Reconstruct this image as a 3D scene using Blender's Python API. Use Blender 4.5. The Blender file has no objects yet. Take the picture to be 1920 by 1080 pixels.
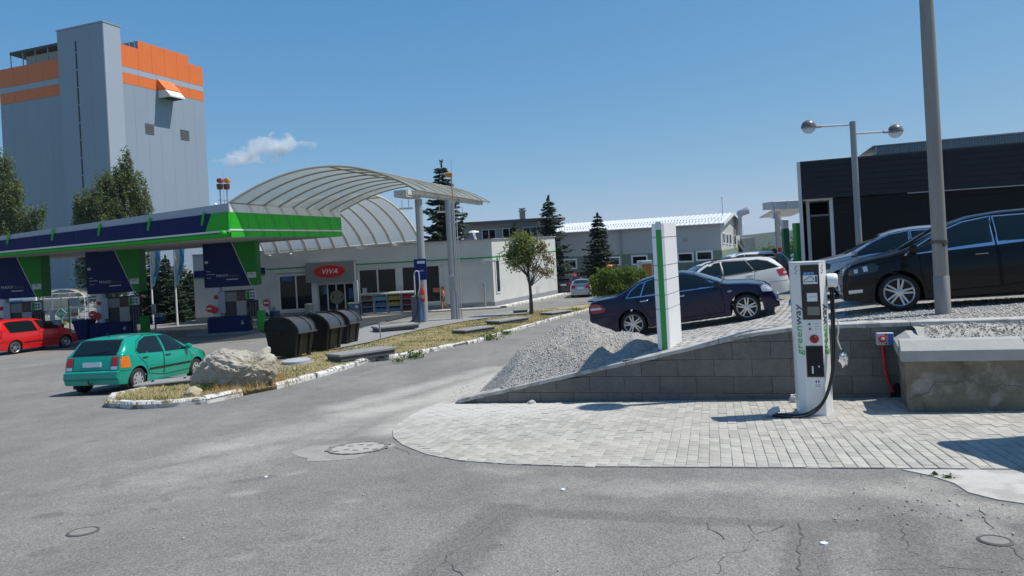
import bpy, bmesh, math, random
import numpy as np
from mathutils import Vector, Matrix, noise as mnoise
from mathutils.bvhtree import BVHTree
R = math.radians
C = bpy.context.scene.collection
scene = bpy.context.scene
rng = random.Random(7)
nr = np.random.RandomState(7)

# ------------------------------------------------------------------ camera
EYE = 2.4
ROLL = 3.1
FPX = 1300.0
PPX, PPY = 960.0, 457.0
cam = bpy.data.cameras.new('camera')
cam.sensor_width = 36.0
cam.lens = 36.0 * FPX / 1920.0
cam.shift_y = -(540.0 - PPY) / 1920.0
cam.clip_start = 0.1
cam.clip_end = 20000
co = bpy.data.objects.new('camera', cam)
C.objects.link(co)
co.matrix_world = Matrix.Translation((0, 0, EYE)) @ Matrix.Rotation(R(90), 4, 'X') @ Matrix.Rotation(R(-ROLL), 4, 'Z')
scene.camera = co

# ------------------------------------------------------------------ light
SUN_AZ, SUN_EL = 2.5, 60.0          # azimuth from +X towards +Y
world = bpy.data.worlds.new('World')
scene.world = world
world.use_nodes = True
wn = world.node_tree
for n in list(wn.nodes):
 wn.nodes.remove(n)
wo = wn.nodes.new('ShaderNodeOutputWorld')
bg = wn.nodes.new('ShaderNodeBackground')
sky = wn.nodes.new('ShaderNodeTexSky')
sky.sky_type = 'NISHITA'
sky.sun_disc = False
sky.sun_elevation = R(SUN_EL)
sky.sun_rotation = R(90 - SUN_AZ)
sky.altitude = 0
sky.air_density = 0.5
sky.dust_density = 0.3
sky.ozone_density = 6.0
bg.inputs['Strength'].default_value = 0.15
# the whole sky goes through one response curve per channel (a soft shoulder, as in the photograph's tones)
_sp = wn.nodes.new('ShaderNodeSeparateColor'); _cb = wn.nodes.new('ShaderNodeCombineColor')
wn.links.new(sky.outputs['Color'], _sp.inputs[0])
for _i, (_a, _k) in enumerate(((1.16, .95), (2.5, 3.5), (4.94, 6.3))):
 _d = wn.nodes.new('ShaderNodeMath'); _d.operation = 'MULTIPLY_ADD'; _d.inputs[1].default_value = _k * .15 / _a; _d.inputs[2].default_value = 1 / _a
 _q = wn.nodes.new('ShaderNodeMath'); _q.operation = 'DIVIDE'
 wn.links.new(_sp.outputs[_i], _d.inputs[0]); wn.links.new(_sp.outputs[_i], _q.inputs[0]); wn.links.new(_d.outputs[0], _q.inputs[1])
 wn.links.new(_q.outputs[0], _cb.inputs[_i])
wn.links.new(_cb.outputs[0], bg.inputs['Color'])
wn.links.new(bg.outputs['Background'], wo.inputs['Surface'])
sl = bpy.data.lights.new('sun', 'SUN')
sl.energy = 5.0
sl.angle = R(0.53)
sl.color = (1.0, 0.955, 0.88)
so = bpy.data.objects.new('sun', sl)
C.objects.link(so)
sd = Vector((math.cos(R(SUN_EL)) * math.cos(R(SUN_AZ)), math.cos(R(SUN_EL)) * math.sin(R(SUN_AZ)), math.sin(R(SUN_EL))))
so.rotation_euler = sd.to_track_quat('Z', 'Y').to_euler()
so.location = (60, 0, 80)
scene.view_settings.view_transform = 'Standard'
scene.view_settings.look = 'None'
scene.view_settings.gamma = 1.0
scene.view_settings.use_curve_mapping = False
scene.view_settings.exposure = 0.0
scene.cycles.max_bounces = 8
scene.cycles.transparent_max_bounces = 12
scene.cycles.volume_bounces = 5
scene.cycles.use_denoising = True

# ------------------------------------------------------------------ surveying helpers
_s, _c = math.sin(R(ROLL)), math.cos(R(ROLL))
def ray(x, y):
 u, v = x - PPX, y - PPY
 return (u * _c - v * _s) / FPX, (-u * _s - v * _c) / FPX
def at(x, y, Y):                      # point of the place seen at photo pixel x, y that stands Y metres away
 a, b = ray(x, y)
 return Vector((a * Y, Y, EYE + b * Y))
_gy = [-30, 0, 17, 24, 33, 38, 47, 60, 90, 200]
_gz = [3.26, .8, -.594, -1.05, -1.5, -1.68, -2.0, -2.25, -2.6, -3.5]
def g(Y):                             # height of the roads and the forecourt
 r = 0
 for k in range(13):
  r = r + np.interp(np.asarray(Y, dtype=float) + (k - 6) * .5, _gy, _gz)
 return r / 13
def sstep(t):
 t = np.clip(t, 0, 1)
 return t * t * (3 - 2 * t)
def wallY(X): return 10.77 - .269 * np.asarray(X, dtype=float)
_wx, _wz = [], []
for _p in [(836, 755), (848, 750.5), (950, 728), (1060, 702), (1180, 676), (1300, 648), (1404, 623.5), (1500, 611), (1580, 607), (1690, 603), (1920, 597)]:
 _a, _b = ray(*_p)
 _Y = 10.77 / (1 + .269 * _a)
 _wx.append(_a * _Y); _wz.append(EYE + _b * _Y)
_wx.append(14.0); _wz.append(_wz[-1] + .12)
def wtop(X): return np.interp(X, _wx, _wz)
def lotplane(X, Y):
 X = np.asarray(X, dtype=float); Y = np.asarray(Y, dtype=float)
 up = .055 * sstep((X - 5.2) / 3) * np.clip(Y - 11.8, 0, 7) * (1 - sstep((Y - 17.5) / 3.5))
 return up + .9 + np.interp(X, [-6, 6.4, 40], [-1.327, 0, 1.0]) + np.interp(Y, [8, 17, 46, 90], [.38, -.6, -1.85, -3.0])
def lot(X, Y):                        # height of the sloping car park behind the wall
 X = np.asarray(X, dtype=float); Y = np.asarray(Y, dtype=float)
 d = (Y - wallY(X))
 k = 1 - sstep(d / 2.6)
 p = lotplane(X, Y) * (1 - k) + (wtop(X) - .03) * k
 x0 = np.interp(Y, [8, 11, 16.5, 22, 28, 45, 90], [-2.2, -1.3, .5, 2.2, 4.6, 10, 22])
 e = sstep((X - x0) / 2.0)
 gg = g(Y)
 return (gg - .06) * (1 - e) + p * e
def gz(Y): return float(g(Y))
def lz(X, Y): return float(lot(X, Y))
def hit(x, y, fn=None):
 a, b = ray(x, y)
 Y = np.linspace(2, 200, 20000)
 z = g(Y) if fn is None else fn(a * Y, Y)
 i = int(np.argmax(EYE + b * Y < z))
 return Vector((a * Y[i], Y[i], float(z[i])))

# ------------------------------------------------------------------ mesh helpers
class MB:
 def __init__(self, M=None):
  self.v = []; self.f = []; self.m = []; self.M = M; self.k = 0
 def add(self, vs, fs):
  b = len(self.v)
  if self.M is not None:
   vs = [self.M @ Vector(p) for p in vs]
  self.v += [tuple(p) for p in vs]
  for f in fs:
   self.f.append(tuple(b + i for i in f)); self.m.append(self.k)
  return self
 def box(self, c, s, rz=0, b=0):
  x, y, z = s[0] / 2, s[1] / 2, s[2] / 2
  cs, sn = math.cos(rz), math.sin(rz)
  def T(p): return (c[0] + p[0] * cs - p[1] * sn, c[1] + p[0] * sn + p[1] * cs, c[2] + p[2])
  if b <= 0:
   vs = [(i * x, j * y, k * z) for i in (-1, 1) for j in (-1, 1) for k in (-1, 1)]
   fs = [(0, 1, 3, 2), (4, 6, 7, 5), (0, 4, 5, 1), (2, 3, 7, 6), (0, 2, 6, 4), (1, 5, 7, 3)]
  else:
   b = min(b, x * .9, y * .9, z * .9)
   vs = []
   idx = {}
   for i in (-1, 1):
    for j in (-1, 1):
     for k in (-1, 1):
      idx[i, j, k] = len(vs)
      vs += [(i * x, j * (y - b), k * (z - b)), (i * (x - b), j * y, k * (z - b)), (i * (x - b), j * (y - b), k * z)]
   fs = []
   def I(i, j, k, a): return idx[i, j, k] + a
   for s_ in (-1, 1):
    q = [(-1, -1), (1, -1), (1, 1), (-1, 1)]
    fs.append([I(s_, a, b_, 0) for a, b_ in (q if s_ > 0 else q[::-1])])
    fs.append([I(a, s_, b_, 1) for a, b_ in (q[::-1] if s_ > 0 else q)])
    fs.append([I(a, b_, s_, 2) for a, b_ in (q if s_ > 0 else q[::-1])])
   for p in (-1, 1):
    for q_ in (-1, 1):
     fs.append([I(p, q_, -1, 0), I(p, q_, -1, 1), I(p, q_, 1, 1), I(p, q_, 1, 0)])
     fs.append([I(p, -1, q_, 0), I(p, -1, q_, 2), I(p, 1, q_, 2), I(p, 1, q_, 0)])
     fs.append([I(-1, p, q_, 1), I(-1, p, q_, 2), I(1, p, q_, 2), I(1, p, q_, 1)])
   for i in (-1, 1):
    for j in (-1, 1):
     for k in (-1, 1):
      fs.append([I(i, j, k, 0), I(i, j, k, 1), I(i, j, k, 2)])
  return self.add([T(p) for p in vs], fs)
 def prism(self, poly, z0, z1):
  n = len(poly)
  f0 = z0 if callable(z0) else (lambda x, y: z0)
  f1 = z1 if callable(z1) else (lambda x, y: z1)
  vs = [(p[0], p[1], f0(p[0], p[1])) for p in poly] + [(p[0], p[1], f1(p[0], p[1])) for p in poly]
  return self.add(vs, [tuple(range(n))[::-1], tuple(range(n, 2 * n))] + [(i, (i + 1) % n, n + (i + 1) % n, n + i) for i in range(n)])
 def extr(self, poly, d):           # extrude a 3D polygon along d
  n = len(poly); d = Vector(d)
  vs = [Vector(p) for p in poly]; vs += [p + d for p in vs]
  return self.add(vs, [tuple(range(n))[::-1], tuple(range(n, 2 * n))] + [(i, (i + 1) % n, n + (i + 1) % n, n + i) for i in range(n)])
 def tube(self, pts, r, n=8, cap=True, r1=None):
  pts = [Vector(p) for p in pts]
  vs = []; fs = []
  m = len(pts)
  up = None
  for i, p in enumerate(pts):
   t = (pts[min(i + 1, m - 1)] - pts[max(i - 1, 0)]).normalized()
   if up is None:
    a = Vector((0, 0, 1)) if abs(t.z) < .9 else Vector((1, 0, 0))
    up = (a - t * a.dot(t)).normalized()
   else:
    up = (up - t * up.dot(t)).normalized()
   w = t.cross(up)
   rr = r if r1 is None else r + (r1 - r) * i / max(1, m - 1)
   for k in range(n):
    a = 2 * math.pi * k / n
    vs.append(p + up * math.cos(a) * rr + w * math.sin(a) * rr)
  for i in range(m - 1):
   for k in range(n):
    fs.append((i * n + k, i * n + (k + 1) % n, (i + 1) * n + (k + 1) % n, (i + 1) * n + k))
  if cap:
   fs.append(tuple(range(n))[::-1]); fs.append(tuple(range((m - 1) * n, m * n)))
  return self.add(vs, fs)
 def lathe(self, prof, n=16, o=(0, 0, 0), ax='Z', a0=0, a1=2 * math.pi, cap=True):   # prof: (radius, height)
  vs = []; fs = []
  full = abs(a1 - a0 - 2 * math.pi) < 1e-6
  m = n if full else n + 1
  for r, h in prof:
   for k in range(m):
    a = a0 + (a1 - a0) * k / n
    p = (r * math.cos(a), r * math.sin(a), h)
    if ax == 'Y': p = (p[0], p[2], p[1])
    if ax == 'X': p = (p[2], p[0], p[1])
    vs.append((o[0] + p[0], o[1] + p[1], o[2] + p[2]))
  for i in range(len(prof) - 1):
   for k in range(n):
    k2 = (k + 1) % m
    fs.append((i * m + k, i * m + k2, (i + 1) * m + k2, (i + 1) * m + k))
  if full and cap:
   if prof[0][0] > 1e-5: fs.append(tuple(range(m))[::-1])
   if prof[-1][0] > 1e-5: fs.append(tuple(range((len(prof) - 1) * m, len(prof) * m)))
  return self.add(vs, fs)
 def sheet(self, P, wrap=False):    # P: grid of points [i][j]
  n, m = len(P), len(P[0])
  vs = [p for row in P for p in row]
  return self.add(vs, [(i * m + j, i * m + j + 1, (i + 1) * m + j + 1, (i + 1) * m + j) for i in range(n - 1) for j in range(m - 1)])
 def quad(self, a, b, c, d): return self.add([a, b, c, d], [(0, 1, 2, 3)])
 def mesh(self, name, mats, smooth=0):
  me = bpy.data.meshes.new(name)
  me.from_pydata(self.v, [], self.f)
  for m in (mats if isinstance(mats, (list, tuple)) else [mats]):
   me.materials.append(m)
  if any(self.m): me.polygons.foreach_set('material_index', self.m)
  if smooth:
   me.polygons.foreach_set('use_smooth', [True] * len(me.polygons))
   me.set_sharp_from_angle(angle=R(smooth))
  me.update()
  return me
 def obj(self, name, mats, parent=None, smooth=0, world=False):
  return link(name, self.mesh(name, mats, smooth), parent, world)
def link(name, me, parent=None, world=False):
 o = bpy.data.objects.new(name, me)
 C.objects.link(o)
 if parent is not None:
  o.parent = parent
  if world:
   o.matrix_parent_inverse = worldm(parent).inverted()
 return o
def worldm(o):
 m = Matrix.LocRotScale(o.location, o.rotation_euler.to_quaternion() if o.rotation_mode != 'QUATERNION' else o.rotation_quaternion, o.scale)
 return m if o.parent is None else worldm(o.parent) @ o.matrix_parent_inverse @ m
def tag(o, label, cat, group=None, kind=None):
 if label: o['label'] = label
 if cat: o['category'] = cat
 if group: o['group'] = group
 if kind: o['kind'] = kind
 return o
def thing(name, label, cat, loc=(0, 0, 0), rz=0, group=None):
 o = bpy.data.objects.new(name, None)
 o.empty_display_size = .3
 C.objects.link(o)
 o.location = loc
 o.rotation_euler = (0, 0, rz)
 return tag(o, label, cat, group)
def struct(name, mb, mat, smooth=0, label=None):
 o = mb.obj(name, mat, None, smooth)
 o['kind'] = 'structure'
 if label: o['label'] = label
 return o
def copytree(o, parent=None):
 c = o.copy()
 C.objects.link(c)
 if parent is not None:
  c.parent = parent
  c.matrix_parent_inverse = o.matrix_parent_inverse.copy()
 for ch in list(o.children):
  copytree(ch, c)
 return c
def fastmesh(name, V, F, mat, smooth=False):       # numpy: V (n,3), F (m,k)
 V = np.asarray(V, dtype=np.float32); F = np.asarray(F, dtype=np.int32)
 me = bpy.data.meshes.new(name)
 k = F.shape[1]
 me.vertices.add(len(V)); me.vertices.foreach_set('co', V.ravel())
 me.loops.add(F.size); me.loops.foreach_set('vertex_index', F.ravel())
 me.polygons.add(len(F))
 me.polygons.foreach_set('loop_start', np.arange(0, F.size, k, dtype=np.int32))
 if smooth: me.polygons.foreach_set('use_smooth', np.ones(len(F), dtype=bool))
 me.materials.append(mat)
 me.update(calc_edges=True)
 return me
def gridmesh(name, xs, ys, Z, mat, attrs=None, smooth=True):
 nx, ny = len(xs), len(ys)
 XX, YY = np.meshgrid(xs, ys, indexing='ij')
 V = np.stack([XX, YY, Z], -1).reshape(-1, 3)
 i = np.arange(nx - 1)[:, None] * ny + np.arange(ny - 1)[None, :]
 F = np.stack([i, i + ny, i + ny + 1, i + 1], -1).reshape(-1, 4)
 me = fastmesh(name, V, F, mat, smooth)
 for k, a in (attrs or {}).items():
  at_ = me.attributes.new(k, 'FLOAT', 'POINT')
  at_.data.foreach_set('value', np.asarray(a, dtype=np.float32).ravel())
 return me
def letters(s, size, mat, depth=.004, font_shear=0, space=1.0, align='CENTER'):
 cu = bpy.data.curves.new('lettering', 'FONT')
 cu.body = s; cu.size = size; cu.extrude = depth; cu.align_x = align; cu.align_y = 'CENTER'
 cu.shear = font_shear; cu.space_character = space; cu.resolution_u = 2
 o = bpy.data.objects.new('lettering', cu)
 C.objects.link(o)
 dg = bpy.context.evaluated_depsgraph_get()
 me = bpy.data.meshes.new_from_object(o.evaluated_get(dg))
 C.objects.unlink(o)
 bpy.data.objects.remove(o); bpy.data.curves.remove(cu)
 me.materials.clear(); me.materials.append(mat)
 return me
def place(me, name, parent, origin, right, up, bold=0):   # put flat lettering on a face (local axes of the parent)
 r = Vector(right).normalized(); u = Vector(up); u = (u - r * u.dot(r)).normalized()
 n = r.cross(u)
 M = Matrix((( r.x, u.x, n.x, origin[0]), (r.y, u.y, n.y, origin[1]), (r.z, u.z, n.z, origin[2]), (0, 0, 0, 1)))
 me.transform(M)
 return link(name, me, parent)

# ------------------------------------------------------------------ materials
def M(name, base, rough=.5, metal=0.0, var=0.0, vs=3.0, bump=0.0, bs=80.0, spec=.5, coat=0.0, c2=None, c2s=2.0, c2t=(.5, .65), c2d=6, trans=0.0, alpha=1.0, emit=None, hv=0.0, stretch=None):
 m = bpy.data.materials.new(name)
 m.use_nodes = True
 t = m.node_tree; N = t.nodes; L = t.links
 b = N['Principled BSDF']
 base = tuple(base) if not isinstance(base, (int, float)) else (base,) * 3
 b.inputs['Base Color'].default_value = base + (1,)
 b.inputs['Roughness'].default_value = rough
 b.inputs['Metallic'].default_value = metal
 b.inputs['Specular IOR Level'].default_value = spec
 b.inputs['Coat Weight'].default_value = coat
 b.inputs['Coat Roughness'].default_value = .03
 b.inputs['Transmission Weight'].default_value = trans
 b.inputs['Alpha'].default_value = alpha
 if emit:
  b.inputs['Emission Color'].default_value = tuple(emit[:3]) + (1,)
  b.inputs['Emission Strength'].default_value = emit[3]
 tc = N.new('ShaderNodeTexCoord')
 src = tc.outputs['Object']
 if stretch:
  mp = N.new('ShaderNodeMapping'); mp.inputs['Scale'].default_value = stretch
  L.new(src, mp.inputs['Vector']); src = mp.outputs['Vector']
 col = None
 if var > 0:
  n = N.new('ShaderNodeTexNoise'); n.inputs['Scale'].default_value = vs; n.inputs['Detail'].default_value = 7; n.inputs['Roughness'].default_value = .65
  L.new(src, n.inputs['Vector'])
  r = N.new('ShaderNodeMapRange'); r.inputs['From Min'].default_value = .25; r.inputs['From Max'].default_value = .75
  r.inputs['To Min'].default_value = 1 - var; r.inputs['To Max'].default_value = 1 + var
  L.new(n.outputs['Fac'], r.inputs['Value'])
  mx = N.new('ShaderNodeVectorMath'); mx.operation = 'SCALE'
  mx.inputs[0].default_value = base
  L.new(r.outputs['Result'], mx.inputs['Scale'])
  col = mx.outputs['Vector']
 if hv > 0:
  oi = N.new('ShaderNodeObjectInfo')
  r = N.new('ShaderNodeMapRange'); r.inputs['To Min'].default_value = 1 - hv; r.inputs['To Max'].default_value = 1 + hv
  gi = N.new('ShaderNodeNewGeometry'); ad = N.new('ShaderNodeMath'); fr = N.new('ShaderNodeMath'); fr.operation = 'FRACT'
  L.new(oi.outputs['Random'], ad.inputs[0]); L.new(gi.outputs['Random Per Island'], ad.inputs[1]); L.new(ad.outputs[0], fr.inputs[0]); L.new(fr.outputs[0], r.inputs['Value'])
  mx = N.new('ShaderNodeVectorMath'); mx.operation = 'SCALE'
  if col is None: mx.inputs[0].default_value = base
  else: L.new(col, mx.inputs[0])
  L.new(r.outputs['Result'], mx.inputs['Scale'])
  col = mx.outputs['Vector']
 if c2 is not None:
  n = N.new('ShaderNodeTexNoise'); n.inputs['Scale'].default_value = c2s; n.inputs['Detail'].default_value = c2d; n.inputs['Roughness'].default_value = .6
  L.new(src, n.inputs['Vector'])
  r = N.new('ShaderNodeMapRange'); r.inputs['From Min'].default_value = c2t[0]; r.inputs['From Max'].default_value = c2t[1]
  L.new(n.outputs['Fac'], r.inputs['Value'])
  mx = N.new('ShaderNodeMix'); mx.data_type = 'RGBA'
  L.new(r.outputs['Result'], mx.inputs['Factor'])
  if col is None: mx.inputs['A'].default_value = base + (1,)
  else: L.new(col, mx.inputs['A'])
  mx.inputs['B'].default_value = tuple(c2) + (1,)
  col = mx.outputs['Result']
 if col is not None: L.new(col, b.inputs['Base Color'])
 if bump > 0:
  n = N.new('ShaderNodeTexNoise'); n.inputs['Scale'].default_value = bs; n.inputs['Detail'].default_value = 4
  L.new(src, n.inputs['Vector'])
  bn = N.new('ShaderNodeBump'); bn.inputs['Strength'].default_value = min(1, bump); bn.inputs['Distance'].default_value = .02
  L.new(n.outputs['Fac'], bn.inputs['Height']); L.new(bn.outputs['Normal'], b.inputs['Normal'])
 return m
def leafmat(name, base, var=.35, tr=.35, rough=.55):
 m = M(name, base, rough, var=var, vs=1.1, spec=.25)
 t = m.node_tree; N = t.nodes; L = t.links
 b = N['Principled BSDF']; out = N['Material Output']
 tb = N.new('ShaderNodeBsdfTranslucent')
 tb.inputs['Color'].default_value = (base[0] * 1.5, base[1] * 1.5, base[2] * .8, 1)
 mx = N.new('ShaderNodeMixShader'); mx.inputs['Fac'].default_value = tr
 L.new(b.outputs['BSDF'], mx.inputs[1]); L.new(tb.outputs['BSDF'], mx.inputs[2]); L.new(mx.outputs['Shader'], out.inputs['Surface'])
 return m
def ground_mat(name, base, dusty, stone=.5, scale=1.0, bump=.5, patch=None, rough=.92, extra=None, bd=.012):
 """fine aggregate + broad tone; 'dust' attribute mixes towards a pale dust, 'patch' towards darker tar"""
 m = bpy.data.materials.new(name); m.use_nodes = True
 t = m.node_tree; N = t.nodes; L = t.links
 b = N['Principled BSDF']; b.inputs['Roughness'].default_value = rough; b.inputs['Specular IOR Level'].default_value = .25
 tc = N.new('ShaderNodeTexCoord'); src = tc.outputs['Object']
 def noi(s, d=4, r=.6):
  n = N.new('ShaderNodeTexNoise'); n.inputs['Scale'].default_value = s; n.inputs['Detail'].default_value = d; n.inputs['Roughness'].default_value = r
  L.new(src, n.inputs['Vector']); return n.outputs['Fac']
 def rangef(v, a, b_, c, d):
  r = N.new('ShaderNodeMapRange'); r.inputs['From Min'].default_value = a; r.inputs['From Max'].default_value = b_; r.inputs['To Min'].default_value = c; r.inputs['To Max'].default_value = d
  L.new(v, r.inputs['Value']); return r.outputs['Result']
 def mul(a, b_):
  x = N.new('ShaderNodeMath'); x.operation = 'MULTIPLY'; L.new(a, x.inputs[0])
  if isinstance(b_, float): x.inputs[1].default_value = b_
  else: L.new(b_, x.inputs[1])
  return x.outputs[0]
 def mix(f, A, B):
  x = N.new('ShaderNodeMix'); x.data_type = 'RGBA'; L.new(f, x.inputs['Factor'])
  for k, q in (('A', A), ('B', B)):
   if isinstance(q, tuple): x.inputs[k].default_value = q + (1,)
   else: L.new(q, x.inputs[k])
  return x.outputs['Result']
 vor = N.new('ShaderNodeTexVoronoi'); vor.inputs['Scale'].default_value = 95 * scale; L.new(src, vor.inputs['Vector'])
 spk = rangef(vor.outputs['Color'], .0, 1., 1 - stone, 1 + stone)
 grain = rangef(noi(45 * scale, 3, .8), .3, .7, .82, 1.18)
 broad = rangef(noi(.35, 5, .6), .3, .7, .86, 1.14)
 mid = rangef(noi(3.0, 5, .7), .3, .7, .9, 1.1)
 mp = N.new('ShaderNodeMapping'); mp.inputs['Scale'].default_value = (.9, .22, 1); mp.inputs['Rotation'].default_value = (0, 0, -.45); L.new(tc.outputs['Object'], mp.inputs['Vector'])
 n_ = N.new('ShaderNodeTexNoise'); n_.inputs['Scale'].default_value = 1.6; n_.inputs['Detail'].default_value = 5; L.new(mp.outputs['Vector'], n_.inputs['Vector'])
 f = mul(mul(mul(mul(spk, grain), broad), mid), rangef(n_.outputs['Fac'], .3, .7, .9, 1.08))
 sc = N.new('ShaderNodeVectorMath'); sc.operation = 'SCALE'; sc.inputs[0].default_value = base; L.new(f, sc.inputs['Scale'])
 col = sc.outputs['Vector']
 if patch:
  a = N.new('ShaderNodeAttribute'); a.attribute_name = 'patch'
  e = N.new('ShaderNodeMath'); e.operation = 'ADD'; L.new(a.outputs['Fac'], e.inputs[0]); L.new(rangef(noi(9, 4), .3, .7, -.25, .25), e.inputs[1])
  pf = rangef(e.outputs[0], .35, .65, 0, .75)
  sc2 = N.new('ShaderNodeVectorMath'); sc2.operation = 'SCALE'; sc2.inputs[0].default_value = patch; L.new(mul(spk, grain), sc2.inputs['Scale'])
  col = mix(pf, col, sc2.outputs['Vector'])
 a = N.new('ShaderNodeAttribute'); a.attribute_name = 'dust'
 e = N.new('ShaderNodeMath'); e.operation = 'ADD'; L.new(a.outputs['Fac'], e.inputs[0]); L.new(rangef(noi(2.2, 7, .75), .3, .7, -.22, .22), e.inputs[1])
 df = rangef(e.outputs[0], .18, 1.0, 0, .9)
 dsc = N.new('ShaderNodeVectorMath'); dsc.operation = 'SCALE'; dsc.inputs[0].default_value = dusty; L.new(mul(grain, rangef(vor.outputs['Color'], 0., 1., .75, 1.25)), dsc.inputs['Scale'])
 col = mix(df, col, dsc.outputs['Vector'])
 L.new(col, b.inputs['Base Color'])
 bn = N.new('ShaderNodeBump'); bn.inputs['Strength'].default_value = bump; bn.inputs['Distance'].default_value = bd
 hs = N.new('ShaderNodeMath'); hs.operation = 'ADD'; L.new(vor.outputs['Distance'], hs.inputs[0]); L.new(noi(60 * scale, 3, .8), hs.inputs[1])
 L.new(hs.outputs[0], bn.inputs['Height']); L.new(bn.outputs['Normal'], b.inputs['Normal'])
 return m
m_white = M('white_paint', (.78, .78, .78), .35, var=.04, vs=2)
m_whitedull = M('white_dull', (.62, .63, .62), .6, var=.08, vs=3)
m_steel = M('galvanised_steel', (.42, .43, .44), .45, .7, var=.12, vs=8)
m_greymetal = M('grey_painted_metal', (.33, .34, .35), .5, .2, var=.08, vs=3)
m_lightgrey = M('light_grey', (.5, .51, .52), .5, var=.05, vs=2)
m_black = M('black_plastic', (.012, .012, .013), .45, var=.1, vs=5)
m_blackrub = M('black_rubber', (.018, .018, .018), .8, var=.15, vs=20, bump=.2, bs=60)
m_dark = M('dark_void', (.01, .01, .011), .8)
m_red = M('red_paint', (.55, .015, .015), .35)
m_green = M('green_paint', (.015, .30, .03), .45, var=.05, vs=2, spec=.25)
m_blue = M('blue_paint', (.012, .02, .14), .5, var=.06, vs=2, spec=.15)
m_chrome = M('bright_trim', (.7, .7, .72), .15, 1.0)
m_glass = M('dark_window_glass', (.006, .008, .009), .03, spec=.3)
m_orange = M('orange_paint', (.72, .16, .025), .5, var=.04, vs=.5)
# ------------------------------------------------------------------ far terrain
def terrain():
 xs = np.concatenate([np.linspace(-4000, -300, 30), np.linspace(-250, 250, 40), np.linspace(300, 5000, 110)])
 ys = np.concatenate([np.linspace(-600, -40, 10), np.linspace(-30, 130, 40), np.linspace(140, 1000, 50), np.linspace(1015, 2600, 90), np.linspace(2700, 6000, 8)])
 XX, YY = np.meshgrid(xs, ys, indexing='ij')
 Z = np.where(YY < 130, g(np.minimum(YY, 130)) - .5 - 2.2 * np.clip((YY - 88) / 40, 0, 1), np.interp(YY, [130, 300, 900, 1250, 1900, 6000], [-5.6, -14, -48, -52, -8, -60]))
 n = np.zeros_like(Z)
 for i in range(len(xs)):
  for j in range(len(ys)):
   if ys[j] > 200:
    p = Vector((xs[i] / 420, ys[j] / 420, 3.1))
    n[i, j] = mnoise.fractal(p, 1.0, 2.0, 4)
 w = np.clip((YY - 200) / 1200, 0, 1)
 Z = Z + n * 7 * w + np.where(YY > 1250, np.interp(XX / np.maximum(YY, 1), [-1, .2, .33, .43, .6, 1], [-14, -4, -1, 6, 12, 4]) * np.clip((YY - 1250) / 650, 0, 1), 0)
 forest = np.clip((YY - 1330 + n * 260) / 90, 0, 1)
 m = M('hillside', (.07, .10, .03), .9, var=.35, vs=.004, spec=.1)
 t = m.node_tree; N = t.nodes; L = t.links; b = N['Principled BSDF']
 a = N.new('ShaderNodeAttribute'); a.attribute_name = 'forest'
 old = b.inputs['Base Color'].links[0].from_socket
 tc = N.new('ShaderNodeTexCoord')
 n1 = N.new('ShaderNodeTexNoise'); n1.inputs['Scale'].default_value = .009; L.new(tc.outputs['Object'], n1.inputs['Vector'])
 r1 = N.new('ShaderNodeMapRange'); r1.inputs['From Min'].default_value = .52; r1.inputs['From Max'].default_value = .58; L.new(n1.outputs['Fac'], r1.inputs['Value'])
 x1 = N.new('ShaderNodeMix'); x1.data_type = 'RGBA'; L.new(r1.outputs['Result'], x1.inputs['Factor']); L.new(old, x1.inputs['A']); x1.inputs['B'].default_value = (.20, .19, .07, 1)
 x2 = N.new('ShaderNodeMix'); x2.data_type = 'RGBA'; L.new(a.outputs['Fac'], x2.inputs['Factor']); L.new(x1.outputs['Result'], x2.inputs['A']); x2.inputs['B'].default_value = (.018, .034, .016, 1)
 L.new(x2.outputs['Result'], b.inputs['Base Color'])
 o = link('hills', gridmesh('hills', xs, ys, Z, m, {'forest': forest}))
 o['kind'] = 'structure'; o['label'] = 'wooded blue ridge and pale fields beyond the car park'
terrain()

# ------------------------------------------------------------------ road and forecourt asphalt
def segd(XX, YY, p, q):
 p = np.array(p[:2]); q = np.array(q[:2]); d = q - p; L2 = max(1e-9, d @ d)
 t = np.clip(((XX - p[0]) * d[0] + (YY - p[1]) * d[1]) / L2, 0, 1)
 return np.hypot(XX - p[0] - t * d[0], YY - p[1] - t * d[1])
xs = np.unique(np.round(np.concatenate([np.linspace(-70, -9, 62), np.linspace(-9, 6, 251), np.linspace(6.5, 60, 50)]), 3))
ys = np.unique(np.round(np.concatenate([np.linspace(-12, 2.5, 16), np.linspace(2.5, 14, 211), np.linspace(14, 30, 90), np.linspace(31, 100, 70)]), 3))
XX, YY = np.meshgrid(xs, ys, indexing='ij')
dust = np.zeros_like(XX)
for a, b_, w, k in [((1010, 682), (850, 742), .75, 1.25), ((850, 742), (680, 775), .65, .95), ((850, 745), (740, 805), .5, .9), ((930, 690), (640, 765), .5, .75),
     ((700, 775), (420, 840), .7, .6), ((700, 790), (300, 900), .6, .42), ((420, 840), (120, 900), .7, .26), ((1010, 905), (1240, 920), .35, .40), ((1240, 915), (1640, 915), .30, .5),
     ((1640, 915), (1900, 960), .25, .55), ((640, 845), (690, 838), .20, .6), ((1720, 900), (1860, 1000), .2, .5), ((455, 925), (470, 923), .12, .5), ((540, 890), (560, 886), .12, .45),
     ((650, 940), (670, 938), .1, .4), ((430, 1050), (460, 1046), .1, .4), ((900, 880), (960, 885), .2, .5), ((600, 725), (800, 662), .3, .25)]:
 d = segd(XX, YY, hit(*a), hit(*b_))
 dust = np.maximum(dust, k * np.exp(-(d / w) ** 2))
patch = np.zeros_like(XX)
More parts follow.
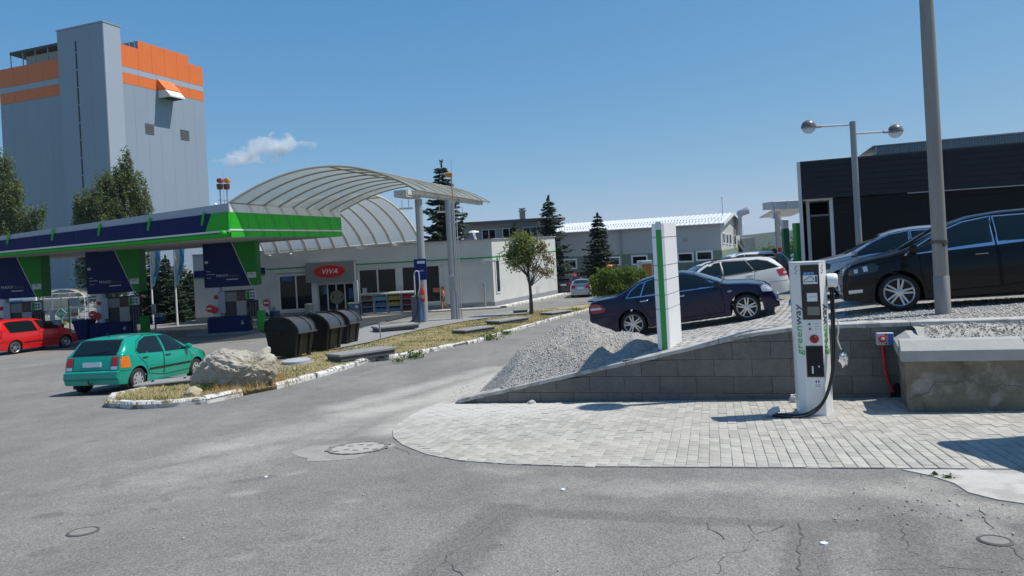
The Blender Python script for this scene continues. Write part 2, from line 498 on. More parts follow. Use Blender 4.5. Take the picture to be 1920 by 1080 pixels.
for a, b_, w in [((800, 1095), (945, 958), .20), ((945, 958), (1130, 968), .10), ((1130, 968), (1330, 978), .09), ((1330, 978), (1530, 982), .08), ((1515, 990), (1510, 1100), .13), ((1690, 975), (1715, 1090), .16),
     ((1560, 985), (1720, 985), .12), ((1900, 1000), (1840, 1080), .15), ((450, 903), (500, 895), .08)]:
 d = segd(XX, YY, hit(*a), hit(*b_))
 patch = np.maximum(patch, np.clip(1.25 - d / w * .75, 0, 1))
for a, b_, w, k in [((40, 935), (420, 850), .16, .45), ((420, 850), (640, 770), .16, .45), ((640, 770), (900, 668), .18, .42), ((100, 985), (500, 880), .16, .42), ((500, 880), (720, 790), .16, .42), ((250, 1075), (900, 930), .2, .38)]:
 d = segd(XX, YY, hit(*a), hit(*b_)); patch = np.maximum(patch, k * np.exp(-(d / w) ** 2))
for q in range(34):
 p_ = hit(rng.uniform(20, 1300), rng.uniform(720, 1070)); d = np.hypot(XX - p_.x, (YY - p_.y) * rng.uniform(.8, 1.3)); patch = np.maximum(patch, rng.uniform(.55, 1.0) * np.exp(-(d / rng.uniform(.05, .16)) ** 2))
m_asphalt = ground_mat('worn_asphalt', (.208, .200, .184), (.43, .415, .37), stone=.34, scale=1.0, bump=.4, patch=(.150, .147, .140))
road = link('road', gridmesh('road', xs, ys, g(YY), m_asphalt, {'dust': dust, 'patch': patch}))
road['kind'] = 'structure'; road['label'] = 'grey worn asphalt of the yard, lane and forecourt'
m_crack = M('crack', (.095, .092, .086), .9)
def crack(pts, w=.012):
 P = [hit(*p) for p in pts]
 Q = []
 for a, b_ in zip(P[:-1], P[1:]):
  n = max(2, int((b_ - a).length / .06))
  for i in range(n):
   p = a.lerp(b_, i / n)
   Q.append((p.x + rng.gauss(0, .012), p.y + rng.gauss(0, .012)))
 Q.append((P[-1].x, P[-1].y))
 mb = MB(); l = []; r = []
 for i, q in enumerate(Q):
  t = Vector(Q[min(i + 1, len(Q) - 1)]) - Vector(Q[max(0, i - 1)])
  n = Vector((-t.y, t.x)).normalized() * w * rng.uniform(.08, .38)
  for s_, A in ((1, l), (-1, r)):
   A.append((q[0] + n.x * s_, q[1] + n.y * s_, gz(q[1] + n.y * s_) + .004))
 mb.sheet([l, r])
 mb.obj('crack', m_crack, road)
for c in [([(1320, 978), (1325, 992), (1345, 1000), (1358, 1012)], .012), ([(1405, 985), (1412, 1003), (1445, 996), (1470, 985)], .008), ([(1412, 1003), (1400, 1030), (1350, 1040), (1345, 1078)], .007),
   ([(1504, 982), (1500, 1020), (1498, 1090)], .014), ([(790, 1095), (835, 1046), (840, 1058), (870, 1082)], .012), ([(835, 1046), (900, 1000), (945, 960)], .006),
   ([(1690, 972), (1700, 1030), (1760, 1062), (1880, 1072)], .008), ([(1838, 955), (1860, 990), (1900, 1030), (1920, 1050)], .01), ([(1640, 1068), (1800, 1066), (1915, 1074)], .007),
   ([(740, 838), (770, 852), (800, 856)], .012), ([(1330, 1040), (1250, 1060), (1180, 1095)], .006), ([(1720, 890), (1742, 900), (1790, 904)], .008)]:
 crack(*c)

# ------------------------------------------------------------------ block pavement in front of the wall
PX = [(738, 822), (736, 808), (748, 794), (790, 769), (826, 756.5)]
lowerpx = [(1100, 876), (960, 872), (860, 865), (800, 853), (756, 836)]
low = [hit(*p) for p in lowerpx]; up = [hit(*p) for p in PX]
cR = hit(1700, 880); dR = (cR - low[0]).normalized()
far = cR + dR * 5.5
pave_poly = [(-1.0, 11.04)] + [(9.5, float(wallY(9.5)))] + [(far.x, far.y), (cR.x, cR.y)] + [(p.x, p.y) for p in low] + [(p.x, p.y) for p in up]
def clip(poly, cp):
 A = sum(cp[i][0] * cp[(i + 1) % len(cp)][1] - cp[(i + 1) % len(cp)][0] * cp[i][1] for i in range(len(cp)))
 out = poly
 for i in range(len(cp)):
  a, b_ = cp[i], cp[(i + 1) % len(cp)]
  def sd(p): return ((b_[0] - a[0]) * (p[1] - a[1]) - (b_[1] - a[1]) * (p[0] - a[0])) * (1 if A > 0 else -1)
  inp = out; out = []
  for j in range(len(inp)):
   p, q = inp[j - 1], inp[j]
   sp, sq = sd(p), sd(q)
   if (sp >= 0) != (sq >= 0):
    t = sp / (sp - sq); out.append((p[0] + (q[0] - p[0]) * t, p[1] + (q[1] - p[1]) * t))
   if sq >= 0: out.append(q)
  if len(out) < 3: return []
 return out
def convex(pts):
 pts = sorted(set((round(p[0], 4), round(p[1], 4)) for p in pts))
 def half(ps):
  h = []
  for p in ps:
   while len(h) > 1 and (h[-1][0] - h[-2][0]) * (p[1] - h[-2][1]) - (h[-1][1] - h[-2][1]) * (p[0] - h[-2][0]) <= 0: h.pop()
   h.append(p)
  return h
 a, b_ = half(pts), half(pts[::-1])
 return a[:-1] + b_[:-1]
pave_poly = convex(pave_poly)
bed = MB(); bed.prism(pave_poly, lambda x, y: gz(y) - .03, lambda x, y: gz(y) + .004)
m_bed = M('joint_sand', (.40, .39, .36), .95, var=.2, vs=8)
pavement = struct('pavement', bed, m_bed, label='pale concrete block pavement in front of the retaining wall')
def paver_mat():
 m = M('concrete_paver', (.392, .374, .332), .85, var=.15, vs=9, bump=.25, bs=140, hv=.14, spec=.3)
 t = m.node_tree; N = t.nodes; L = t.links; b = N['Principled BSDF']
 ge = N.new('ShaderNodeNewGeometry')
 d = N.new('ShaderNodeVectorMath'); d.operation = 'SUBTRACT'; d.inputs[1].default_value = (-.1, 10.55, 0); L.new(ge.outputs['Position'], d.inputs[0])
 sc = N.new('ShaderNodeVectorMath'); sc.operation = 'MULTIPLY'; sc.inputs[1].default_value = (.42, .8, 0); L.new(d.outputs[0], sc.inputs[0])
 ln = N.new('ShaderNodeVectorMath'); ln.operation = 'LENGTH'; L.new(sc.outputs[0], ln.inputs[0])
 no = N.new('ShaderNodeTexNoise'); no.inputs['Scale'].default_value = 3.5; no.inputs['Detail'].default_value = 7; L.new(ge.outputs['Position'], no.inputs['Vector'])
 su = N.new('ShaderNodeMath'); su.operation = 'SUBTRACT'; L.new(no.outputs['Fac'], su.inputs[0]); L.new(ln.outputs['Value'], su.inputs[1])
 r = N.new('ShaderNodeMapRange'); r.inputs['From Min'].default_value = -.75; r.inputs['From Max'].default_value = .15; r.inputs['To Max'].default_value = .85; L.new(su.outputs[0], r.inputs['Value'])
 x = N.new('ShaderNodeMix'); x.data_type = 'RGBA'; L.new(r.outputs['Result'], x.inputs['Factor'])
 L.new(b.inputs['Base Color'].links[0].from_socket, x.inputs['A']); x.inputs['B'].default_value = (.53, .515, .47, 1)
 L.new(x.outputs['Result'], b.inputs['Base Color'])
 return m
m_paver = paver_mat()
th = math.atan(-.285)
eu = Vector((math.cos(th), math.sin(th))); ev = Vector((-eu.y, eu.x))
PW, PL = .103, .204
cells = []
for i in range(-75, 135):
 for j in range(-40, 40):
  c = Vector((2.0, 8.0)) + eu * (i * PW) + ev * ((j + (.5 if i % 2 else 0)) * PL)
  if not (-3 < c.x < 10 and 3.5 < c.y < 12): continue
  hw, hl = PW / 2 - .0025, PL / 2 - .0025
  q = [c + eu * a * hw + ev * b_ * hl for a, b_ in ((-1, -1), (1, -1), (1, 1), (-1, 1))]
  if all(abs(p.x) / max(.1, p.y) > .80 for p in q): continue
  cl = clip([tuple(p) for p in q], pave_poly)
  if len(cl) >= 3: cells.append((c, cl))
cells.sort(key=lambda t: t[0].length)
full = MB(); full.box((0, 0, -.02), (PW - .005, PL - .005, .06), b=.006)
full_me = full.mesh('paver', m_paver)
rest = MB(); n_single = 0
slope = (gz(9) - gz(7)) / 2
for c, cl in cells:
 inframe = abs(c.x / c.y) < .745
 area = abs(sum(cl[k - 1][0] * cl[k][1] - cl[k][0] * cl[k - 1][1] for k in range(len(cl)))) / 2
 dz = rng.gauss(.002, .0016)
 if inframe and n_single < 299 and area > .9 * (PW - .005) * (PL - .005):
  o = link('paver', full_me, pavement)
  o.location = (c.x, c.y, gz(c.y) + dz)
  o.rotation_euler = (math.atan(slope) + rng.gauss(0, .008), rng.gauss(0, .008), th + rng.gauss(0, .006))
  n_single += 1
 else:
  rest.prism(cl, lambda x, y: gz(y) - .04, lambda x, y, d=dz: gz(y) + .008 + d)
ro = rest.obj('paver', m_paver, pavement); ro['kind'] = 'stuff'

# pale concrete apron at the lower right and its shadow-side edge
ap = [hit(*p) for p in [(1690, 882), (1920, 881), (1920, 946), (1868, 938), (1815, 925), (1790, 908), (1745, 893)]]
ap.insert(1, Vector((ap[1].x + 1.5, ap[1].y - .4, 0))); ap.insert(2, Vector((ap[2].x + 1.6, ap[2].y - .9, 0)))
ap.pop(3)
mb = MB(); mb.prism([(p.x, p.y) for p in ap], lambda x, y: gz(y) - .03, lambda x, y: gz(y) + .008)
struct('concrete_apron', mb, M('dusty_concrete', (.46, .445, .41), .9, var=.12, vs=4, bump=.3, bs=60, c2=(.35, .34, .31), c2s=3, c2t=(.5, .6)), label='whitish dusty concrete strip at the pavement edge')

# ------------------------------------------------------------------ sloping car park behind the wall
lx = np.unique(np.round(np.concatenate([np.linspace(-2.6, 9, 150), np.linspace(9.4, 60, 70)]), 3))
ly = np.unique(np.round(np.concatenate([np.linspace(0, 12, 90), np.linspace(12.4, 70, 90)]), 3))
def lotmesh():
 V = []; nx, ny = len(lx), len(ly)
 X2, D2 = np.meshgrid(lx, ly, indexing='ij')
 Y2 = wallY(np.minimum(X2, 12)) + .10 + D2
 Z2 = lot(X2, Y2)
 gr = sstep((X2 - (.36 * Y2 + 1.0)) / .8) * (1 - sstep((Y2 - 22) / 3))
 pl = 1 - sstep((np.hypot((X2 - 1.2) / 1.6, (Y2 - 12.6) / 1.6) - 1) / .8)
 V = np.stack([X2, Y2, Z2], -1).reshape(-1, 3)
 i = np.arange(nx - 1)[:, None] * ny + np.arange(ny - 1)[None, :]
 F = np.stack([i, i + ny, i + ny + 1, i + 1], -1).reshape(-1, 4)
 me = fastmesh('car_park', V, F, ground_mat('car_park_surface', (.29, .28, .255), (.40, .385, .345), stone=.45, scale=.7, bump=.8, bd=.02), True)
 for k, a in (('dust', np.maximum(gr * .8, pl * .9)),):
  q = me.attributes.new(k, 'FLOAT', 'POINT'); q.data.foreach_set('value', a.astype(np.float32).ravel())
 return me
carpark = link('car_park', lotmesh()); carpark['kind'] = 'structure'; carpark['label'] = 'sloping paved and gravelled car park behind the wall'
def lotpavers():                       # thousands of small blocks seen at a grazing angle: one joined part
 vs = []; fs = []
 a = .12
 eu2 = Vector((math.cos(a), math.sin(a))); ev2 = Vector((-eu2.y, eu2.x))
 for i in range(-10, 90):
  for j in range(-20, 80):
   c = Vector((2.0, 10.0)) + eu2 * ((i + (.5 if j % 2 else 0)) * .21) + ev2 * (j * .15)
   d = c.y - float(wallY(c.x))
   if d < .28 or c.y > 19.5 or c.x < 1.6 + .3 * (c.y - 11) * 0 or c.x > .36 * c.y + 1.5 or c.x > 9: continue
   if math.hypot((c.x - 1.2) / 1.6, (c.y - 12.6) / 1.6) < 1.0: continue
   b0 = len(vs)
   dz = rng.gauss(.009, .003)
   for sx, sy in ((-1, -1), (1, -1), (1, 1), (-1, 1)):
    p = c + eu2 * sx * .1 + ev2 * sy * .0695
    vs.append((p.x, p.y, dz))
   for sx, sy in ((-1, -1), (1, -1), (1, 1), (-1, 1)):
    p = c + eu2 * sx * .103 + ev2 * sy * .0725
    vs.append((p.x, p.y, -.03))
   fs += [(b0, b0 + 1, b0 + 2, b0 + 3)] + [(b0 + k, b0 + 4 + k, b0 + 4 + (k + 1) % 4, b0 + (k + 1) % 4) for k in range(4)]
 V = np.array(vs); V[:, 2] += lot(V[:, 0], V[:, 1])
 o = link('paver', fastmesh('lot_paver', V, np.array(fs), M('lot_paver', (.38, .365, .335), .85, var=.12, vs=2.2, bump=.2, bs=90, hv=.12)), carpark)
 o['kind'] = 'stuff'
lotpavers()

# ------------------------------------------------------------------ retaining wall of concrete blocks
wall = thing('retaining_wall', 'long grey concrete block retaining wall rising to the right behind the pavement', 'wall', (1.5, float(wallY(1.5)), gz(10.4)))
wd = Vector((1, -.269, 0)).normalized(); wn_ = Vector((-.269, -1, 0)).normalized()     # along the wall, out towards the pavement
m_block = M('concrete_block', (.165, .155, .14), .9, var=.2, vs=5, bump=.5, bs=70, hv=.12, spec=.25)
m_cope = M('render_coping', (.42, .41, .38), .9, var=.15, vs=4, bump=.4, bs=60, c2=(.25, .24, .22), c2s=5, c2t=(.52, .62))
core = MB()
def wpt(X, off, z):                    # a point on the wall line
 return Vector((X, float(wallY(X)), z)) + wn_ * off
Xs = list(np.linspace(-1.05, 10.5, 60))
for back in (0,):
 rows = []
 for X in Xs:
  z0 = gz(float(wallY(X))) - .15; z1 = max(float(wtop(X)) - .055, z0 + .05)
  rows.append([wpt(X, -.26, z0), wpt(X, -.26, z1), wpt(X, -.012, z1), wpt(X, -.012, z0)])
 core.sheet(rows)
core.obj('mortar_core', M('mortar', (.10, .095, .088), .95, var=.15, vs=6), wall, world=True)
BH, BL = .245, .52
L0 = 1 / wd.x
row = 0
base0 = -.16
while base0 + row * BH < 1.5:
 zb = base0 + row * BH
 X = -1.2 - (.5 * BL * wd.x if row % 2 else 0)
 while X < 9.0:
  X2 = X + BL * wd.x
  xm = (X + X2) / 2
  def topz(x): return float(wtop(x)) - .055
  def botz(x): return gz(float(wallY(x))) - .10
  lo = max(zb, min(botz(X), botz(X2)))
  t1, t2 = min(zb + BH, topz(X + .004)), min(zb + BH, topz(X2 - .004))
  if max(t1, t2) > lo + .03 and X > -1.1:
   t1 = max(t1, lo + .004); t2 = max(t2, lo + .004)
   off = rng.gauss(.002, .003)
   b_ = MB()
   a0, a1 = X + .003, X2 - .003
   g_ = .0035
   P = [wpt(a0, off, lo + g_), wpt(a1, off, lo + g_), wpt(a1, off, t2 - g_ * .6), wpt(a0, off, t1 - g_ * .6)]
   b_.extr(P, -wn_ * .12)
   b_.obj('block', m_block, wall, world=True)
  X = X2
 row += 1
XC = [-1.0, .3, 1.6, 2.9, 4.1, 5.3, 6.6, 7.9, 9.2]
for a0, a1 in zip(XC[:-1], XC[1:]):
 cp = MB(); rows = []
 for X in np.linspace(a0 + .004, a1 - .004, 10):
  zt = float(wtop(X)) + rng.gauss(0, .0012)
  th_ = .06 + rng.gauss(0, .002)
  f_ = .018 + rng.gauss(0, .001)
  zb = max(zt - th_, gz(float(wallY(X))) - .02) if X > -.9 else zt - th_
  rows.append([wpt(X, -.27, zb), wpt(X, -.27, zt - .01), wpt(X, -.2, zt), wpt(X, f_ - .012, zt), wpt(X, f_, zt - .01), wpt(X, f_, zb), wpt(X, -.27, zb)])
 cp.sheet(rows)
 cp.add(rows[0][:-1], [(0, 1, 2, 3, 4, 5)]); cp.add(rows[-1][:-1], [(5, 4, 3, 2, 1, 0)])
 cp.obj('coping', m_cope, wall, world=True)

# ------------------------------------------------------------------ old concrete planter at the right
pf, pr = hit(1703, 775), hit(1920, 772)
pdir = (Vector((pr.x, pr.y, 0)) - Vector((pf.x, pf.y, 0))).normalized(); pn = Vector((pdir.y, -pdir.x, 0))
planter = thing('concrete_planter', 'stained old concrete planter box with slanted coping, filled with gravel', 'planter', (pf.x, pf.y, pf.z))
m_old = M('old_concrete', (.165, .145, .105), .92, var=.45, vs=3.2, bump=.7, bs=35, c2=(.36, .34, .29), c2s=2.4, c2t=(.50, .66), c2d=9)
m_cop2 = M('coping_concrete', (.36, .355, .335), .9, var=.12, vs=5, bump=.4, bs=70)
pbk = Vector((.42, .91, 0))
def ppt(u, d, z): return Vector((pf.x, pf.y, 0)) + pdir * u + pbk * d + Vector((0, 0, z))
dep = 1.05; ln = 4.2
ztp = EYE + ray(1703, 677)[1] * pf.y
zt2 = EYE + ray(1703, 657)[1] * pf.y
zt3 = zt2 + .10
bo = MB()
rows = []
for i in range(40):
 u = ln * i / 39
 col = []
 for k in range(12):
  z = gz(pf.y) - .12 + (ztp - gz(pf.y) + .12) * k / 11
  w = .035 * mnoise.fractal(Vector((u * 2.2, z * 2.5, 1)), 1, 2, 4) + .02 * math.sin(z * 3)
  if k == 11: w = 0
  col.append(ppt(u + (.02 * mnoise.noise(Vector((z * 4, 0, 5))) if i == 0 else 0), w, z))
 rows.append(col)
bo.sheet(rows)
lf = []
for k in range(12):
 p = rows[0][k]
 lf.append([p] + [Vector((p.x, p.y, p.z)) + pbk * (dep * j / 6) for j in range(1, 7)])
bo.sheet([list(r) for r in zip(*lf)][::-1])
bo.obj('body', m_old, planter, smooth=40, world=True)
ck = MB()
for pts in ([(1705, 748), (1722, 742), (1740, 735), (1752, 715), (1770, 716), (1800, 716), (1815, 712), (1830, 720), (1850, 725), (1870, 725), (1880, 720), (1900, 724), (1925, 722)], [(1730, 752), (1734, 760), (1733, 773)]):
 P = []
 for x, y in pts:
  a, b_ = ray(x, y); Y = pf.y - .004 + (a * pf.y - pf.x) * (pr.y - pf.y) / (pr.x - pf.x)
  P.append(Vector((a * Y, Y, EYE + b_ * Y)) + pn * .008)
 ck.tube([q + Vector((rng.gauss(0, .006), 0, rng.gauss(0, .008))) for a_, b_ in zip(P[:-1], P[1:]) for q in (a_, a_.lerp(b_, .33), a_.lerp(b_, .66))], .0045, 4)
ck.obj('crack', m_crack, planter, world=True)
for u0, u1 in ((-.05, 2.05 * .62), (2.05 * .62, 3.0), (3.0, 4.25)):
 cp = MB(); rows = []
 for u in (u0 + .005, u1 - .005):
  rows.append([ppt(u, .30, ztp), ppt(u, -.035, ztp), ppt(u, -.035, zt2), ppt(u, .13, zt3), ppt(u, .30, zt3), ppt(u, .30, ztp)])
 cp.sheet(rows); cp.add(rows[0][:-1], [(0, 1, 2, 3, 4)]); cp.add(rows[1][:-1], [(4, 3, 2, 1, 0)])
 cp.obj('coping', m_cop2, planter, world=True)
cp = MB(); rows = []
for d in (.30, dep - .02):
 rows.append([ppt(.25, d, ztp), ppt(-.05, d, ztp), ppt(-.05, d, zt2), ppt(.10, d, zt3 - .003), ppt(.25, d, zt3 - .003), ppt(.25, d, ztp)])
cp.sheet(rows); cp.add(rows[1][:-1], [(0, 1, 2, 3, 4)][::-1])
cp.obj('coping', m_cop2, planter, world=True)
m_gravel = M('crushed_stone', (.42, .405, .37), .95, var=.35, vs=28, bump=.9, bs=90, spec=.2)
def stones(n, fpos, s0, s1, name, mat, parent=None):   # many small faceted stones in one mesh
 V = []; F = []
 base = np.array([(1, 0, -.5), (-.5, .87, -.5), (-.5, -.87, -.5), (.5, .87, .5), (.5, -.87, .5), (-1, 0, .5)]) * .6
 tri = [(0, 1, 3), (0, 3, 4), (0, 4, 2), (1, 5, 3), (2, 4, 5), (3, 5, 4), (1, 2, 5), (0, 2, 1)]
 for i in range(n):
  p = fpos()
  if p is None: continue
  s = s0 + (s1 - s0) * nr.rand() ** 3
  q = nr.randn(3, 3); q, _ = np.linalg.qr(q)
  v = (base * (s * (0.7 + .6 * nr.rand(6, 1)))) @ q
  b_ = len(V) * 6
  V.append(v + np.array(p)); F += [(a + b_, c + b_, d + b_) for a, c, d in tri]
 return link(name, fastmesh(name, np.concatenate(V), np.array(F), mat), parent)
fl = MB(); rows = []
for i in range(60):
 u = .2 + (ln - .2) * i / 59
 rows.append([ppt(u, d, zt3 - .03 + .03 * mnoise.fractal(Vector((u * 3, d * 3, 2)), 1, 2, 3) + .12 * sstep((d - .3) / .5) * .6) for d in np.linspace(.22, dep + .25, 12)])
fl.sheet(rows)
o = fl.obj('gravel_fill', m_gravel, planter, smooth=60, world=True)
def fp():
 u, d = nr.rand() * (ln - .4) + .3, .3 + nr.rand() * (dep - .2)
 p = ppt(u, d, zt3 - .015 + .072 * float(sstep((d - .3) / .5)))
 return tuple(p - Vector(planter.location))
o = stones(1500, fp, .012, .035, 'gravel', m_gravel, planter); o['kind'] = 'stuff'

# ------------------------------------------------------------------ gravel heap
def pile():
 res = .045
 X = np.arange(-1.4, 4.4, res); D = np.arange(0.02, 5.0, res)
 X2, D2 = np.meshgrid(X, D, indexing='ij')
 Y2 = wallY(X2) + D2
 base = lot(X2, Y2)
 base = np.maximum(base, g(Y2))
 H = np.zeros_like(X2) - .05
 def cone(px, Y, top, slope, sx=1.0, yoff=0):
  a, b_ = ray(*px)
  cx, cy = a * Y, Y; ztop = EYE + b_ * Y
  r = np.hypot((X2 - cx) / sx, (Y2 - cy))
  return ztop + .03 - np.sqrt((r * slope) ** 2 + .02) + .14
 tops = np.maximum.reduce([cone((1085, 604), 12.2, 0, .62, 1.05), cone((1060, 625), 11.95, 0, .60, 1.25), cone((1178, 624), 12.05, 0, .56, 1.0), cone((1182, 634), 11.2, 0, .6, 1.0), cone((1105, 632), 11.3, 0, .62, 1.0), cone((1045, 655), 11.0, 0, .6, 1.05), cone((985, 694), 10.95, 0, .55, 1.1)])
 nz = np.zeros_like(X2)
 for i in range(X2.shape[0]):
  for j in range(X2.shape[1]):
   nz[i, j] = mnoise.fractal(Vector((X2[i, j] * 1.7, Y2[i, j] * 1.7, 0)), 1, 2, 6) * .055 + mnoise.noise(Vector((X2[i, j] * 9, Y2[i, j] * 9, 3))) * .012
 # scooped hollow on the right flank
 a, b_ = ray(1152, 665); hx, hy = a * 11.3, 11.3
 hol = np.exp(-(((X2 - hx) / .26) ** 2 + ((Y2 - hy) / .35) ** 2)) * .22
 a, b_ = ray(1068, 660); h2x, h2y = a * 11.4, 11.4
 hol += np.exp(-(((X2 - h2x) / .13) ** 2 + ((Y2 - h2y) / .12) ** 2)) * .16
 a, b_ = ray(1030, 667); h2x, h2y = a * 11.3, 11.3
 hol += np.exp(-(((X2 - h2x) / .08) ** 2 + ((Y2 - h2y) / .08) ** 2)) * .10
 Z = tops + nz - hol - .55 * np.clip(.02 - X2, 0, 3)
 cap = wtop(X2) + .0 + (D2 - .05) * .85 + .01      # the heap leans on the wall edge without spilling over it
 Z = np.minimum(Z, cap)
 Z = np.where(Z > base, Z, base - .08)
 nx, ny = Z.shape
 V = np.stack([X2, Y2, Z], -1).reshape(-1, 3)
 i = np.arange(nx - 1)[:, None] * ny + np.arange(ny - 1)[None, :]
 F = np.stack([i, i + ny, i + ny + 1, i + 1], -1).reshape(-1, 4)
 keep = (Z > base - .03).reshape(-1)
 F = F[keep[F].any(1)]
 m = ground_mat('crushed_stone_heap', (.47, .45, .41), (.53, .51, .47), stone=.5, scale=.75, bump=1.0, bd=.025)
 me = fastmesh('gravel_heap', V, F, m, True)
 o = link('gravel_heap', me); o['kind'] = 'stuff'
 tag(o, 'heap of pale crushed stone piled on the ramp beside the totem', 'gravel heap')
 ii, jj = np.nonzero(Z > base - .01)
 def fp():
  if nr.rand() < .12:
   x = nr.uniform(-1.2, 2.6); d = nr.rand() ** 2 * 3.2 + .05; y = float(wallY(x)) + d
   return (x, y, max(lz(x, y), gz(y)) + .006)
  k = nr.randint(len(ii)); i_, j_ = ii[k], jj[k]
  return (X2[i_, j_] + nr.uniform(-.02, .02), Y2[i_, j_] + nr.uniform(-.02, .02), Z[i_, j_] + .002)
 s = stones(17000, fp, .005, .024, 'stones', M('stone_chips', (.47, .45, .41), .95, var=.3, vs=14, spec=.2), o)
 s['kind'] = 'stuff'
pile()
def fp():
 X = nr.uniform(4.2, 10.5); d = .25 + nr.rand() ** 1.3 * 4.5; Y = float(wallY(X)) + d
 if X < .36 * Y + .9: return None
 return (X, Y, lz(X, Y) + .004)
o = stones(9000, fp, .012, .035, 'gravel', M('grey_gravel', (.42, .405, .37), .95, var=.4, vs=12, spec=.2)); tag(o, 'loose pale gravel strewn on the car park behind the wall', 'gravel', kind='stuff')
def fp():
 t = nr.rand()
 if t < .45:
  X = nr.uniform(-1.0, 4.0); Y = float(wallY(X)) - .02 - abs(nr.randn()) * .12
 elif t < .75:
  p = hit(nr.uniform(1560, 1900), nr.uniform(915, 980)); X, Y = p.x, p.y
 else:
  p = hit(nr.uniform(60, 1900), nr.uniform(880, 1075)); X, Y = p.x, p.y
 return (X, Y, gz(Y) + .006)
o = stones(300, fp, .006, .018, 'grit', M('grit', (.40, .39, .36), .95, var=.5, vs=3, spec=.2)); tag(o, 'stray grit scattered along the wall foot and yard', 'grit', kind='stuff')

# ------------------------------------------------------------------ kerbed island
kerb_low = [(208, 748), (195, 764), (250, 768), (310, 765), (390, 757), (480, 738), (520, 730), (600, 707), (650, 692), (690, 680), (760, 669), (830, 656), (900, 641), (960, 623), (1010, 608), (1080, 589)]
kl = [hit(*p) for p in kerb_low]
kl = [Vector((p.x, p.y)) for p in kl]
kl.append(kl[-1] + (kl[-1] - kl[-2]).normalized() * 14)
upper = [Vector((p.x, p.y)) for p in [hit(1110, 571), hit(1000, 584), hit(930, 592), hit(860, 600), hit(780, 602), hit(700, 614), hit(640, 632), hit(606, 655)]]
upper.insert(0, kl[-1] + Vector((-2.2, .8)))
upper += [Vector((-7.5, 24.2)), Vector((-8.05, 20)), Vector((-8.3, 17.2))]
m_soil = M('dry_turf', (.32, .265, .15), .95, var=.3, vs=4, bump=.6, bs=40, c2=(.10, .115, .035), c2s=1.1, c2t=(.48, .62))
isl = MB()
poly = [tuple(p) for p in kl] + [tuple(p) for p in upper]
from mathutils.geometry import tessellate_polygon
def fillpoly(mb, poly, zf):
 tr = tessellate_polygon([[Vector((p[0], p[1], 0)) for p in poly]])
 vs = [(p[0], p[1], zf(p[0], p[1])) for p in poly]
 fs = []
 for t in tr:
  a, b_, c = [Vector(poly[i]) for i in t]
  fs.append(tuple(t) if (b_ - a).cross(c - a) > 0 else tuple(t)[::-1])
 mb.add(vs, fs)
def subpoly(mb, poly, zf, res=1.0):
 tmp = MB(); fillpoly(tmp, poly, lambda x, y: 0)
 bm = bmesh.new()
 vs = [bm.verts.new(v) for v in tmp.v]
 for f in tmp.f: bm.faces.new([vs[i] for i in f])
 for ax in (0, 1):
  lo = min(p[ax] for p in poly); hi = max(p[ax] for p in poly)
  c = lo + res
  while c < hi:
   no = Vector((1, 0, 0)) if ax == 0 else Vector((0, 1, 0))
   bmesh.ops.bisect_plane(bm, geom=bm.verts[:] + bm.edges[:] + bm.faces[:], plane_co=no * c, plane_no=no)
   c += res
 bm.verts.index_update()
 mb.add([(v.co.x, v.co.y, zf(v.co.x, v.co.y)) for v in bm.verts], [tuple(v.index for v in f.verts) for f in bm.faces])
 bm.free()
subpoly(isl, poly, lambda x, y: gz(y) + .085 + .02 * mnoise.noise(Vector((x, y, 0))))
for i_ in range(len(poly)):
 a_, c_ = Vector(poly[i_ - 1]), Vector(poly[i_]); n_ = (c_ - a_).normalized(); n_ = Vector((-n_.y, n_.x)) * .08; a_, c_ = a_ + n_, c_ + n_
 isl.quad((a_[0], a_[1], gz(a_[1]) - .05), (c_[0], c_[1], gz(c_[1]) - .05), (c_[0], c_[1], gz(c_[1]) + .085), (a_[0], a_[1], gz(a_[1]) + .085))
island = struct('verge', isl, m_soil, 40, 'dry grass verge of the kerbed island between lane and forecourt')
m_kerb = M('whitewashed_kerb', (.60, .59, .56), .9, var=.15, vs=5, bump=.6, bs=40, hv=.08, c2=(.17, .165, .155), c2s=4.5, c2t=(.5, .6))
kerb = MB(); kerb.prism([(-9.0, 40), (-9, 40.01), (-8.99, 40)], -1.9, -1.89)
kerb = thing('kerb', None, None, (kl[1].x, kl[1].y, gz(kl[1].y))); kerb['kind'] = 'structure'; kerb['label'] = 'weathered whitewashed kerb round the grass island'
def kerbrun(path, step, w=.14, h=.125, gap=.012, skip=()):
 # walk along the path
 L = [0]
 for a, b_ in zip(path[:-1], path[1:]): L.append(L[-1] + (b_ - a).length)
 def pt(s):
  for i in range(len(L) - 1):
   if s <= L[i + 1] or i == len(L) - 2:
    return path[i].lerp(path[i + 1], (s - L[i]) / max(1e-6, L[i + 1] - L[i]))
 s = 0; k = 0
 while s < L[-1] - .2:
  e = min(s + step * rng.uniform(.92, 1.08), L[-1])
  if k not in skip:
   a, b_ = pt(s + gap), pt(e - gap)
   m_ = pt((s + e) / 2)
   d = (b_ - a).normalized(); n = Vector((-d.y, d.x))     # island is on the left
   mb = MB(); P = []
   jit = rng.gauss(0, .012); hz = h + rng.gauss(0, .01)
   rows = []
   for q in (a, m_, b_):
    z = gz(q.y)
    q = q + n * jit
    o1, o2 = q, q + n * w
    rows.append([(o1.x, o1.y, z - .06), (o1.x, o1.y, z + hz * .62), (o1.x + n.x * .035, o1.y + n.y * .035, z + hz), (o2.x, o2.y, z + hz), (o2.x, o2.y, z - .06)])
   mb.sheet(rows); mb.add(rows[0], [(0, 1, 2, 3, 4)]); mb.add(rows[-1], [(4, 3, 2, 1, 0)])
   ob = mb.obj('kerb_stone', m_kerb, kerb, world=True)
   ob.rotation_euler = (0, 0, 0)
  s = e; k += 1
kerbrun(kl, .95, skip=(5,))
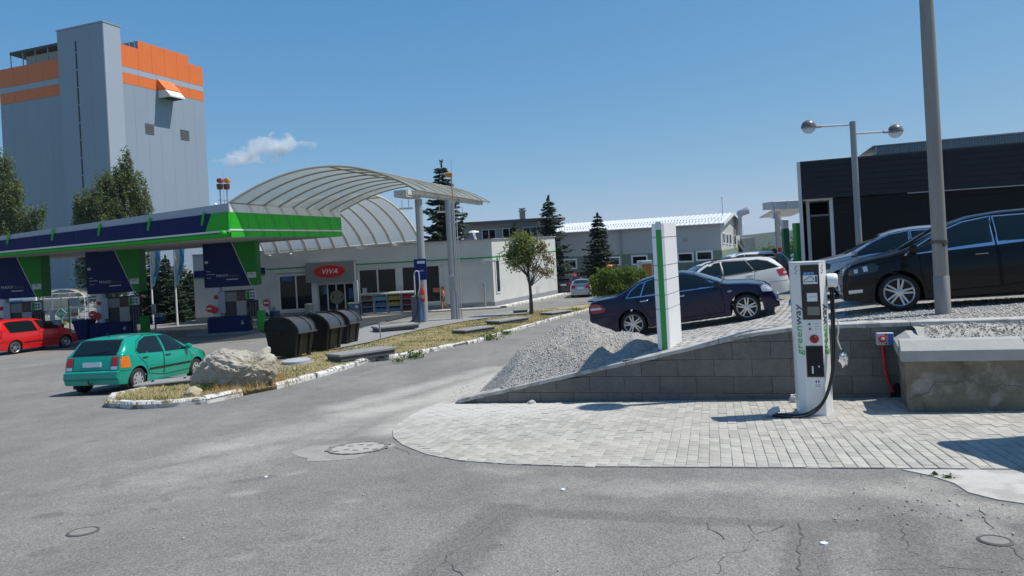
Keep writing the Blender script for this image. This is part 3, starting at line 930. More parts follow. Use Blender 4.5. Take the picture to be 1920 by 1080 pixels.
kerbrun([upper[-1], Vector((-8.45, 16)), kl[0]], .9)
kerbrun([upper[8], upper[9]], .9)
# grey block paving of the pump island round the two posts
pvp = [hit(*p) for p in [(612, 664), (606, 655), (640, 632), (700, 614), (780, 602), (860, 599), (930, 591), (1000, 583), (985, 592), (930, 598), (880, 605), (810, 618), (740, 634), (690, 648), (640, 658)]]
pv = MB(); subpoly(pv, [(p.x, p.y) for p in pvp], lambda x, y: gz(y) + .125)
mpv = M('grey_block_paving', (.27, .27, .265), .9, var=.12, vs=2, bump=.3, bs=50)
t = mpv.node_tree; bk = t.nodes.new('ShaderNodeTexBrick'); bk.inputs['Scale'].default_value = 1.0
bk.inputs['Brick Width'].default_value = .2; bk.inputs['Row Height'].default_value = .1; bk.inputs['Mortar Size'].default_value = .008
bk.inputs['Color1'].default_value = (.30, .30, .295, 1); bk.inputs['Color2'].default_value = (.24, .24, .235, 1); bk.inputs['Mortar'].default_value = (.12, .12, .11, 1)
tcx = t.nodes.new('ShaderNodeTexCoord'); t.links.new(tcx.outputs['Object'], bk.inputs['Vector']); t.links.new(bk.outputs['Color'], t.nodes['Principled BSDF'].inputs['Base Color'])
pave2 = struct('island_paving', pv, mpv, 40, 'grey block paving round the two tall posts')
# worn white guide lines on the forecourt
m_line = M('worn_line_paint', (.55, .55, .53), .85, var=.15, vs=6, c2=(.2, .2, .195), c2s=8, c2t=(.5, .62))
for pts in ([(690, 612), (780, 599)], [(600, 634), (690, 611)], [(905, 579), (960, 573)]):
 P = [hit(*p) for p in pts]; d = (P[1] - P[0]).normalized(); n = Vector((-d.y, d.x, 0)) * .07
 rows = []
 for i in range(7):
  q = P[0].lerp(P[1], i / 6)
  rows.append([(q.x + n.x, q.y + n.y, gz(q.y + n.y) + .006), (q.x - n.x, q.y - n.y, gz(q.y - n.y) + .006)])
 mb = MB(); mb.sheet(rows); struct('road_marking', mb, m_line, label='worn white line on the forecourt asphalt')

# inside test for plan polygons
def inside(p, poly):
 r = False
 for i in range(len(poly)):
  a, b_ = poly[i - 1], poly[i]
  if (a[1] > p[1]) != (b_[1] > p[1]) and p[0] < (b_[0] - a[0]) * (p[1] - a[1]) / (b_[1] - a[1]) + a[0]: r = not r
 return r
pvpoly = [(p.x, p.y) for p in pvp]
def grass(n, mat, name, label, h0, h1, cond):
 V = []; F = []
 xs_ = [p[0] for p in poly]; ys_ = [p[1] for p in poly]
 cnt = 0
 while cnt < n:
  # denser where near
  y = 12.5 + (42 - 12.5) * nr.rand() ** 1.5; x = nr.uniform(min(xs_), 6)
  if not inside((x, y), poly) or inside((x, y), pvpoly): continue
  if not cond(x, y): cnt += .2; continue
  cnt += 1
  h = nr.uniform(h0, h1); a = nr.rand() * 6.28; l = nr.uniform(.2, .9) * h; w = .005 + .004 * nr.rand() + y * .00018
  z = gz(y) + .085
  dx, dy = math.cos(a), math.sin(a)
  b_ = len(V)
  V += [(x - dy * w, y + dx * w, z), (x + dy * w, y - dx * w, z), (x + dx * l, y + dy * l, z + h)]
  F.append((b_, b_ + 1, b_ + 2))
 o = link(name, fastmesh(name, V, F, mat)); tag(o, label, 'grass', kind='stuff')
def gn(x, y): return mnoise.noise(Vector((x * .8, y * .8, 4)))
grass(34000, leafmat('straw', (.44, .36, .20), tr=.3), 'dry_grass', 'sunburnt straw grass on the kerbed island', .02, .065, lambda x, y: gn(x, y) < .25 and rng.random() < .8)
grass(12000, leafmat('turf_green', (.09, .12, .03), tr=.3), 'green_grass', 'surviving green grass on the kerbed island', .02, .075, lambda x, y: gn(x, y) > .05 - max(0, (y - 24) * .03))
# ------------------------------------------------------------------ helpers for upright faces of buildings
class Face:
 """an upright plane through ground points a -> b; px(x, y) gives local (u along, z) of what is seen there"""
 def __init__(s, a, b):
  s.a = Vector((a[0], a[1])); s.d = (Vector((b[0], b[1])) - s.a); s.len = s.d.length; s.d.normalize()
  s.n = Vector((s.d.y, -s.d.x))
 def px(s, x, y):
  k, h = ray(x, y)
  # X = k Y ; a + u d
  u = (k * s.a.y - s.a.x) / (s.d.x - k * s.d.y)
  Y = s.a.y + u * s.d.y
  return u, EYE + h * Y
 def P(s, u, z, off=0.0):
  p = s.a + s.d * u + s.n * off
  return Vector((p.x, p.y, z))
 def box(s, mb, u0, u1, z0, z1, o0, o1):
  pts = [s.P(u0, z0, o0), s.P(u1, z0, o0), s.P(u1, z0, o1), s.P(u0, z0, o1)]
  return mb.extr(pts[::-1] if o1 < o0 else pts, (0, 0, z1 - z0))
 def rect(s, x0, y0, x1, y1):       # pixel corners (upper left, lower right) -> u0, u1, z0, z1
  ua, za = s.px(x0, y0); ub, zb = s.px(x1, y1)
  uc, zc = s.px(x0, y1); ud, ze = s.px(x1, y0)
  return min(ua, uc) * .5 + max(ua, uc) * .5, (ub + ud) / 2, (zb + zc) / 2, (za + ze) / 2
def frame_window(face, parent, u0, u1, z0, z1, nm=2, fw=.08, mfr=None, mgl=None, out=.03, name='window', po=.002):
 mfr = mfr or m_whitedull; mgl = mgl or m_glass
 f = MB()
 face.box(f, u0 - fw, u1 + fw, z0 - fw, z0, 0, out); face.box(f, u0 - fw, u1 + fw, z1, z1 + fw, 0, out)
 face.box(f, u0 - fw, u0, z0, z1, 0, out); face.box(f, u1, u1 + fw, z0, z1, 0, out)
 for i in range(1, nm):
  u = u0 + (u1 - u0) * i / nm
  face.box(f, u - fw / 2, u + fw / 2, z0, z1, 0, out)
 w = f.obj(name, mfr, parent, world=True)
 for i in range(nm):
  a = u0 + (u1 - u0) * i / nm + (.5 * fw if i else 0); b_ = u0 + (u1 - u0) * (i + 1) / nm - (.5 * fw if i < nm - 1 else 0)
  p = MB(); face.box(p, a, b_, z0, z1, po, po + .012)
  p.obj('pane', mgl, w, world=True)
 return w

# ------------------------------------------------------------------ feed-mill tower
def tower():
 Y0 = 120.0
 P0 = at(192, 40, Y0); dR = Vector((.339, .941)).normalized(); dL = Vector((-.941, .339)).normalized()
 p0 = Vector((P0.x, P0.y))
 t = thing('mill_tower', 'tall grey clad mill tower with orange bands behind the petrol station', 'tower', (p0.x, p0.y, -6))
 m_cl = M('grey_cladding', (.255, .31, .39), .5, .0, var=.05, vs=.06, spec=.4)
 m_cl2 = M('grey_cladding_band', (.33, .38, .46), .5, .0, var=.04, vs=.06)
 zb = -6.0
 mr = Face(p0 + dR * 3.15 + dL * .35, p0 + dR * 22.9 + dL * .35)         # right face of the main block
 ml = Face(p0 + dL * 31 + dR * 3.15, p0 + dL * 11 + dR * 3.15)           # left face
 sh_l = Face(p0 + dL * 11.0, p0); sh_r = Face(p0, p0 + dR * 3.5)
 z_sh = P0.z
 # shaft
 s_ = MB(); q = [p0, p0 + dR * 3.45, p0 + dR * 3.45 + dL * 11, p0 + dL * 11]
 s_.prism([tuple(v) for v in q], zb, z_sh - .1); s_.obj('stair_shaft', m_cl, t, world=True)
 c = MB(); q2 = [p0 - dL * .15 - dR * .15, p0 + dR * 3.6 - dL * .15, p0 + dR * 3.6 + dL * 11.15, p0 + dL * 11.15 - dR * .15]
 c.prism([tuple(v) for v in q2], z_sh - .1, z_sh + .12); c.obj('coping', m_greymetal, t, world=True)
 # cladding strips, each a panel, on the four visible faces
 def strips(face, u0, u1, zt, step, mat, off=.06, gap=.02):
  n = max(1, round((u1 - u0) / step)); w = (u1 - u0) / n
  for i in range(n):
   mb = MB(); a = u0 + i * w + gap / 2; b_ = u0 + (i + 1) * w - gap / 2
   f = zt if callable(zt) else (lambda u: zt)
   mb.extr([face.P(a, zb, .005), face.P(b_, zb, .005), face.P(b_, f(b_), .005), face.P(a, f(a), .005)], face.n.to_3d() * off)
   mb.obj('cladding_panel', mat, t, world=True)
 # slit window in the shaft
 us, z1 = sh_l.px(143, 77); us2, z0 = sh_l.px(156, 330)
 us = (us + us2) / 2 - .1
 strips(sh_l, 0, us - .2, z_sh - .12, 3.6, m_cl); strips(sh_l, us + .2, 11.0, z_sh - .12, 3.6, m_cl)
 sl_ = MB(); sh_l.box(sl_, us - .18, us + .18, z0 - 12, z1, .0, .02); w = sl_.obj('slit_window', m_glass, t, world=True)
 bars = MB()
 z = z0
 while z < z1:
  sh_l.box(bars, us - .18, us + .18, z, z + .22, .02, .05); z += 3.1
 bars.obj('transom', m_cl, w, world=True)
 ab = MB(); sh_l.box(ab, us - .2, us + .2, z1, z_sh - .12, .005, .06); ab.obj('cladding_panel', m_cl, t, world=True)
 strips(sh_r, 0.0, 3.4, z_sh - .12, 3.4, m_cl2)
 # main block with stepped parapet
 u_s1, zt1 = mr.px(257, 77); u_s0, zt0 = mr.px(229, 86); u_e, zt2 = mr.px(352, 104); u_e2, zt3 = mr.px(354, 120); uend, zt4 = mr.px(382, 130)
 zlow = (zt0 + zt3 + zt4) / 3 + .2; zhigh = (zt1 + zt2) / 2
 body = MB()
 ctr = [p0 + dR * 3.15 + dL * .35, p0 + dR * 22.85 + dL * .35, p0 + dR * 22.85 + dL * 30.9, p0 + dR * 3.15 + dL * 30.9]
 body.prism([tuple(v) for v in ctr], zb, zlow - 1.5); body.obj('mill_block', m_cl, t, world=True)
 _, b1a = mr.px(300, 142); _, b1b = mr.px(300, 152.5); _, b2b = mr.px(300, 172)
 b1a = mr.px(230, 124)[1]; b1b = mr.px(230, 135)[1]; b2b = mr.px(230, 155)[1]
 L = 19.7
 strips(mr, 0.0, L, b2b - .05, 2.9, m_cl)
 def band(face, u0, u1, z0, z1, mat, name='band_panel', off=.08, n=5):
  w = (u1 - u0) / n
  for i in range(n):
   mb = MB(); face.box(mb, u0 + i * w + .02, u0 + (i + 1) * w - .02, z0, z1, .005, off); mb.obj(name, mat, t, world=True)
 band(mr, 0, L, b2b, b1b - .02, m_orange); band(mr, 0, L, b1b + .02, b1a - .02, m_cl2, 'grey_band_panel', .06)
 band(mr, 0, u_s1, b1a + .02, zlow, m_orange, n=1); band(mr, u_s1, u_e, b1a + .02, zhigh, m_orange, n=4); band(mr, u_e, L, b1a + .02, zlow, m_orange, n=1)
 hb = MB(); hb.prism([tuple(mr.a + mr.d * u_s1 - mr.n * 0), tuple(mr.a + mr.d * u_e), tuple(mr.a + mr.d * u_e - mr.n * 12), tuple(mr.a + mr.d * u_s1 - mr.n * 12)], zlow - 1.6, zhigh - .05)
 hb.obj('roof_house', m_cl, t, world=True)
 # left face bands
 LL = 20.0
 strips(ml, 0.0, LL, ml.px(8, 196)[1] - .05, 3.3, m_cl)
 za, zb_, zc, zd = ml.px(8, 130)[1], ml.px(8, 165)[1], ml.px(8, 176)[1], ml.px(8, 196)[1]
 m_or2 = m_orange
 band(ml, 0, LL, zd, zc - .02, m_or2); band(ml, 0, LL, zc + .02, zb_ - .02, m_cl2, 'grey_band_panel', .06); band(ml, 0, LL, zb_ + .02, za, m_or2)
 # roof shelter on slender legs above the left face
 u0, zr = ml.px(16, 119); u1, zr2 = ml.px(106, 99)
 ro = MB(); ro.extr([ml.P(u0, za + 2.6, -.3), ml.P(LL, za + 2.6, -.3), ml.P(LL, za + 2.2, -6), ml.P(u0, za + 2.2, -6)], (0, 0, .5)); ro.obj('roof_shelter', M('dark_roofing', (.05, .05, .055), .7), t, world=True)
 wl = MB(); ml.box(wl, u0 + 2.6, LL, za - 1.0, za + 2.2, -3, -1.6); wl.obj('parapet_wall', M('pale_panel', (.4, .38, .35), .8), t, world=True)
 for k in range(6):
  u = u0 + (LL - u0) * k / 5.2
  p = MB(); ml.box(p, u, u + .14, za - .2, za + 2.6, -.5, -.36); p.obj('shelter_post', m_greymetal, t, world=True)
 # hooded hoist box on the right face
 ua, zt = mr.px(294, 150); ub, _ = mr.px(323, 158); _, zm = mr.px(296, 181)
 h = MB(); e = 3.0
 zbt = zm - .3
 P = lambda u, z, o: mr.P(u, z, o)
 h.extr([P(ua, zt, .1), P(ua, zbt + .25, e), P(ua, zbt, e), P(ua, zbt, .1)], (mr.d * (ub - ua)).to_3d())
 hd = h.obj('hoist_hood', m_whitedull, t, world=True)
 bt = MB(); mr.box(bt, ua + .3, ub - .3, zbt - .04, zbt - .01, .4, e - .3); bt.obj('hood_opening', m_dark, hd, world=True)
 tp = MB(); tp.extr([P(ua - .06, zt + .05, .1), P(ub + .06, zt + .05, .1), P(ub + .06, zt + (zbt + .25 - zt) * .64 + .05, .1 + (e - .1) * .64), P(ua - .06, zt + (zbt + .25 - zt) * .64 + .05, .1 + (e - .1) * .64)], Vector((0, 0, .12)) + mr.n.to_3d() * .05); tp.obj('hood_roof', m_orange, hd, world=True)
 sd_ = MB(); sd_.extr([P(ua - .05, zt, .1), P(ua - .05, zt + (zbt + .25 - zt) * .64, .1 + (e - .1) * .64), P(ua - .05, zt + (zbt + .25 - zt) * .64, .1)], (mr.d * -.03).to_3d()); sd_.obj('hood_cheek', m_orange, hd, world=True)
 # louvres
 for x0, y0, x1, y1 in ((272, 232, 288, 251), (338, 244, 354, 262)):
  a, b_, c0, c1 = mr.rect(x0, y0, x1, y1)
  g_ = MB(); mr.box(g_, a, b_, c0, c1, .05, .10); lv = g_.obj('louvre', M('louvre_grey', (.10, .10, .105), .6), t, world=True)
  sl2 = MB(); z = c0
  while z < c1 - .1:
   mr.box(sl2, a, b_, z, z + .09, .10, .17); z += .3
  sl2.obj('slat', M('louvre_slat', (.17, .17, .17), .6), lv, world=True)
 # roof rail and lightning rods
 rl = MB()
 for k in range(4):
  p = p0 + dR * (3.6 + k * 1.1) + dL * .6
  rl.tube([(p.x, p.y, zlow - 1), (p.x, p.y, zlow + 1.0)], .05, 5)
 pa, pb = p0 + dR * 3.6 + dL * .6, p0 + dR * 6.9 + dL * .6
 rl.tube([(pa.x, pa.y, zlow + 1), (pb.x, pb.y, zlow + 1)], .05, 5)
 rl.obj('roof_rail', m_greymetal, t, world=True)
tower()

# ------------------------------------------------------------------ shop
m_render = M('pale_render', (.55, .55, .515), .85, var=.05, vs=.8, bump=.25, bs=60, c2=(.49, .49, .46), c2s=.5, c2t=(.5, .7))
m_plinth = M('grey_plinth', (.22, .23, .245), .85, var=.08, vs=2)
fac = Face((-22.6, 49.0), (-1.44, 48.6)); side = Face((-1.44, 48.6), (3.73, 60.1))
shop = thing('station_shop', 'low pale grey petrol station shop with red oval sign over the entrance', 'shop', (-12, 49, gz(49)))
ZR = 2.79
def shopwall():
 mb = MB()
 back = Vector((3.73, 60.1)) + Vector((-19, 1.5))
 q = [(-22.6, 49.0), (-1.44, 48.6), (3.73, 60.1), (-18, 62)]
 mb.prism(q, -2.6, ZR)
 mb.obj('wall', m_render, shop, world=True)
 pl = MB(); fac.box(pl, 0, fac.len + .03, -2.6, gz(48.7) + .42, .003, .03); pl.obj('plinth', m_plinth, shop, world=True)
 pl = MB(); pl.extr([side.P(0, -2.6, .003), side.P(side.len, -2.8, .003), side.P(side.len, gz(60) + .45, .003), side.P(0, gz(48.7) + .42, .003)], side.n.to_3d() * .03); pl.obj('plinth', m_plinth, shop, world=True)
 cpg = MB(); fac.box(cpg, 0, fac.len + .12, ZR, ZR + .06, -.3, .10); side.box(cpg, -.12, side.len + .1, ZR + .002, ZR + .058, -.3, .10); cpg.obj('roof_edge', m_greymetal, shop, world=True)
 gs = m_green
 _, z = fac.px(900, 483.5)
 st = MB(); fac.box(st, 5.2, fac.len + .02, z - .045, z + .045, .003, .02); st.obj('green_stripe', gs, shop, world=True)
 _, z = side.px(930, 481)
 st = MB(); side.box(st, .02, side.len, z - .045, z + .045, .003, .02); st.obj('green_stripe', gs, shop, world=True)
 a, b_, c0, c1 = fac.rect(362, 505, 497, 517)
 st = MB(); fac.box(st, 0.05, b_, c0, c1, .003, .05); st.obj('blue_band', m_blue, shop, world=True)
 st = MB(); fac.box(st, 0.05, b_, c0 - .09, c0 - .01, .003, .05); st.obj('green_band', m_green, shop, world=True)
 # fascia projecting over the windows
 ua, zt = fac.px(498, 518);
 fb = MB(); fac.box(fb, fac.px(515, 514)[0], fac.px(930, 487)[0], fac.px(700, 500)[1] - .10, fac.px(700, 500)[1], .003, .12); fb.obj('window_head', m_render, shop, world=True)
shopwall()
m_pg = M('shop_glass', (.008, .011, .013), .04, spec=.3)
a, b_, c0, c1 = fac.rect(526, 517, 586, 579); frame_window(fac, shop, a, b_, c0, c1, 2, .10, m_whitedull, m_pg)
a, b_, c0, c1 = fac.rect(675, 505.5, 742, 556); frame_window(fac, shop, a, b_, c0, c1, 2, .10, m_whitedull, m_pg)
a, b_, c0, c1 = fac.rect(756, 500, 824, 566); frame_window(fac, shop, a, b_, c0, c1, 2, .10, m_whitedull, m_pg)
a, b_, c0, c1 = fac.rect(599, 533, 664, 586)
dw = frame_window(fac, shop, a, b_, gz(48.9) + .05, c1, 4, .09, m_whitedull, m_pg, name='sliding_door')
# round emblem with two dark eyes on the door glass and posters in the windows
def disc(face, parent, x, y, r, mat, off, name):
 u, z = face.px(x, y)
 mb = MB()
 pts = [face.P(u + r * math.cos(k * math.pi / 12), z + r * math.sin(k * math.pi / 12), off) for k in range(24)]
 mb.extr(pts[::-1], face.n.to_3d() * .008)
 return mb.obj(name, mat, parent, world=True)
pos = disc(fac, shop, 632, 557, .50, M('poster_ring', (.20, .15, .10), .5), .036, 'door_emblem'); disc(fac, pos, 632, 557, .40, M('poster_disc', (.17, .16, .12), .5), .046, 'emblem_disc')
for x in (625, 641):
 disc(fac, pos, x, 557, .07, m_dark, .056, 'emblem_dot')
for x0, y0, x1, y1, col in ((528, 517, 548, 527, (.03, .10, .28)), (680, 540, 688, 552, (.4, .4, .38)), (697, 549, 704, 556, (.35, .35, .3)), (720, 548, 728, 556, (.4, .4, .4)), (766, 545, 778, 553, (.42, .40, .36)), (606, 536, 613, 552, (.05, .12, .25)), (654, 540, 662, 560, (.03, .07, .2)), (812, 540, 824, 548, (.45, .15, .05))):
 a, b_, c0, c1 = fac.rect(x0, y0, x1, y1)
 mb = MB(); fac.box(mb, a, b_, c0, c1, .013, .02); mb.obj('poster', M('poster', col, .5, var=.25, vs=2), shop, world=True)
# portal sign
a, b_, c0, c1 = fac.rect(579, 497, 668, 527)
c1 = c1 + .25
mb = MB(); fac.box(mb, a, b_, c0, c1, .005, .75); sb = mb.obj('sign_box', M('sign_grey', (.20, .205, .21), .6), shop, world=True)
u, z = fac.px(621, 508); u += .1
def ellipse(rx, rz, off, th):
 return [fac.P(u + rx * math.cos(k * math.pi / 20), z + rz * math.sin(k * math.pi / 20), off) for k in range(40)]
mb = MB(); mb.extr(ellipse(1.08, .41, .753, 0)[::-1], fac.n.to_3d() * .05); el = mb.obj('red_oval', M('sign_red', (.55, .008, .012), .3), shop, world=True)
mb = MB()
e1, e2 = ellipse(1.12, .45, .757, 0), ellipse(1.05, .38, .757, 0)
mb.sheet([[p for p in e1] + [e1[0]], [p for p in e2] + [e2[0]]]); mb.obj('oval_rim', M('rim_red', (.62, .10, .02), .4), el, world=True)
def facelet(s, face, parent, u, z, off, size, mat, shear=0, space=1, name='lettering', depth=.004):
 me = letters(s, size, mat, depth, shear, space)
 p = face.P(u, z, off); d = face.d.to_3d()
 r = d; up = Vector((0, 0, 1)); n = face.n.to_3d()
 me.transform(Matrix(((r.x, up.x, n.x, p.x), (r.y, up.y, n.y, p.y), (r.z, up.z, n.z, p.z), (0, 0, 0, 1))))
 return link(name, me, parent, world=True)
m_letw = M('white_lettering', (.8, .8, .8), .5)
vl = facelet('VIVA', fac, el, u, z - .02, .81, .50, m_letw, .25, 1.12, depth=.012)
# portal pillars
for x0, x1 in ((588, 598), (666, 674)):
 a, b_, c0, c1 = fac.rect(x0, 528, x1, 588)
 mb = MB(); fac.box(mb, a, b_, gz(48.9) - .1, c1 + .1, .005, .35); mb.obj('portal_pillar', m_whitedull, shop, world=True)
for x0, x1 in ((744, 754), (826, 832)):
 a, b_, c0, c1 = fac.rect(x0, 503, x1, 560)
 mb = MB(); fac.box(mb, a, b_, gz(48.9) + .45, c1 + .1, .005, .10); mb.obj('pilaster', m_render, shop, world=True)
# narrow window and door in the sunlit side wall
a, b_, c0, c1 = side.rect(930, 489, 936, 547); w = frame_window(side, shop, a, b_, c0, c1, 1, .10, m_whitedull, m_pg, out=.05)
a, b_, c0, c1 = side.rect(991.5, 513, 996, 562); mb = MB(); side.box(mb, a, b_, c0, c1, .005, .04); mb.obj('side_door', M('door_blue', (.20, .26, .30), .5), shop, world=True)
a, b_, c0, c1 = side.rect(1005, 536, 1011, 549); mb = MB(); side.box(mb, a, b_, c0, c1, .005, .02); mb.obj('meter_hatch', M('hatch_grey', (.45, .46, .45), .6), shop, world=True)
a, b_, c0, c1 = fac.rect(904, 489, 911, 495); mb = MB(); fac.box(mb, a, b_, c0, c1, .005, .025); mb.obj('small_plate', m_whitedull, shop, world=True)
# security cameras / spotlights along the facade
for i, (x, y, lab) in enumerate([(507, 479, 'white spotlight under the vault springing, leftmost on the shop front'), (546, 476, 'white spotlight on the shop front between the pump pylon and the red sign'), (676, 466, 'white spotlight on the shop front right of the red oval sign'), (743, 460, 'white spotlight on the shop front nearest the round posts')]):
 uu, zz = fac.px(x, y)
 p = fac.P(uu, zz, .02)
 s_ = thing('spotlight', lab, 'spotlight', tuple(p), group='spotlights along the shop front')
 mb = MB(); mb.box((0, -.18, .0), (.05, .36, .05)); mb.obj('bracket', m_greymetal, s_)
 mb = MB(Matrix.Translation((-.05, -.42, .03)) @ Matrix.Rotation(R(-25), 4, 'X') @ Matrix.Rotation(R(35), 4, 'Z')); mb.box((0, 0, 0), (.42, .26, .16), b=.03); mb.obj('lamp_head', m_white, s_)
uu, zz = side.px(933, 475); p = side.P(uu, zz, .02)
s_ = thing('security_camera', 'small white camera on the corner of the sunlit shop wall', 'camera', tuple(p))
mb = MB(); mb.box((.15, 0, 0), (.3, .05, .05)); mb.box((.1, 0, -.3), (.04, .04, .6)); mb.obj('bracket', m_greymetal, s_)
mb = MB(); mb.box((.25, -.15, .08), (.16, .4, .16), b=.03); mb.obj('housing', m_white, s_)
mb = MB(); fac_u, zz = fac.px(911, 578); p = fac.P(fac_u, gz(48), .35)
b_ = MB(); b_.tube([(0, 0, -.05), (0, 0, 1.75)], .07, 8); b_.lathe([(.09, 1.7), (.09, 1.78), (0, 1.8)], 8)
o = b_.obj('bollard', m_greymetal); o.location = p; tag(o, 'thin grey bollard in front of the shaded shop wall', 'bollard')
# shop roof lamp (mushroom vent)
p = at(888, 436, 52)
b_ = MB(); b_.tube([(.25, 0, -1.0), (0, 0, 0)], .08, 8); b_.lathe([(.42, .0), (.36, .1), (0, .16)], 14)
o = b_.obj('roof_vent', m_white); o.location = p; tag(o, 'white mushroom-shaped vent on the shop roof', 'vent')

# kerb step and walkway in front of the shop
mb = MB(); mb.extr([fac.P(4, gz(48.5) - .1, 1.6), fac.P(fac.len + .5, gz(48.2) - .1, 1.1), fac.P(fac.len + .3, gz(48.3) - .1, 0.04), fac.P(4, gz(48.5) - .1, 0.04)], (0, 0, .22))
struct('shop_walkway', mb, M('walkway', (.40, .39, .37), .9, var=.1, vs=2), label='low concrete walkway along the shop front')
mb = MB(); rows = []
for i in range(14):
 q = side.P(side.len * i / 13 * 1.3, 0, .9); q2 = side.P(side.len * i / 13 * 1.3, 0, .05)
 rows.append([(q.x, q.y, gz(q.y) - .02), (q.x, q.y, gz(q.y) + .12), (q2.x, q2.y, gz(q2.y) + .12)])
mb.sheet(rows); struct('side_pavement', mb, m_kerb, label='narrow kerbed strip along the sunlit shop wall')

# ------------------------------------------------------------------ station canopy
CA = Vector((-12.6, 31.0)); CB = Vector((-10.1, 41.0)); CL = Vector((-26.6, 36.0)); cl = (CL - CA).normalized(); cd = (CB - CA).normalized()
LL = 23.0
def z_bot(s): return 3.37 - .21 * s / 14.9
def z_top(s): return 4.89 - .67 * s / 14.9
def z_wl(s): return 4.51 - .52 * s / 14.9
def z_gr(s): return 3.70 - .27 * s / 14.9
canopy = thing('station_canopy', 'green and blue petrol station canopy with white underside', 'canopy', (CA.x, CA.y, gz(31)))
m_sof = M('soffit', (.42, .42, .41), .6, var=.05, vs=.6)
front = Face(CA + cl * LL, CA); right = Face(CA, CB)
m_cgreen = M('canopy_green', (.018, .36, .018), .45, var=.05, vs=.8, spec=.25); m_cblue = M('canopy_blue', (.010, .017, .085), .5, var=.06, vs=1, spec=.12)
mb = MB()
s0, s1 = .12, LL
def corner(s, d): p = CA + cl * s + cd * d; return (p.x, p.y)
rows = []
for s in (0.12, LL):
 a, b_, = corner(s, .12), corner(s, 10.15)
 rows.append([(a[0], a[1], z_bot(s)), (b_[0], b_[1], z_bot(s)), (b_[0], b_[1], z_top(s) - .15), (a[0], a[1], z_top(s) - .15), (a[0], a[1], z_bot(s))])
mb.sheet(rows); mb.add(rows[0][:4], [(0, 1, 2, 3)]); mb.add(rows[1][:4], [(3, 2, 1, 0)])
mb.obj('roof_deck', m_sof, canopy, world=True)
# soffit strips
for k in range(1, 9):
 d0 = 10.0 * k / 9
 sj = MB(); rows = []
 for s in (.3, LL - .2):
  a, b_ = corner(s, d0), corner(s, d0 + .05)
  rows.append([(a[0], a[1], z_bot(s) - .004), (b_[0], b_[1], z_bot(s) - .004), (b_[0], b_[1], z_bot(s) - .02), (a[0], a[1], z_bot(s) - .02), (a[0], a[1], z_bot(s) - .004)])
 sj.sheet(rows); sj.obj('soffit_strip', m_greymetal, canopy, world=True)
def fas(face, u0, u1, s_of, za, zb, mat, name, th=.1, off=.0, sl=0):
 mb = MB()
 P = [face.P(u0, za(s_of(u0)), off), face.P(u1, za(s_of(u1)), off), face.P(u1 + sl, zb(s_of(u1)), off), face.P(u0 + sl, zb(s_of(u0)), off)]
 mb.extr(P, face.n.to_3d() * th)
 return mb.obj(name, mat, canopy, world=True)
sF = lambda u: LL - u
sR = lambda u: 0
n = 9; w = LL / n
edge = LL - 1.25
cuts = [0] + [edge * i / 8 for i in range(1, 9)]
for a, b_ in zip(cuts[:-1], cuts[1:]):
 fas(front, a + .008, b_ - .008, sF, z_gr, z_wl, m_cblue, 'fascia_panel')
def wedge():
 mb = MB()
 zlo, zhi = z_gr(.6), z_wl(.6)
 mb.extr([front.P(edge + .01, zlo, 0), front.P(LL + .1, zlo, 0), front.P(LL + .1, zhi, 0), front.P(edge + .40, zhi, 0)], front.n.to_3d() * .1); mb.obj('fascia_panel', m_cgreen, canopy, world=True)
 mb = MB(); mb.extr([front.P(edge - .006, zlo, 0), front.P(edge + .003, zlo, 0), front.P(edge + .39, zhi, 0), front.P(edge - .006, zhi, 0)], front.n.to_3d() * .096); mb.obj('fascia_panel', m_cblue, canopy, world=True)
wedge()
fas(front, 0, LL + .1, sF, lambda s: z_gr(s) - .085, z_gr, m_whitedull, 'white_line', .125)
mb = MB(); rows = []
for u in np.linspace(0, LL + .15, 24):
 s = sF(u); zc = (z_bot(s) + z_gr(s) - .09) / 2; r = (z_gr(s) - .09 - z_bot(s)) / 2
 rows.append([front.P(u, zc + r * math.sin(a), r * 1.2 * math.cos(a)) for a in np.linspace(-math.pi / 2, math.pi / 2, 9)])
mb.sheet(rows); mb.obj('green_bullnose', m_cgreen, canopy, smooth=60, world=True)
fas(front, 0, LL + .1, sF, lambda s: z_wl(s) + .004, z_top, M('silver_edge', (.34, .37, .42), .5, .2), 'silver_edge', .06)
for x, y in ((384, 411), (283, 421), (190, 431), (103, 440), (19, 448)):
 u, z = front.px(x, y)
 mb = MB(); mb.extr([front.P(u - .14, z - .28, .103), front.P(u - .02, z - .28, .103), front.P(u + .14, z + .30, .103), front.P(u + .02, z + .30, .103)], front.n.to_3d() * .03); mb.obj('green_slash', m_cgreen, canopy, world=True)
nR = 8; wR = (CB - CA).length / nR
for i in range(nR):
 a, b_ = i * wR + .008, (i + 1) * wR - .008
 fas(right, a, b_, sR, lambda s: 3.745, lambda s: 4.49, m_cgreen, 'fascia_panel', .1)
 fas(right, a, b_, sR, lambda s: 3.37, lambda s: 3.66, m_cgreen, 'fascia_panel', .1)
 fas(right, a, b_, sR, lambda s: 4.50, lambda s: 4.885, m_whitedull, 'white_panel', .07)
fas(right, -.1, nR * wR + .05, sR, lambda s: 3.665, lambda s: 3.74, m_whitedull, 'white_line', .12)
mb = MB(); mb.lathe([(0, -.16), (.14, -.1), (.17, 0), (.14, .1), (0, .16)], 12); o = mb.obj('corner_cap', m_cgreen, canopy, smooth=60, world=True)
o.matrix_parent_inverse = Matrix.Identity(4); o.location = Vector((CA.x - .2, CA.y - .15, 3.55)) - Vector(canopy.location)
for i, u in enumerate((LL - .5, LL - 1.4)):
 pass
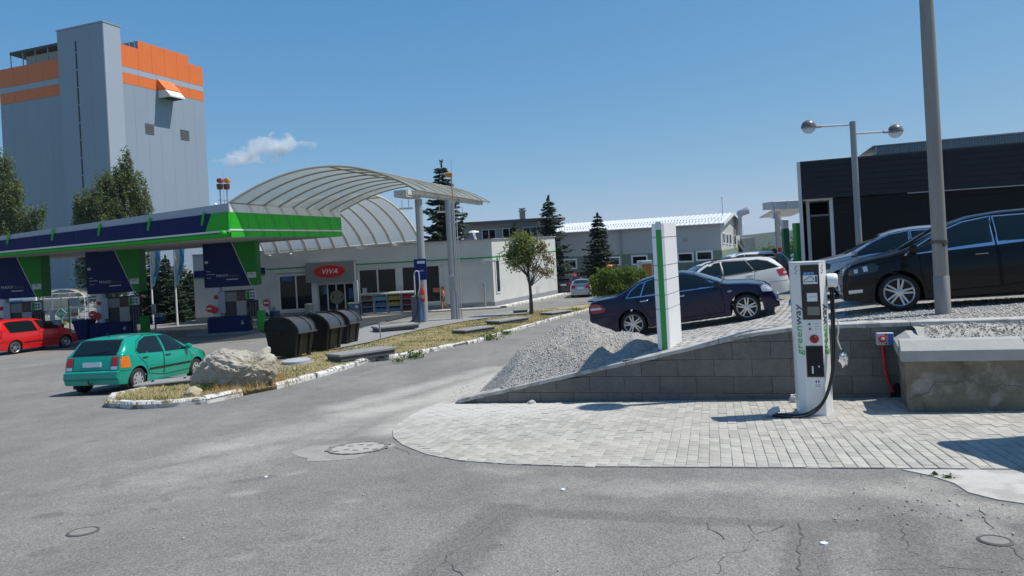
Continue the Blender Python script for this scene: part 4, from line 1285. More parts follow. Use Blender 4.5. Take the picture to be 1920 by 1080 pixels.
# warning lights and mast on the canopy roof
for x, lab in ((414, 'left one of two amber and red signal lamps on the canopy roof'), (427, 'right one of two amber and red signal lamps on the canopy roof')):
 pb = at(x, 385, 33.5); pt_ = at(x, 345, 33.5)
 s_ = thing('signal_lamp', lab, 'signal lamp', (pb.x, pb.y, pb.z - .3), group='signal lamps on the canopy roof')
 h = pt_.z - pb.z + .3
 mb = MB(); mb.tube([(0, 0, 0), (0, 0, h - .1)], .035, 6); mb.box((-.04, 0, .55), (.2, .03, .03)); mb.obj('post', m_steel, s_)
 mb = MB(); mb.lathe([(0, h - .28), (.13, h - .26), (.15, h - .1), (.15, h), (0, h + .02)], 10); mb.obj('lamp_base', M('lamp_brown', (.10, .03, .01), .5), s_)
 for k in ((1,) if x > 420 else (0,)):
  mb = MB(); mb.lathe([(0, -.16), (.12, -.14), (.12, .14), (0, .16)], 10, (0, (k - .5) * .0 - .05, h + .15 + .0 * k), 'Y'); o = mb.obj('lamp_lens', M('amber_lens' if k else 'red_lens', (.6, .2, .02) if k else (.3, .03, .02), .2), s_)
  o.location = (.05, 0, .0)
p = at(420, 322, 33.7); pb = at(421, 385, 33.7)
mb = MB(); mb.tube([(0, 0, -.4), (0, 0, p.z - pb.z)], .018, 5, r1=.006); mb.box((0, 0, .25), (.3, .02, .02)); o = mb.obj('antenna', m_greymetal); o.location = pb; tag(o, 'thin aerial between the two signal lamps on the canopy', 'aerial')
p = at(404, 384, 34); mb = MB(); mb.tube([(0, 0, -.5), (0, 0, .0)], .03, 6); mb.lathe([(0, -.09), (.08, -.05), (.09, .02), (.05, .09), (0, .1)], 10); o = mb.obj('roof_sensor', m_white); o.location = p; tag(o, 'small white dome sensor on the canopy roof edge', 'sensor')

# ------------------------------------------------------------------ translucent barrel vaults
def sheetmat(name, base, tr=.42, trans=.22):
 m = M(name, base, .35, var=.10, vs=.7, c2=(base[0] * .72, base[1] * .72, base[2] * .66), c2s=1.3, c2t=(.5, .72))
 t = m.node_tree; N = t.nodes; L = t.links; b = N['Principled BSDF']; out = N['Material Output']
 tb = N.new('ShaderNodeBsdfTranslucent'); tb.inputs['Color'].default_value = tuple(base) + (1,)
 tp = N.new('ShaderNodeBsdfTransparent'); tp.inputs['Color'].default_value = (.9, .93, .92, 1)
 a = N.new('ShaderNodeMixShader'); a.inputs['Fac'].default_value = tr
 c = N.new('ShaderNodeMixShader'); c.inputs['Fac'].default_value = trans
 L.new(b.outputs['BSDF'], a.inputs[1]); L.new(tb.outputs['BSDF'], a.inputs[2])
 L.new(a.outputs['Shader'], c.inputs[1]); L.new(tp.outputs['BSDF'], c.inputs[2]); L.new(c.outputs['Shader'], out.inputs['Surface'])
 return m
m_poly = sheetmat('polycarbonate', (.40, .43, .385), .45, .18); m_poly2 = sheetmat('polycarbonate_milky', (.44, .47, .47), .42, .16)
m_rib = M('vault_rib', (.24, .23, .20), .6, var=.1, vs=4); m_ribw = M('vault_rib_pale', (.66, .61, .50), .6, var=.1, vs=4)
def vault(root, L0, L1, R0, R1, rise, nb, splits, m_pane, m_r, power=1.0, ribr=.05):
 def S(s, t):
  l = Vector(L0).lerp(Vector(L1), t); r = Vector(R0).lerp(Vector(R1), t)
  p = l.lerp(r, s)
  p.z += rise * (math.sqrt(max(0, 1 - (2 * s - 1) ** 2)) * (1 - power) + power * 4 * s * (1 - s))
  return p
 for i in range(nb):
  t0, t1 = i / nb + .002, (i + 1) / nb - .002
  for a, b_ in zip(splits[:-1], splits[1:]):
   mb = MB()
   mb.sheet([[S(a + .002 + (b_ - a - .004) * k / 10, t) for k in range(11)] for t in (t0, t1)])
   up = [Vector(v) for v in mb.v]
   o = mb.obj('pane', m_pane, root, smooth=60, world=True)
 for i in range(nb + 1):
  mb = MB(); mb.tube([S(k / 24, i / nb) for k in range(25)], ribr, 6); mb.obj('rib', m_r, root, smooth=60, world=True)
 for s in splits:
  mb = MB(); mb.tube([S(s, k / 10) for k in range(11)], ribr * .9, 6); mb.obj('purlin', m_r, root, smooth=60, world=True)
 return S
v1 = thing('barrel_vault', 'translucent ribbed barrel vault rising from the green canopy edge to the round posts', 'vaulted roof', (-8, 37, gz(37)))
S1 = vault(v1, (CA.x + .05, CA.y + .05, 4.92), (CB.x, CB.y, 4.80), (-4.75, 35.5, 5.42), (-1.4, 49, 5.42), 1.42, 8, [0, .5, 1.0], m_poly, m_rib, 1.0, .055)
# eave beam carried by the posts
mb = MB()
pa, pb = Vector((-5.35, 34.9)), Vector((-2.1, 47.6)); dd = (pb - pa).normalized(); nn = Vector((dd.y, -dd.x))
q = [pa - nn * .02, pb - nn * .02, pb + nn * .26, pa + nn * .26]
mb.prism([tuple(v) for v in q], 5.16, 5.40); pq = pa + dd * 1.9
mb.prism([tuple(v) for v in (pa - nn * .45 - dd * .1, pq - nn * .45, pq + nn * .22, pa + nn * .22 - dd * .1)], 5.05, 5.395); mb.obj('eave_beam', M('dirty_white_beam', (.52, .50, .44), .7, var=.12, vs=2, c2=(.30, .27, .20), c2s=3, c2t=(.52, .64)), v1, world=True)
mb = MB()
for k in (.12, .55, .8):
 p = pa.lerp(pb, k)
 mb.box((p.x - .5, p.y, 4.55), (.7, .25, .09), rz=.2); mb.tube([(p.x - .7, p.y, 4.55), (p.x - .7, p.y, 5.0)], .02, 5); mb.tube([(p.x - .35, p.y, 4.55), (p.x - .35, p.y, 5.0)], .02, 5)
mb.obj('strip_light', m_whitedull, v1, world=True)
v2 = thing('barrel_vault', 'second milky ribbed vault between the canopy and the shop front', 'vaulted roof', (-12, 45, gz(45)))
pA, pB = at(497, 477, 48.3), at(786, 452, 48.3)
S2 = vault(v2, tuple(pA), tuple(pB), (-21.4, 45.0, 4.75), (-10.2, 41.3, 4.80), 2.0, 11, [0, .5, 1.0], m_poly2, m_ribw, .55, .075)
for x, y0, Yd, hh, lab in ((797, 608, 37.1, 5.15, 'front round grey steel post under the vault eave, with blue sign'), (853, 603, 38.0, 5.1, 'rear round grey steel post under the vault eave, with cable ducts')):
 b0 = at(x, y0, Yd)
 po = thing('steel_post', lab, 'post', tuple(b0), group='round posts of the vault')
 mb = MB(); mb.lathe([(.26, -.1), (.26, .03), (.2, .04), (.2, hh - b0.z - .1)], 20); mb.obj('shaft', M('post_grey', (.36, .37, .385), .45, .25, var=.06, vs=2), po, smooth=40)
 if x < 800:
  mb = MB(); mb.box((-.06, -.235, 2.95), (.66, .07, 1.12), b=.01); sg = mb.obj('blue_sign', m_blue, po)
  mb = MB(); mb.box((-.0, -.274, 3.33), (.42, .006, .14)); mb.obj('sign_strip', m_whitedull, sg)
  me = letters('VIVA', .12, m_letw); place(me, 'lettering', sg, (-.02, -.273, 2.87), (1, 0, 0), (0, 0, 1))
 else:
  mb = MB(); mb.tube([(.27, -.12, 0), (.27, -.12, 6.6)], .05, 8); mb.tube([(.40, -.1, 0), (.40, -.1, 5.6)], .03, 8); mb.obj('cable_duct', m_steel, po)
  mb = MB(); mb.box((-.02, -.25, 2.1), (.34, .10, .85), b=.01); mb.obj('switch_box', m_greymetal, po)
  mb = MB(); mb.tube([(.27, -.12, 6.6), (.27, -.12, 8.9)], .012, 5); mb.obj('lightning_rod', m_greymetal, po)
  mb = MB(); mb.tube([(.27, -.12, 6.4), (.22, -.12, 8.0)], .03, 6); mb.box((.1, -.12, 8.05), (.42, .22, .22), b=.04); mb.obj('orange_beacon', M('beacon', (.5, .2, .03), .4), po)

# ------------------------------------------------------------------ hall with white roof, older block behind the shop
hall = thing('workshop_hall', 'long pale hall with green lower wall and white ribbed roof', 'hall', (16, 78, gz(78)))
hc = Vector((22.6, 75.0)); hd = Vector((-.894, .447)); hp = Vector((.447, .894))
hfa = Face(hc + hd * 20.0, hc); hga = Face(hc, hc + hp * 13.3)
m_hall = M('hall_render', (.42, .43, .41), .85, var=.05, vs=.5); m_hallg = M('hall_green', (.16, .22, .155), .85, var=.08, vs=.6)
ze = 3.42; zr = 4.52; zb = -4
mb = MB(); P = [hc + hd * 20, hc, hc + hp * 13.3, hc + hp * 13.3 + hd * 20]
mb.prism([tuple(p) for p in P], zb, ze)
a, b_, c = hc, hc + hp * 13.3, hc + hp * 6.65
mb.extr([(a.x, a.y, ze), (b_.x, b_.y, ze), (c.x, c.y, zr)], (hd * 20).to_3d()); mb.obj('wall', m_hall, hall, world=True)
_, zg = hfa.px(1340, 470)
mb = MB(); hfa.box(mb, -0.02, hfa.len + .05, zb, zg, .003, .05); hga.box(mb, .05, hga.len, zb, zg, .003, .05); mb.obj('green_base', m_hallg, hall, world=True)
for x0, y0, x1, y1 in ((1060, 488, 1080, 502), (1138, 484, 1161, 496), (1187, 481, 1212, 494), (1228, 478, 1250, 491), (1273, 476, 1298, 489), (1308, 473, 1334, 486)):
 a, b_, c0, c1 = hfa.rect(x0, y0, x1, y1); frame_window(hfa, hall, a, b_, c0, c1, 1, .18, m_white, m_glass, out=.09, po=.052)
for x0, y0, x1, y1 in ((1354.5, 438, 1357.5, 455), (1361, 440, 1364, 456), (1367, 440, 1370, 457), (1375, 443, 1379, 458)):
 a, b_, c0, c1 = hga.rect(x0, y0, x1, y1); frame_window(hga, hall, a, b_, c0, c1, 1, .1, m_white, m_glass, out=.09, po=.052)
mb = MB(); u = hfa.px(1164, 460)[0]; hfa.box(mb, u - .08, u + .08, zb, ze, .06, .2); mb.obj('downpipe', m_greymetal, hall, world=True)
a, b_, c0, c1 = hfa.rect(1281, 446, 1289, 453); mb = MB(); hfa.box(mb, a, b_, c0, c1, .01, .05); mb.obj('wall_plate', m_greymetal, hall, world=True)
# ribbed roof: real corrugation
mb = MB(); top = []; bot = []
nst = 120
for i in range(nst + 1):
 u = -.5 + 21.0 * i / nst
 h = .07 if (i % 3 == 0) else 0
 e0 = hc + hd * u - hp * .5; r0 = hc + hd * u + hp * 6.65; e1 = hc + hd * u + hp * 13.8
 k = (zr - ze) / 6.65
 bot.append([(e0.x, e0.y, ze + .05 - .5 * k + h), (r0.x, r0.y, zr + .08 + h), (e1.x, e1.y, ze + .05 - .5 * k + h)])
mb.sheet(bot[::-1]);
roof = mb.obj('roof', M('white_roof', (.72, .73, .74), .35, .1, var=.05, vs=.4), hall, world=True)
mb = MB()
for i in range(0, 60):
 for v in (1.0, 2.6):
  p = hc + hd * (21.0 * i / 60 + .3 * (v > 2)) + hp * v
  mb.box((p.x, p.y, ze + .16 + v * (zr - ze) / 6.65), (.08, .08, .14))
mb.obj('snow_guard', m_greymetal, roof, world=True)['kind'] = 'stuff'
mb = MB(); e0 = hc - hp * .5 - hd * .5; e1 = hc - hp * .5 + hd * 20.5
mb.tube([(e0.x, e0.y, ze - .1), (e1.x, e1.y, ze - .1)], .10, 6); mb.obj('gutter', m_greymetal, roof, world=True)
mb = MB(); rows = []
p = [hc - hp * .55 - hd * .52, hc + hp * 6.65 - hd * .52, hc + hp * 13.85 - hd * .52]
for q, zz in zip(p, (ze - .05, zr + .08, ze - .05)): rows.append([(q.x, q.y, zz - .25), (q.x, q.y, zz + .10)])
mb.sheet(rows); mb.obj('verge_board', m_whitedull, roof, world=True)
u, z = hga.px(1378, 425)
pp = hga.P(9.5, 0, .5)
mb = MB(); pz = at(1378, 420, pp.y).z
mb.tube([(pp.x, pp.y, pz - 1.4), (pp.x, pp.y, pz + .7), (pp.x + .25, pp.y, pz + 1.25), (pp.x + 1.2, pp.y, pz + 1.55)], .42, 10); mb.obj('flue_pipe', m_steel, hall, smooth=40, world=True)
p = at(1355, 402, 79); mb = MB(); mb.tube([(0, 0, -.3), (0, 0, 1.9)], .04, 5); mb.box((0, 0, 1.9), (.2, .05, .05)); o = mb.obj('roof_mast', m_greymetal); o.location = p; tag(o, 'thin mast at the gable end of the white roof', 'mast')
# lower wing at the right of the hall
w_ = thing('brick_shed', 'small grey shed with sloping conveyor beside the hall gable', 'shed', (30, 84, gz(84)))
p0, p1 = at(1384, 470, 88), at(1404, 470, 88)
mb = MB(); mb.box(((p0.x + p1.x) / 2, 88, 0), (p1.x - p0.x, 5, 2 * (at(1395, 446, 88).z)), 0); mb.obj('wall', M('shed_grey', (.33, .33, .31), .9, var=.1), w_, world=True)
mb = MB(); a, b_ = at(1382, 447, 85), at(1398, 470, 85); mb.extr([a, b_, b_ - Vector((0, 0, .5)), a - Vector((0, 0, .5))], (0, .8, 0)); mb.obj('conveyor', m_steel, w_, world=True)
mb = MB(); p = at(1400, 446, 86); mb.box((p.x, 86, p.z / 2 - 1), (.9, .9, p.z + 2)); mb.obj('chute', m_whitedull, w_, world=True)

old = thing('older_building', 'older grey flat-roofed building with chimney behind the shop roof', 'building', (-1, 72, gz(72)))
p0, p1 = at(868, 425, 70), at(1008, 425, 70); zt = at(940, 419, 70).z
mb = MB(); mb.prism([(p0.x, 70), (p1.x, 68.5), (p1.x + 2, 80), (p0.x + 2, 81)], -4, zt); mb.obj('wall', M('old_render', (.30, .30, .29), .9, var=.12, vs=.6), old, world=True)
p2 = at(1062, 424, 69)
mb = MB(); mb.prism([(p0.x - .6, 69.3), (p1.x + .5, 67.8), (p2.x, 70), (p1.x + 2.5, 81), (p0.x, 82)], zt, zt + .28); mb.obj('roof', M('old_roof', (.13, .125, .12), .8), old, world=True)
of = Face((p0.x, 70), (p1.x, 68.5))
for k in range(3):
 u = 2.0 + k * 2.1; frame_window(of, old, u, u + 1.3, zt - 1.6, zt - .6, 2, .08)
pc = at(980, 412, 73)
ch = MB(); ch.box((pc.x, 73, zt + .6), (.6, .6, 1.3)); c_ = ch.obj('chimney', M('chimney_brick', (.28, .24, .21), .9, var=.15, vs=4), old, world=True)
ch = MB(); ch.box((pc.x, 73, zt + 1.3), (.8, .8, .12)); ch.box((pc.x, 73, zt + 1.52), (.7, .7, .1)); ch.tube([(pc.x, 73, zt + 1.3), (pc.x, 73, zt + 1.5)], .2, 8); ch.obj('chimney_cap', m_greymetal, c_, world=True)

# ------------------------------------------------------------------ dark showroom at the right
show = thing('dark_showroom', 'charcoal board-clad showroom with deep fascia and corner entrance', 'showroom', (13, 23, lz(13, 23)))
F0 = Vector((10.78, 25.6)); F1 = Vector((17.08, 22.9)); fd = (F1 - F0).normalized()
shf = Face(F0, F0 + fd * 14)
m_char = M('charcoal_boards', (.018, .020, .026), .6, var=.12, vs=1.5, spec=.2)
m_char2 = M('charcoal_lower', (.010, .011, .014), .65, var=.12, vs=1.5, spec=.15)
zt = shf.px(1498, 305)[1]; zf = shf.px(1503, 375)[1]; zb = -1.5
bk = -shf.n
mb = MB(); shf.box(mb, .02, 14, zf + .02, zt - .02, -9, -.05); mb.obj('upper_wall', m_char, show, world=True)
# boards of the fascia
nb = 7; hgt = (zt - zf) / nb
for i in range(nb):
 for a, b_ in ((0.02, 4.6), (4.61, 9.3), (9.31, 14)):
  mb = MB(); mb.extr([shf.P(a, zf + i * hgt + .006, -.05), shf.P(b_, zf + i * hgt + .006, -.05), shf.P(b_, zf + (i + 1) * hgt - .012, -.05), shf.P(a, zf + (i + 1) * hgt - .002, -.05)], shf.n.to_3d() * .05)
  mb.obj('board', m_char, show, world=True)
u1 = shf.px(1563, 400)[0]
mb = MB(); shf.box(mb, u1, 14, zb, zf - .02, -9, -.22); mb.obj('lower_wall', m_char2, show, world=True)
z = 0.0
while z < zf - .1:
 mb = MB(); shf.box(mb, u1 + .01, 14, z + .01, min(z + .2, zf - .03) - .004, -.22, -.17); mb.obj('board', m_char2, show, world=True)
 z += .2
mb = MB(); shf.box(mb, 3.4, 14, zf - .03, zf + .0, -.03, .04); mb.obj('drip_edge', m_greymetal, show, world=True)
mb = MB(); shf.box(mb, 0.0, 14, zt - .02, zt + .03, -9, .03); mb.obj('parapet_cap', M('cap_dark', (.03, .03, .035), .5), show, world=True)
# entrance recess
mb = MB(); shf.box(mb, .0, u1, zf - .02, zf + .02, -3.2, -.06); mb.obj('soffit', m_whitedull, show, world=True)
mb = MB()
for k in range(9): shf.box(mb, .1, u1 - .1, zf - .05, zf - .021, -.4 - k * .3, -.25 - k * .3)
mb.obj('soffit_slat', m_lightgrey, show, world=True)
mb = MB(); shf.box(mb, -.1, u1, zb, zf - .03, -3.4, -3.2); mb.obj('entrance_glass', m_dark, show, world=True)
mb = MB(); shf.box(mb, -.12, .0, zb, zt + .02, -6, .02); mb.obj('corner_pier', m_lightgrey, show, world=True)
mb = MB(); shf.box(mb, u1 - .12, u1, zb, zf - .03, -3.2, -.2); mb.obj('reveal_panel', m_lightgrey, show, world=True)
mb = MB(); shf.box(mb, .12, .24, zb, zf - .03, -.9, -.7); mb.obj('door_jamb', m_lightgrey, show, world=True)
# doorway dark opening just inside
mb = MB(); uu0, uu1 = .26, u1 - .13; shf.box(mb, uu0, uu1, zb, zf - .6, -1.35, -1.3); mb.obj('door_glass', M('door_dark', (.006, .006, .007), .2, spec=.15), show, world=True)
mb = MB(); shf.box(mb, uu0, uu1, zf - .62, zf - .55, -1.38, -1.28); mb.obj('door_head', m_greymetal, show, world=True)
# corrugated rooftop screen
q0, q1 = at(1641, 273, 29.5), at(1960, 243, 27.5)
rs = Face((q0.x, q0.y), (q1.x, q1.y)); N_ = 70
mb = MB(); r0 = []; r1 = []
for i in range(N_ * 2 + 1):
 u = rs.len * i / (N_ * 2); o_ = .05 if (i // 1) % 2 else 0
 r0.append(rs.P(u, 4.5, o_)); r1.append(rs.P(u, q0.z + (q1.z - q0.z) * i / (N_ * 2), o_))
mb.sheet([r0, r1][::-1]); sc_ = mb.obj('rooftop_screen', M('corrugated_metal', (.34, .38, .40), .4, .6, var=.08, vs=1), show, world=True)
mb = MB(); rs.box(mb, -.1, rs.len, q0.z - .04, q0.z + .0, -4, .08); mb.obj('screen_cap', m_greymetal, sc_, world=True)
mb = MB()
for k in range(9): rs.box(mb, -.05 - k * .0, 0, 4.4 + k * .13, 4.46 + k * .13, -1.6 + k * .15, .02)
mb.obj('screen_end', m_greymetal, sc_, world=True)
# ------------------------------------------------------------------ cars
def paint(name, col, metal=.3, rough=.28):
 return M(name, col, rough, metal, spec=.3, coat=.7)
m_tyre = M('tyre', (.014, .014, .014), .85, bump=.2, bs=50)
m_rim = M('alloy', (.55, .56, .58), .28, .9)
m_rimdark = M('rim_dark', (.02, .02, .02), .5, .3)
m_under = M('underbody', (.005, .005, .005), .95, spec=.05)
m_cglass = M('car_glass', (.006, .013, .014), .02, spec=.5)
m_tail = M('tail_lens', (.38, .008, .010), .12, coat=.6)
m_tailor = M('orange_lens', (.65, .16, .01), .15, coat=.6)
m_lens = M('clear_lens', (.55, .57, .6), .08, .3, coat=.8)
m_headdark = M('head_lens', (.025, .028, .03), .06, spec=.4, coat=.5)
m_plate = M('blank_plate', (.8, .8, .8), .5)
m_trimblk = M('black_trim', (.012, .012, .013), .5)
class Car:
 def __init__(s, spec):
  s.sp = spec; L, W = spec['L'], spec['W']
  s.hl = L / 2
  xs0 = np.linspace(-s.hl, s.hl, 1401)
  tx = [p[0] for p in spec['top']]; tz = [p[1] for p in spec['top']]
  z = np.interp(xs0, tx, tz)
  k = np.exp(-np.linspace(-2.2, 2.2, 41) ** 2); k /= k.sum()
  zs = np.convolve(np.pad(z, 20, mode='edge'), k, mode='valid')
  e = np.clip((s.hl - np.abs(xs0)) / .12, 0, 1)
  s.tx, s.tz = xs0, z * (1 - e) + zs * e
  s.build()
 def zt(s, x): return np.interp(x, s.tx, s.tz)
 def belt(s, x): return np.interp(x, [p[0] for p in s.sp['belt']], [p[1] for p in s.sp['belt']])
 def ws(s, x):
  sp = s.sp; hw = sp['W'] / 2
  fr = max(0, (x - (s.hl - sp.get('fl', .85))) / sp.get('fl', .85)); rr = max(0, (-x - (s.hl - sp.get('rl', .6))) / sp.get('rl', .6))
  return hw * (1 - sp.get('fk', .17) * fr ** 2.3 - sp.get('rk', .11) * rr ** 2.3)
 def sill(s, x):
  return s.sp['sill'] + .05 * max(0, abs(x) - (s.hl - .5)) / .5
 def bot(s, x):
  z = s.sill(x); r = s.sp['r']; Ra = r + .055
  for xa in (s.sp['fx'], s.sp['rx']):
   d = Ra ** 2 - (x - xa) ** 2
   if d > 0: z = max(z, r + math.sqrt(d))
  return z
 def section(s, x):
  ztp = float(s.zt(x)); ws = s.ws(x); sl = s.sill(x); zb = s.bot(x)
  zbel = min(float(s.belt(x)), ztp - .055)
  zb = min(zb, zbel - .05)
  pts = [(0, zb), (ws * .55, zb)]
  for i in range(9):
   z = zb + (zbel - zb) * i / 8
   t = (z - sl) / max(.01, zbel - sl)
   y = ws * ((.945 + .055 * math.sin(math.pi / 2 * min(1, t / .55))) - (.032 * max(0, (t - .6) / .4) ** 1.6))
   pts.append((y, z))
  he = ztp - zbel
  ytop0 = pts[-1][0] - .012
  ye = ytop0 - s.sp.get('tum', .46) * max(0, he - .10) - .03
  zee = ztp - min(.085, .45 * he)
  for i in range(7):
   t = i / 6
   pts.append((ytop0 + (ye - ytop0) * t + .018 * math.sin(math.pi * t), zbel + .006 + (zee - zbel - .006) * t))
  for i in range(1, 8):
   a = math.pi / 2 * i / 7
   pts.append((ye * math.cos(a) ** .85 if i < 7 else 0, zee + (ztp - zee) * math.sin(a) ** .8))
  return pts
 def build(s):
  sp = s.sp; r = sp['r']; Ra = r + .055
  xs = list(np.linspace(-s.hl, s.hl, 70))
  for xa in (sp['fx'], sp['rx']): xs += [xa + Ra * math.cos(a) for a in np.linspace(0, math.pi, 19)] + [xa - Ra - .004, xa + Ra + .004]
  xs += [p[0] for p in sp['top']]
  xs = sorted(set(round(float(x), 4) for x in xs if -s.hl <= x <= s.hl))
  ys = [xs[0]]
  for x in xs[1:]:
   if x - ys[-1] > .0035: ys.append(x)
  xs = ys
  V = []; F = []; Mi = []
  n = None
  for x in xs:
   sec = s.section(x)
   full = [(y, z) for y, z in sec] + [(-y, z) for y, z in sec[-2:0:-1]]
   n = len(full)
   V += [(x, y, z) for y, z in full]
  for i in range(len(xs) - 1):
   for k in range(n):
    k2 = (k + 1) % n
    F.append((i * n + k, (i + 1) * n + k, (i + 1) * n + k2, i * n + k2)); Mi.append(1 if k in (0, 1, n - 1, n - 2) else 0)
  F.append(tuple(range(n))); Mi.append(0); F.append(tuple(range((len(xs) - 1) * n, len(xs) * n))[::-1]); Mi.append(0)
  s.V, s.F, s.Mi = V, F, Mi
  s.bvh = BVHTree.FromPolygons([Vector(v) for v in V], F)
 def cast(s, mode, a, b_, off):
  if mode == 'side': o, d = Vector((a, 3, b_)), Vector((0, -1, 0))
  elif mode == 'rear': o, d = Vector((-6, a, b_)), Vector((1, 0, 0))
  elif mode == 'front': o, d = Vector((6, a, b_)), Vector((-1, 0, 0))
  else: o, d = Vector((b_, a, 4)), Vector((0, 0, -1))     # top: a = y, b = x
  h = s.bvh.ray_cast(o, d)
  if h[0] is None: return None
  return h[0] + (h[1] if h[1].dot(d) < 0 else -h[1]) * off
 def patch(s, mb, mode, poly, off=.006, na=14, nb=5, flip=False):
  A = [p[0] for p in poly]; a0, a1 = min(A) + 1e-4, max(A) - 1e-4
  knots = sorted(set([a0, a1] + [min(max(p[0], a0), a1) for p in poly] + list(np.linspace(a0, a1, na))))
  rows = []
  for a in knots:
   bs = []
   for i in range(len(poly)):
    p, q = poly[i - 1], poly[i]
    if (p[0] - a) * (q[0] - a) <= 0 and abs(p[0] - q[0]) > 1e-9:
     bs.append(p[1] + (q[1] - p[1]) * (a - p[0]) / (q[0] - p[0]))
   if len(bs) < 2: continue
   lo, hi = min(bs), max(bs)
   row = [s.cast(mode, a, lo + (hi - lo) * j / nb, off) for j in range(nb + 1)]
   rows.append(row)
  vs = []; ix = {}; fs = []
  for i, rw in enumerate(rows):
   for j, p in enumerate(rw):
    if p is not None:
     ix[i, j] = len(vs); vs.append((p.x, -p.y if flip else p.y, p.z))
  for i in range(len(rows) - 1):
   for j in range(nb):
    k = [(i, j), (i + 1, j), (i + 1, j + 1), (i, j + 1)]
    if all(q in ix for q in k):
     f = [ix[q] for q in k]
     fs.append(tuple(f if (flip == (mode == 'side')) else f[::-1]))
  mb.add(vs, fs)
 def ribbon(s, mb, mode, line, w=.007, off=.003, flip=False):
  P = []
  for p, q in zip(line[:-1], line[1:]):
   n = max(2, int(math.dist(p, q) / .06))
   for i in range(n): P.append((p[0] + (q[0] - p[0]) * i / n, p[1] + (q[1] - p[1]) * i / n))
  P.append(line[-1])
  rows = []
  for i, p in enumerate(P):
   a, b_ = P[max(0, i - 1)], P[min(len(P) - 1, i + 1)]
   d = Vector((b_[0] - a[0], b_[1] - a[1])).normalized(); n = (-d.y * w, d.x * w)
   r = [s.cast(mode, p[0] + n[0] * k, p[1] + n[1] * k, off) for k in (-1, 1)]
   if None in r: continue
   rows.append([(v.x, -v.y if flip else v.y, v.z) for v in r])
  if len(rows) > 1: mb.sheet(rows)
def grow(poly, d):
 cx = sum(p[0] for p in poly) / len(poly); cy = sum(p[1] for p in poly) / len(poly)
 out = []
 A = sum(poly[i - 1][0] * poly[i][1] - poly[i][0] * poly[i - 1][1] for i in range(len(poly)))
 for i in range(len(poly)):
  a, b_, c = Vector(poly[i - 1]), Vector(poly[i]), Vector(poly[(i + 1) % len(poly)])
  e1, e2 = (b_ - a).normalized(), (c - b_).normalized()
  n1, n2 = Vector((e1.y, -e1.x)), Vector((e2.y, -e2.x))
  if A < 0: n1, n2 = -n1, -n2
  n = (n1 + n2); n = n.normalized() / max(.5, n.normalized().dot(n1))
  out.append(tuple(b_ + n * d))
 return out
def wheel_meshes(r, w, style):
 t = MB(); ri = r * .76 if style != 'cap' else r * .66
 t.lathe([(ri, -w * .42), (ri + .01, -w / 2), (r - .03, -w / 2), (r - .006, -w * .36), (r, -w * .2), (r, w * .2), (r - .006, w * .36), (r - .03, w / 2), (ri + .01, w / 2), (ri, w * .42), (ri - .02, w * .1)], 36, ax='Y', cap=False)
 ty = t.mesh('tyre', m_tyre, 50)
 rm = MB()
 # y points outwards on the +y side
 yo = w * .40
 rm.lathe([(ri + .004, yo + .004), (ri - .012, yo + .012), (ri - .028, yo - .004), (ri - .03, -yo)], 36, ax='Y', cap=False)
 if style == 'cap':
  rm.lathe([(ri - .02, yo - .002), (ri * .55, yo + .016), (ri * .3, yo + .022), (0, yo + .024)], 30, ax='Y')
  m_cap = M('hub_cap', (.36, .36, .37), .5, .3)
  rm.k = 1
  for k in range(8):
   a = 2 * math.pi * k / 8; c = (math.cos(a) * ri * .70, math.sin(a) * ri * .70)
   pts = [(c[0] + .022 * math.cos(b_), yo + .0145, c[1] + .022 * math.sin(b_)) for b_ in np.linspace(0, 2 * math.pi, 9)[:-1]]
   rm.extr(pts, (0, .004, 0))
  return ty, rm.mesh('rim', [m_cap, m_rimdark], 40)
 rm.k = 1
 rm.lathe([(ri - .03, yo - .075), (0, yo - .07)], 30, ax='Y')
 rm.k = 0
 n, wid, dbl = {'star': (5, .052, 0), 'twin': (5, .030, .034), 'six': (6, .05, 0), 'multi': (9, .03, 0)}[style]
 for k in range(n):
  a = 2 * math.pi * k / n + math.pi / 2
  for sg in ((0,) if not dbl else (-1, 1)):
   ca, sa = math.cos(a), math.sin(a)
   o0, o1 = sg * dbl * .45, sg * dbl * (1.15 if dbl else 0)
   def P(rad, off, y): return (ca * rad - sa * off, y, sa * rad + ca * off)
   w0, w1 = wid * .62, wid * (.5 if dbl else .60)
   if style == 'star': w0, w1 = wid * .45, wid * .9
   q = [P(.03, o0 - w0, yo - .004), P(.03, o0 + w0, yo - .004), P(ri - .02, o1 + w1, yo + .004), P(ri - .02, o1 - w1, yo + .004)]
   rm.extr(q, (0, -.03, 0))
 rm.lathe([(.065, yo - .03), (.062, yo + .002), (.04, yo + .01), (0, yo + .012)], 16, ax='Y')
 return ty, rm.mesh('rim', [m_rim, m_rimdark], 40)
_wc = {}
def groundpose(x, y, hx, hy, fn, fx, rx, tr=.7):
 d = Vector((hx, hy)).normalized(); l = Vector((-d.y, d.x))
 def z(p): return fn(p.x, p.y)
 c = Vector((x, y))
 pf, pr = c + d * fx, c + d * rx
 zf = (z(pf + l * tr) + z(pf - l * tr)) / 2; zr = (z(pr + l * tr) + z(pr - l * tr)) / 2
 zl = (z(pf + l * tr) + z(pr + l * tr)) / 2; zr_ = (z(pf - l * tr) + z(pr - l * tr)) / 2
 F = Vector((d.x * (fx - rx), d.y * (fx - rx), zf - zr)).normalized()
 Lv = Vector((l.x * 2 * tr, l.y * 2 * tr, zl - zr_)); Lv = (Lv - F * Lv.dot(F)).normalized()
 U = F.cross(Lv)
 zc = zf + (zr - zf) * (fx / (fx - rx))
 return Matrix(((F.x, Lv.x, U.x, x), (F.y, Lv.y, U.y, y), (F.z, Lv.z, U.z, zc), (0, 0, 0, 1)))
